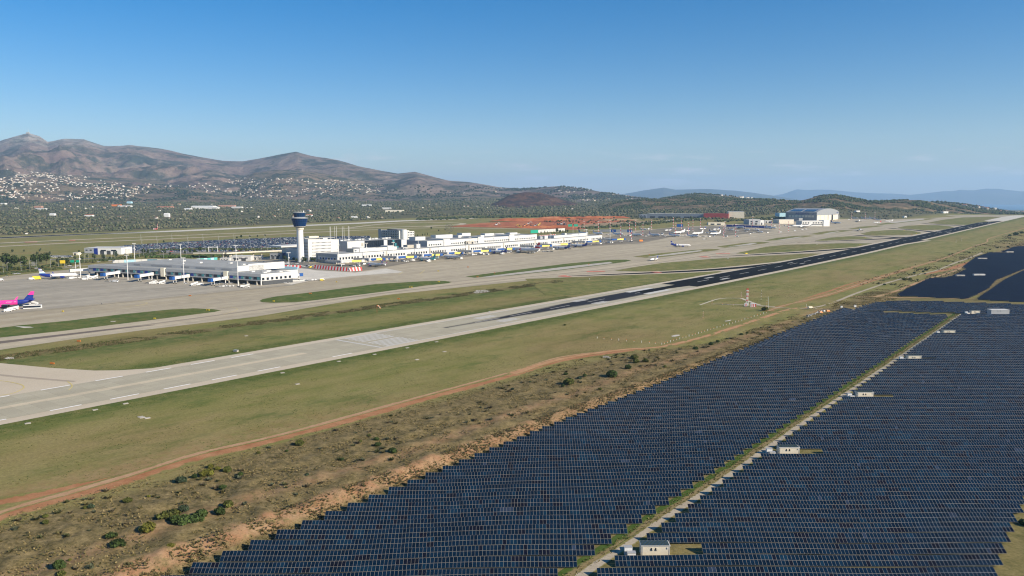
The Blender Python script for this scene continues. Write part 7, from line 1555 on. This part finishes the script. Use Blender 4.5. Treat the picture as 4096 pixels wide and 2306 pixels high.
for X, Y, H, a_, lab in ((3044, 1206, 10.6, DGREY, 'thin black and white striped pole right of the lattice mast'), (3067, 1230, 9, ORANGE, 'thin orange pole near the gravel junction'), (3073, 1232, 10, WHITE, 'thin white pole beside the orange one'), (2812, 1274, 6, ORANGE, 'thin orange and white pole alone in the grass'), (2965, 1191, 5, RED, 'short antenna post behind the lattice mast'), (2848, 1217, 4.6, RED, 'short antenna post at the left corner of the cable trench'), (3225, 1231, 3.2, WHITE, 'short white post by the gravel junction'), (3824, 973, 6, WHITE, 'thin white pole on the far grass right of the runway'), (3847, 966, 7, WHITE, 'white antenna post on the far grass right of the runway')):
    striped_mast(lab, PX(X, Y), H, 'thin poles of the antenna site' if X < 3300 else 'poles on the far grass', .13, False, a_, 8)
MPX = [(2389, 1355), (2416, 1358), (2446, 1360.5), (2475, 1363), (2506, 1366), (2536, 1369), (2566, 1371.5), (2597, 1374), (2621, 1376.5), (2647, 1380)]
MPX += [(2657 + i * 12.4, 1377 - i * 3.75) for i in range(34)] + [(2890, 1220), (2912, 1221), (2934, 1222)]
for i, (X, Y) in enumerate(sorted(MPX)): o = link('marker_post', None, None); 
for o in [q for q in COL.objects if q.name.startswith('marker_post')]: bpy.data.objects.remove(o)
pm = []
for c_ in (ORANGE, WHITE): b = MB(); b.tube((0, 0, -.1), (0, 0, .75), .13, WHITE, n=6); b.tube((0, 0, .75), (0, 0, 1.25), .17, c_, n=6); pm.append(b.mesh('marker_post'))
for i, (X, Y) in enumerate(sorted(MPX)): tag(link('marker_post', pm[0 if i % 3 else 1], None, PX(X, Y)), 'small %s-topped marker post, %s from the left beside the dirt track' % ('orange' if i % 3 else 'white', ordinal(i + 1)), 'marker post', 'marker posts beside the dirt track')
o = thing('concrete_culvert', 'small pale concrete headwall in the scrub below the track', 'culvert', PX(2428, 1432), R(-12)); b = MB(); b.bx(-2.4, 1.0, -.4, .4, -.3, 1.0, CONC); b.bx(.6, 2.2, -1.6, -1.2, -.3, .8, CONC); b.build('headwall', o)
for i, (X, Y) in enumerate([(3420, 1229), (3366, 1233), (3818, 1237), (3893, 1236)]): o = thing('kiosk', 'small white cabinet at the edge of the solar strip, %s from the left' % ordinal(i + 1), 'cabinet', PX(X, Y), 0, 'white cabinets at the solar strip'); b = MB(); b.bx(-.9, .9, -.6, .6, -.1, 1.7, WHITE); b.build('housing', o); b = MB(); b.bx(-1, 1, -.7, .7, 1.7, 1.82, STEEL); b.build('lid', o)
# scrap heap
HEAP = M('broken_concrete', (.34, .32, .28), .9, .3); b = MB(); gg = np.random.RandomState(4)
for i in range(90):
    t_ = gg.rand(); X = 3225 + t_ * 62; Y = 1270 - t_ * 22 + gg.normal() * 2.0; p = G(X, Y); s_ = gg.uniform(.4, 1.4); b.box((p.x, p.y, p.z + gg.uniform(0, 1.0)), (s_, s_ * gg.uniform(.4, 1), s_ * .35), HEAP if gg.rand() < .6 else (WHITE2 if gg.rand() < .5 else DGREY), gg.uniform(0, 3), rx=gg.uniform(-.6, .6))
tag(b.build('rubble_heap'), 'heap of broken pale rubble by the solar block corner', kind='stuff')
for i, (X, Y, w_) in enumerate([(3283, 1251, 3.4), (3296, 1246, 2.0), (3312, 1246, 3.6)]): o = thing('tarpaulin', 'crumpled orange sheet on the rubble, %s from the left' % ordinal(i + 1), 'tarpaulin', PX(X, Y), .3, 'orange sheets on the rubble'); b = MB(); b.hull([(-w_ / 2, -1, 0), (w_ / 2, -.8, 0), (w_ / 2 - .3, 1, 0), (-w_ / 2, .9, 0)], [(-w_ / 3, -.5, 1.1), (w_ / 3, -.4, .7), (w_ / 4, .4, .9), (-w_ / 3, .5, 1.3)], ORANGE if i != 1 else WHITE2); b.build('sheet', o)
# construction machines
def excavator(label, X, Y, hd, m=YELLOW, k=1.6):
    o = thing('excavator', label, 'excavator', PX(X, Y), R(hd), 'machines on the construction site'); o.scale = (k, k, k)
    b = MB(); b.bx(-2, 2, -1.5, -.9, 0, .9, DGREY); b.bx(-2, 2, .9, 1.5, 0, .9, DGREY); b.build('track', o); b = MB(); b.bx(-1.8, 1.4, -1.3, 1.3, 1, 2.2, m); b.build('body', o); b = MB(); b.bx(.2, 1.5, .3, 1.3, 2.2, 3.4, GLASSD); b.build('cabin', o)
    b = MB(); b.tube((1.2, -.3, 2), (4.2, -.3, 4.6), .28, m, n=5); b.tube((4.2, -.3, 4.6), (6, -.3, 1.8), .22, m, n=5); b.bx(5.5, 6.5, -.8, .2, .8, 1.7, DGREY); b.build('arm', o); return o
for i, (X, Y, h, m) in enumerate([(1985, 903, 20, WHITE2), (2080, 911, 160, YELLOW), (2098, 909, 30, ORANGE), (2110, 911, 200, DGREY), (2125, 909, 100, DGREY), (2140, 908, 10, LGREY), (2152, 905, 45, YELLOW), (2232, 902, 180, DGREY), (2245, 900, 20, LGREY), (2258, 902, 60, DGREY), (2113, 899, 0, WHITE2)]): excavator('digging machine, %s from the left on the red earth' % ordinal(i + 1), X, Y, h, m, 2.0)
b = MB(); gg = np.random.RandomState(8)
mound = lambda X, Y, w_, d_, h_, label: None
def mound(X, Y, w_, d_, h_, label, mat):
    p = G(X, Y); nx_, ny_ = 26, 10; V = []; 
    for j in range(ny_ + 1):
        for i in range(nx_ + 1):
            u, v = i / nx_, j / ny_; x = (u - .5) * w_; y = (v - .5) * d_; e = max(0, min(1, 6 * u, 6 * (1 - u))) * max(0, min(1, 5 * v, 3 * (1 - v))); z_ = h_ * e * (.8 + .35 * noise.noise(Vector((x / 18, y / 12, X)))) - .6; V.append((x, y, z_))
    Fa = [[j * (nx_ + 1) + i, j * (nx_ + 1) + i + 1, (j + 1) * (nx_ + 1) + i + 1, (j + 1) * (nx_ + 1) + i] for j in range(ny_) for i in range(nx_)]
    tag(link('earth_mound', raw_mesh('earth_mound', V, Fa, mat), None, tuple(p), math.atan2(-.05, 1)), label, 'mound')
mound(2130, 884, 280, 60, 10, 'long dark red spoil mound behind the digging machines', REDE); mound(2280, 876, 260, 50, 9, 'red earth bank in the middle of the construction site', REDE); mound(2420, 874, 190, 50, 9, 'red and sandy bank at the right of the construction site', REDE); mound(2200, 912, 200, 30, 7, 'low red bank nearest the terminal', REDE); mound(2480, 882, 140, 40, 6, 'pale sandy mound right of the red banks', SANDY)
mound(3715, 1091, 34, 12, 4, 'bright orange earth heap by the dark solar field', REDE) if False else None

striped_mast('red and white striped mast beyond the far runway, left of the tower', PX(630, 918), 15, 'navigation gear beyond the far runway', .7, False)
shl = thing('equipment_shelter', 'small red and white hut at the striped mast beyond the far runway', 'shelter', PX(620, 919), 0, 'navigation gear beyond the far runway')
for i_ in range(4): b = MB(); b.bx(-4 + i_ * 2, -2 + i_ * 2, -2, 2, 0, 3.4, RED if i_ % 2 else WHITE); b.build('wall_stripe', shl)
# ------------------------------------------------------------------ far towns
WALLM = [M('house_white', (.56, .53, .47), .8, .08, .05), M('house_cream', (.50, .43, .33), .8, .1, .05), M('house_sand', (.40, .32, .24), .8, .1, .05)]
TILEM = M('house_tile', (.36, .15, .09), .85, .15, .05)
HM = []
for i, m_ in enumerate(WALLM):
    for j in range(2):
        b = MB(); b.bx(-.5, .5, -.4, .4, -.5, .62, m_, m_ if j else None); b.bx(-.3, .5, -.4, .15, .62, .95, m_)
        for k_ in range(3): b.bx(-.38 + k_ * .3, -.24 + k_ * .3, -.41, -.39, .2, .42, GLASSD)
        if not j: b.hull([(-.55, -.45, .95), (.55, -.45, .95), (.55, .45, .95), (-.55, .45, .95)], [(-.4, -.02, 1.2), (.4, -.02, 1.2), (.4, .02, 1.2), (-.4, .02, 1.2)], TILEM)
        HM.append(b.mesh('house'))
HOUSES = []
def add_town(label, n, polys, seed, size, keep=None, frac=1.0):
    base = inpoly(*polys)
    W, X, Y = on_hill(label, n, (lambda W, X, Y: base(W, X, Y) & (nz(260, keep)(W, X, Y) if keep is not None else True)), seed)
    for p in W: HOUSES.append((p[0], p[1], p[2], g.uniform(*size)))
MT, F1, F2 = 'broad bare mountain with a pale rocky peak', 'town-covered foothills under the rocky peak', 'brown foothills in front of the middle peak'
T1 = [(-60, 662), (0, 668), (131, 690), (278, 690), (378, 715), (437, 728), (540, 742), (600, 770), (500, 792), (300, 800), (-60, 796)]
T2 = [(430, 742), (500, 738), (600, 736), (760, 734), (835, 735), (914, 716), (1024, 712), (1180, 714), (1360, 722), (1530, 745), (1560, 772), (1300, 785), (1024, 792), (795, 792), (556, 790)]
T3 = [(1735, 760), (1800, 764), (1920, 770), (1915, 778), (1800, 774), (1740, 770)]
T4 = [(2170, 742), (2260, 742), (2340, 748), (2420, 757), (2520, 776), (2610, 793), (2570, 815), (2430, 812), (2330, 806), (2250, 778)]
T5 = [(1990, 750), (2050, 752), (2180, 745), (2260, 800), (2100, 800), (1960, 790)]
add_town(F1, 14000, [T1], 21, (7, 14), -.3); add_town(MT, 26000, [T1], 22, (8, 15), -.3); add_town(F2, 9000, [T2], 23, (7, 14), -.35); add_town(MT, 40000, [T2], 24, (8, 15), -.3); add_town(MT, 16000, [T3], 25, (8, 14)); add_town(MT, 9000, [T4], 26, (7, 14), -.1); add_town(MT, 1500, [T5], 27, (10, 18), .3)
g.shuffle(HOUSES) if False else None
HOUSES = [HOUSES[i] for i in g.permutation(len(HOUSES))][:3000]
PL = polar_pts(1500, 2500, 5600, -38, 9, lambda x, y: (sd(x, y)[1] > 2180) & (np.array([noise.noise(Vector((a / 500, b / 350, 8.1))) for a, b in zip(x, y)]) > .10))
for p in PL[:110]: HOUSES.append((p[0], p[1], p[2], g.uniform(7, 13)))
HX = [q for q in HOUSES]; HX.sort(key=lambda q: math.hypot(q[0], q[1]) / q[3])
for x, y, z, s_ in HX[:290]:
    pl = math.hypot(x, y) < 5600; o = link('house', HM[g.choice(6, p=[.25, .3, .15, .15, .08, .07])], None, (x, y, z), g.uniform(0, 6.28)); o.scale = (s_, s_ * g.uniform(.7, 1.1), s_ * .5)
    tag(o, 'small pale house %s' % ('among the trees of the plain or hills beyond the airfield' if pl else 'in the town on the mountain foot'), 'house', 'houses of the plain and nearer hills' if pl else 'houses of the town on the mountain foot')
def joined_houses(L_):
    V = []; Fa = []; I = []
    bv = np.array([(-.5, -.4, -.6), (.5, -.4, -.6), (.5, .4, -.6), (-.5, .4, -.6), (-.5, -.4, .55), (.5, -.4, .55), (.5, .4, .55), (-.5, .4, .55)]); bf = np.array([[0, 1, 5, 4], [1, 2, 6, 5], [2, 3, 7, 6], [3, 0, 4, 7], [4, 5, 6, 7]])
    for i, (x, y, z, s_) in enumerate(L_):
        a = g.uniform(0, 6.28); c_, q_ = math.cos(a), math.sin(a); P = bv * np.array([s_, s_ * g.uniform(.6, 1.2), s_ * g.uniform(.4, .75)]); V.append(np.stack([P[:, 0] * c_ - P[:, 1] * q_ + x, P[:, 0] * q_ + P[:, 1] * c_ + y, P[:, 2] + z], -1)); Fa.append(bf + 8 * i); k_ = g.choice(3, p=[.55, .3, .15]); I += [k_] * 4 + [3 if g.rand() < .25 else k_]
    return raw_mesh('town_houses', np.concatenate(V), np.concatenate(Fa), WALLM + [TILEM], I)
tag(link('town_houses', joined_houses(HX[290:])), 'white houses of the towns covering the mountain foot', kind='stuff')
def far_shed(label, X, Y, L, D, H, wall, roof=None, rz=0.0, dome=False, cat='industrial building'):
    p = PX(X, Y); o = thing('industrial_building', label, cat, p, rz, 'industrial buildings on the plain')
    b = MB()
    if dome:
        V = [(r_ * math.cos(a), r_ * .6 * math.sin(a), z_) for r_, z_ in ((L / 2, 0), (L * .46, H * .5), (L * .3, H * .85), (L * .1, H)) for a in [2 * math.pi * i / 20 for i in range(20)]]
        for j in range(3):
            for i in range(20): b.poly([V[j * 20 + i], V[j * 20 + (i + 1) % 20], V[(j + 1) * 20 + (i + 1) % 20], V[(j + 1) * 20 + i]], wall)
        b.poly(V[60:80], wall); b.build('dome', o)
    else:
        b.bx(-L / 2, L / 2, 0, D, -3, H, wall, roof or wall); b.build('wall', o); b = MB(); b.hull([(-L / 2, 0, H), (L / 2, 0, H), (L / 2, D, H), (-L / 2, D, H)], [(-L / 2, D * .45, H * 1.3), (L / 2, D * .45, H * 1.3), (L / 2, D * .55, H * 1.3), (-L / 2, D * .55, H * 1.3)], roof or wall); b.build('roof', o)
    return o
PKR = M('pinkish_wall', (.42, .24, .17), .8, .15, .05)
for a_ in [('white dome hall on the plain below the town', 346, 806, 90, 60, 16, WHITE, None, .1, True), ('row of long white greenhouses left of the dome', 292, 804, 120, 40, 8, WHITE2), ('pale sheds far left of the dome', 210, 805, 150, 30, 7, WHITE2), ('salmon-coloured factory, left wing', 410, 810, 90, 70, 14, PKR, TERRA), ('salmon-coloured factory, middle wing', 450, 806, 110, 60, 18, PKR, TERRA), ('salmon-coloured factory, right wing', 492, 803, 90, 50, 14, PKR, TERRA), ('orange roofed workshop on the plain', 458, 826, 60, 40, 10, ORANGE, TERRA), ('white workshop right of the orange roof', 495, 829, 90, 30, 8, WHITE2), ('blue shed above the white workshop', 515, 815, 36, 24, 12, LBLUE), ('long red and white shed on the plain', 655, 833, 100, 40, 8, PKR, TERRA), ('long white factory on the plain', 808, 836, 150, 60, 14, WHITE), ('white shed right of the long factory', 850, 837, 60, 40, 10, WHITE2), ('pink roofed hall behind the long factory', 905, 829, 120, 40, 10, PKR), ('low white shed at the right of the factories', 945, 834, 70, 30, 8, WHITE2), ('white hall far left of the tower', 748, 842, 40, 30, 9, WHITE), ('white round-roofed hall right of the tower', 1465, 826, 70, 30, 9, WHITE), ('cream hall beyond the trees right of the tower', 1577, 850, 110, 30, 9, CREAM), ('white house row right of the tower', 1545, 838, 60, 20, 8, WHITE2), ('white farmhouse left of the tower', 207, 863, 26, 14, 8, WHITE), ('white villa with red roof on the plain', 352, 867, 40, 18, 7, WHITE, TERRA), ('white cube house on the plain', 665, 869, 26, 14, 14, WHITE), ('white farmhouse beside the tower cab', 1236, 867, 30, 16, 8, WHITE, TERRA), ('white farmhouse further right of the tower', 1415, 873, 30, 16, 6, WHITE), ('white sheds left on the plain', 160, 841, 60, 24, 8, WHITE2), ('pink sheds left on the plain', 150, 832, 50, 20, 9, PKR), ('white hall at the left edge of the plain', 10, 819, 40, 20, 8, WHITE)]:
    a_ = list(a_); a_[3] *= .72; a_[5] *= .8
    far_shed(*a_)
W, X, Y = on_hill('low green hill with houses on its right shoulder', 300, inpoly([(2880, 782), (3010, 795), (3010, 800), (2870, 792)]), 31)
for p in W[:14]: o = link('house', HM[1], None, tuple(p), g.uniform(0, 6)); o.scale = (16, 14, 9); tag(o, 'pale villa on the shoulder of the low green hill', 'house', 'villas on the low green hill')
P_ = polar_pts(500, 5200, 9500, 28, 33.5, lambda x, y: sd(x, y)[0] > 4000)
for p in P_[:36]: o = link('house', HM[g.randint(6)], None, (p[0], p[1], p[2]), g.uniform(0, 6)); s_ = g.uniform(14, 26); o.scale = (s_, s_, s_ * .5); tag(o, 'white house of the coastal town beyond the runway end', 'house', 'houses of the coastal town')
P_ = polar_pts(5000, 4300, 11000, 25, 40, lambda x, y: (sd(x, y)[0] > 3950) & (np.array([noise.noise(Vector((a / 260, b / 260, 3.2))) for a, b in zip(x, y)]) > -.1))
crowns('coastal_trees', P_, g.uniform(4, 9, len(P_)), palette(len(P_), [(.030, .045, .02), (.05, .055, .025)]), 'trees on the coastal plain beyond the runway')

Vm, Xm, Ym = HILLS[MT]; jx = int(np.argmin(np.abs(Xm[-1] - 116))); tp_ = Vm[-1, jx]
o = thing('summit_mast', 'thin antenna mast on the pale rocky summit', 'antenna mast', (float(tp_[0]), float(tp_[1]), float(tp_[2])), 0); b = MB(); b.tube((0, 0, -10), (0, 0, 46), 3.0, STEEL, 1.2, n=6); b.build('mast', o); b = MB(); b.bx(-22, 12, -8, 8, -10, 9, CONC); b.build('station_building', o)
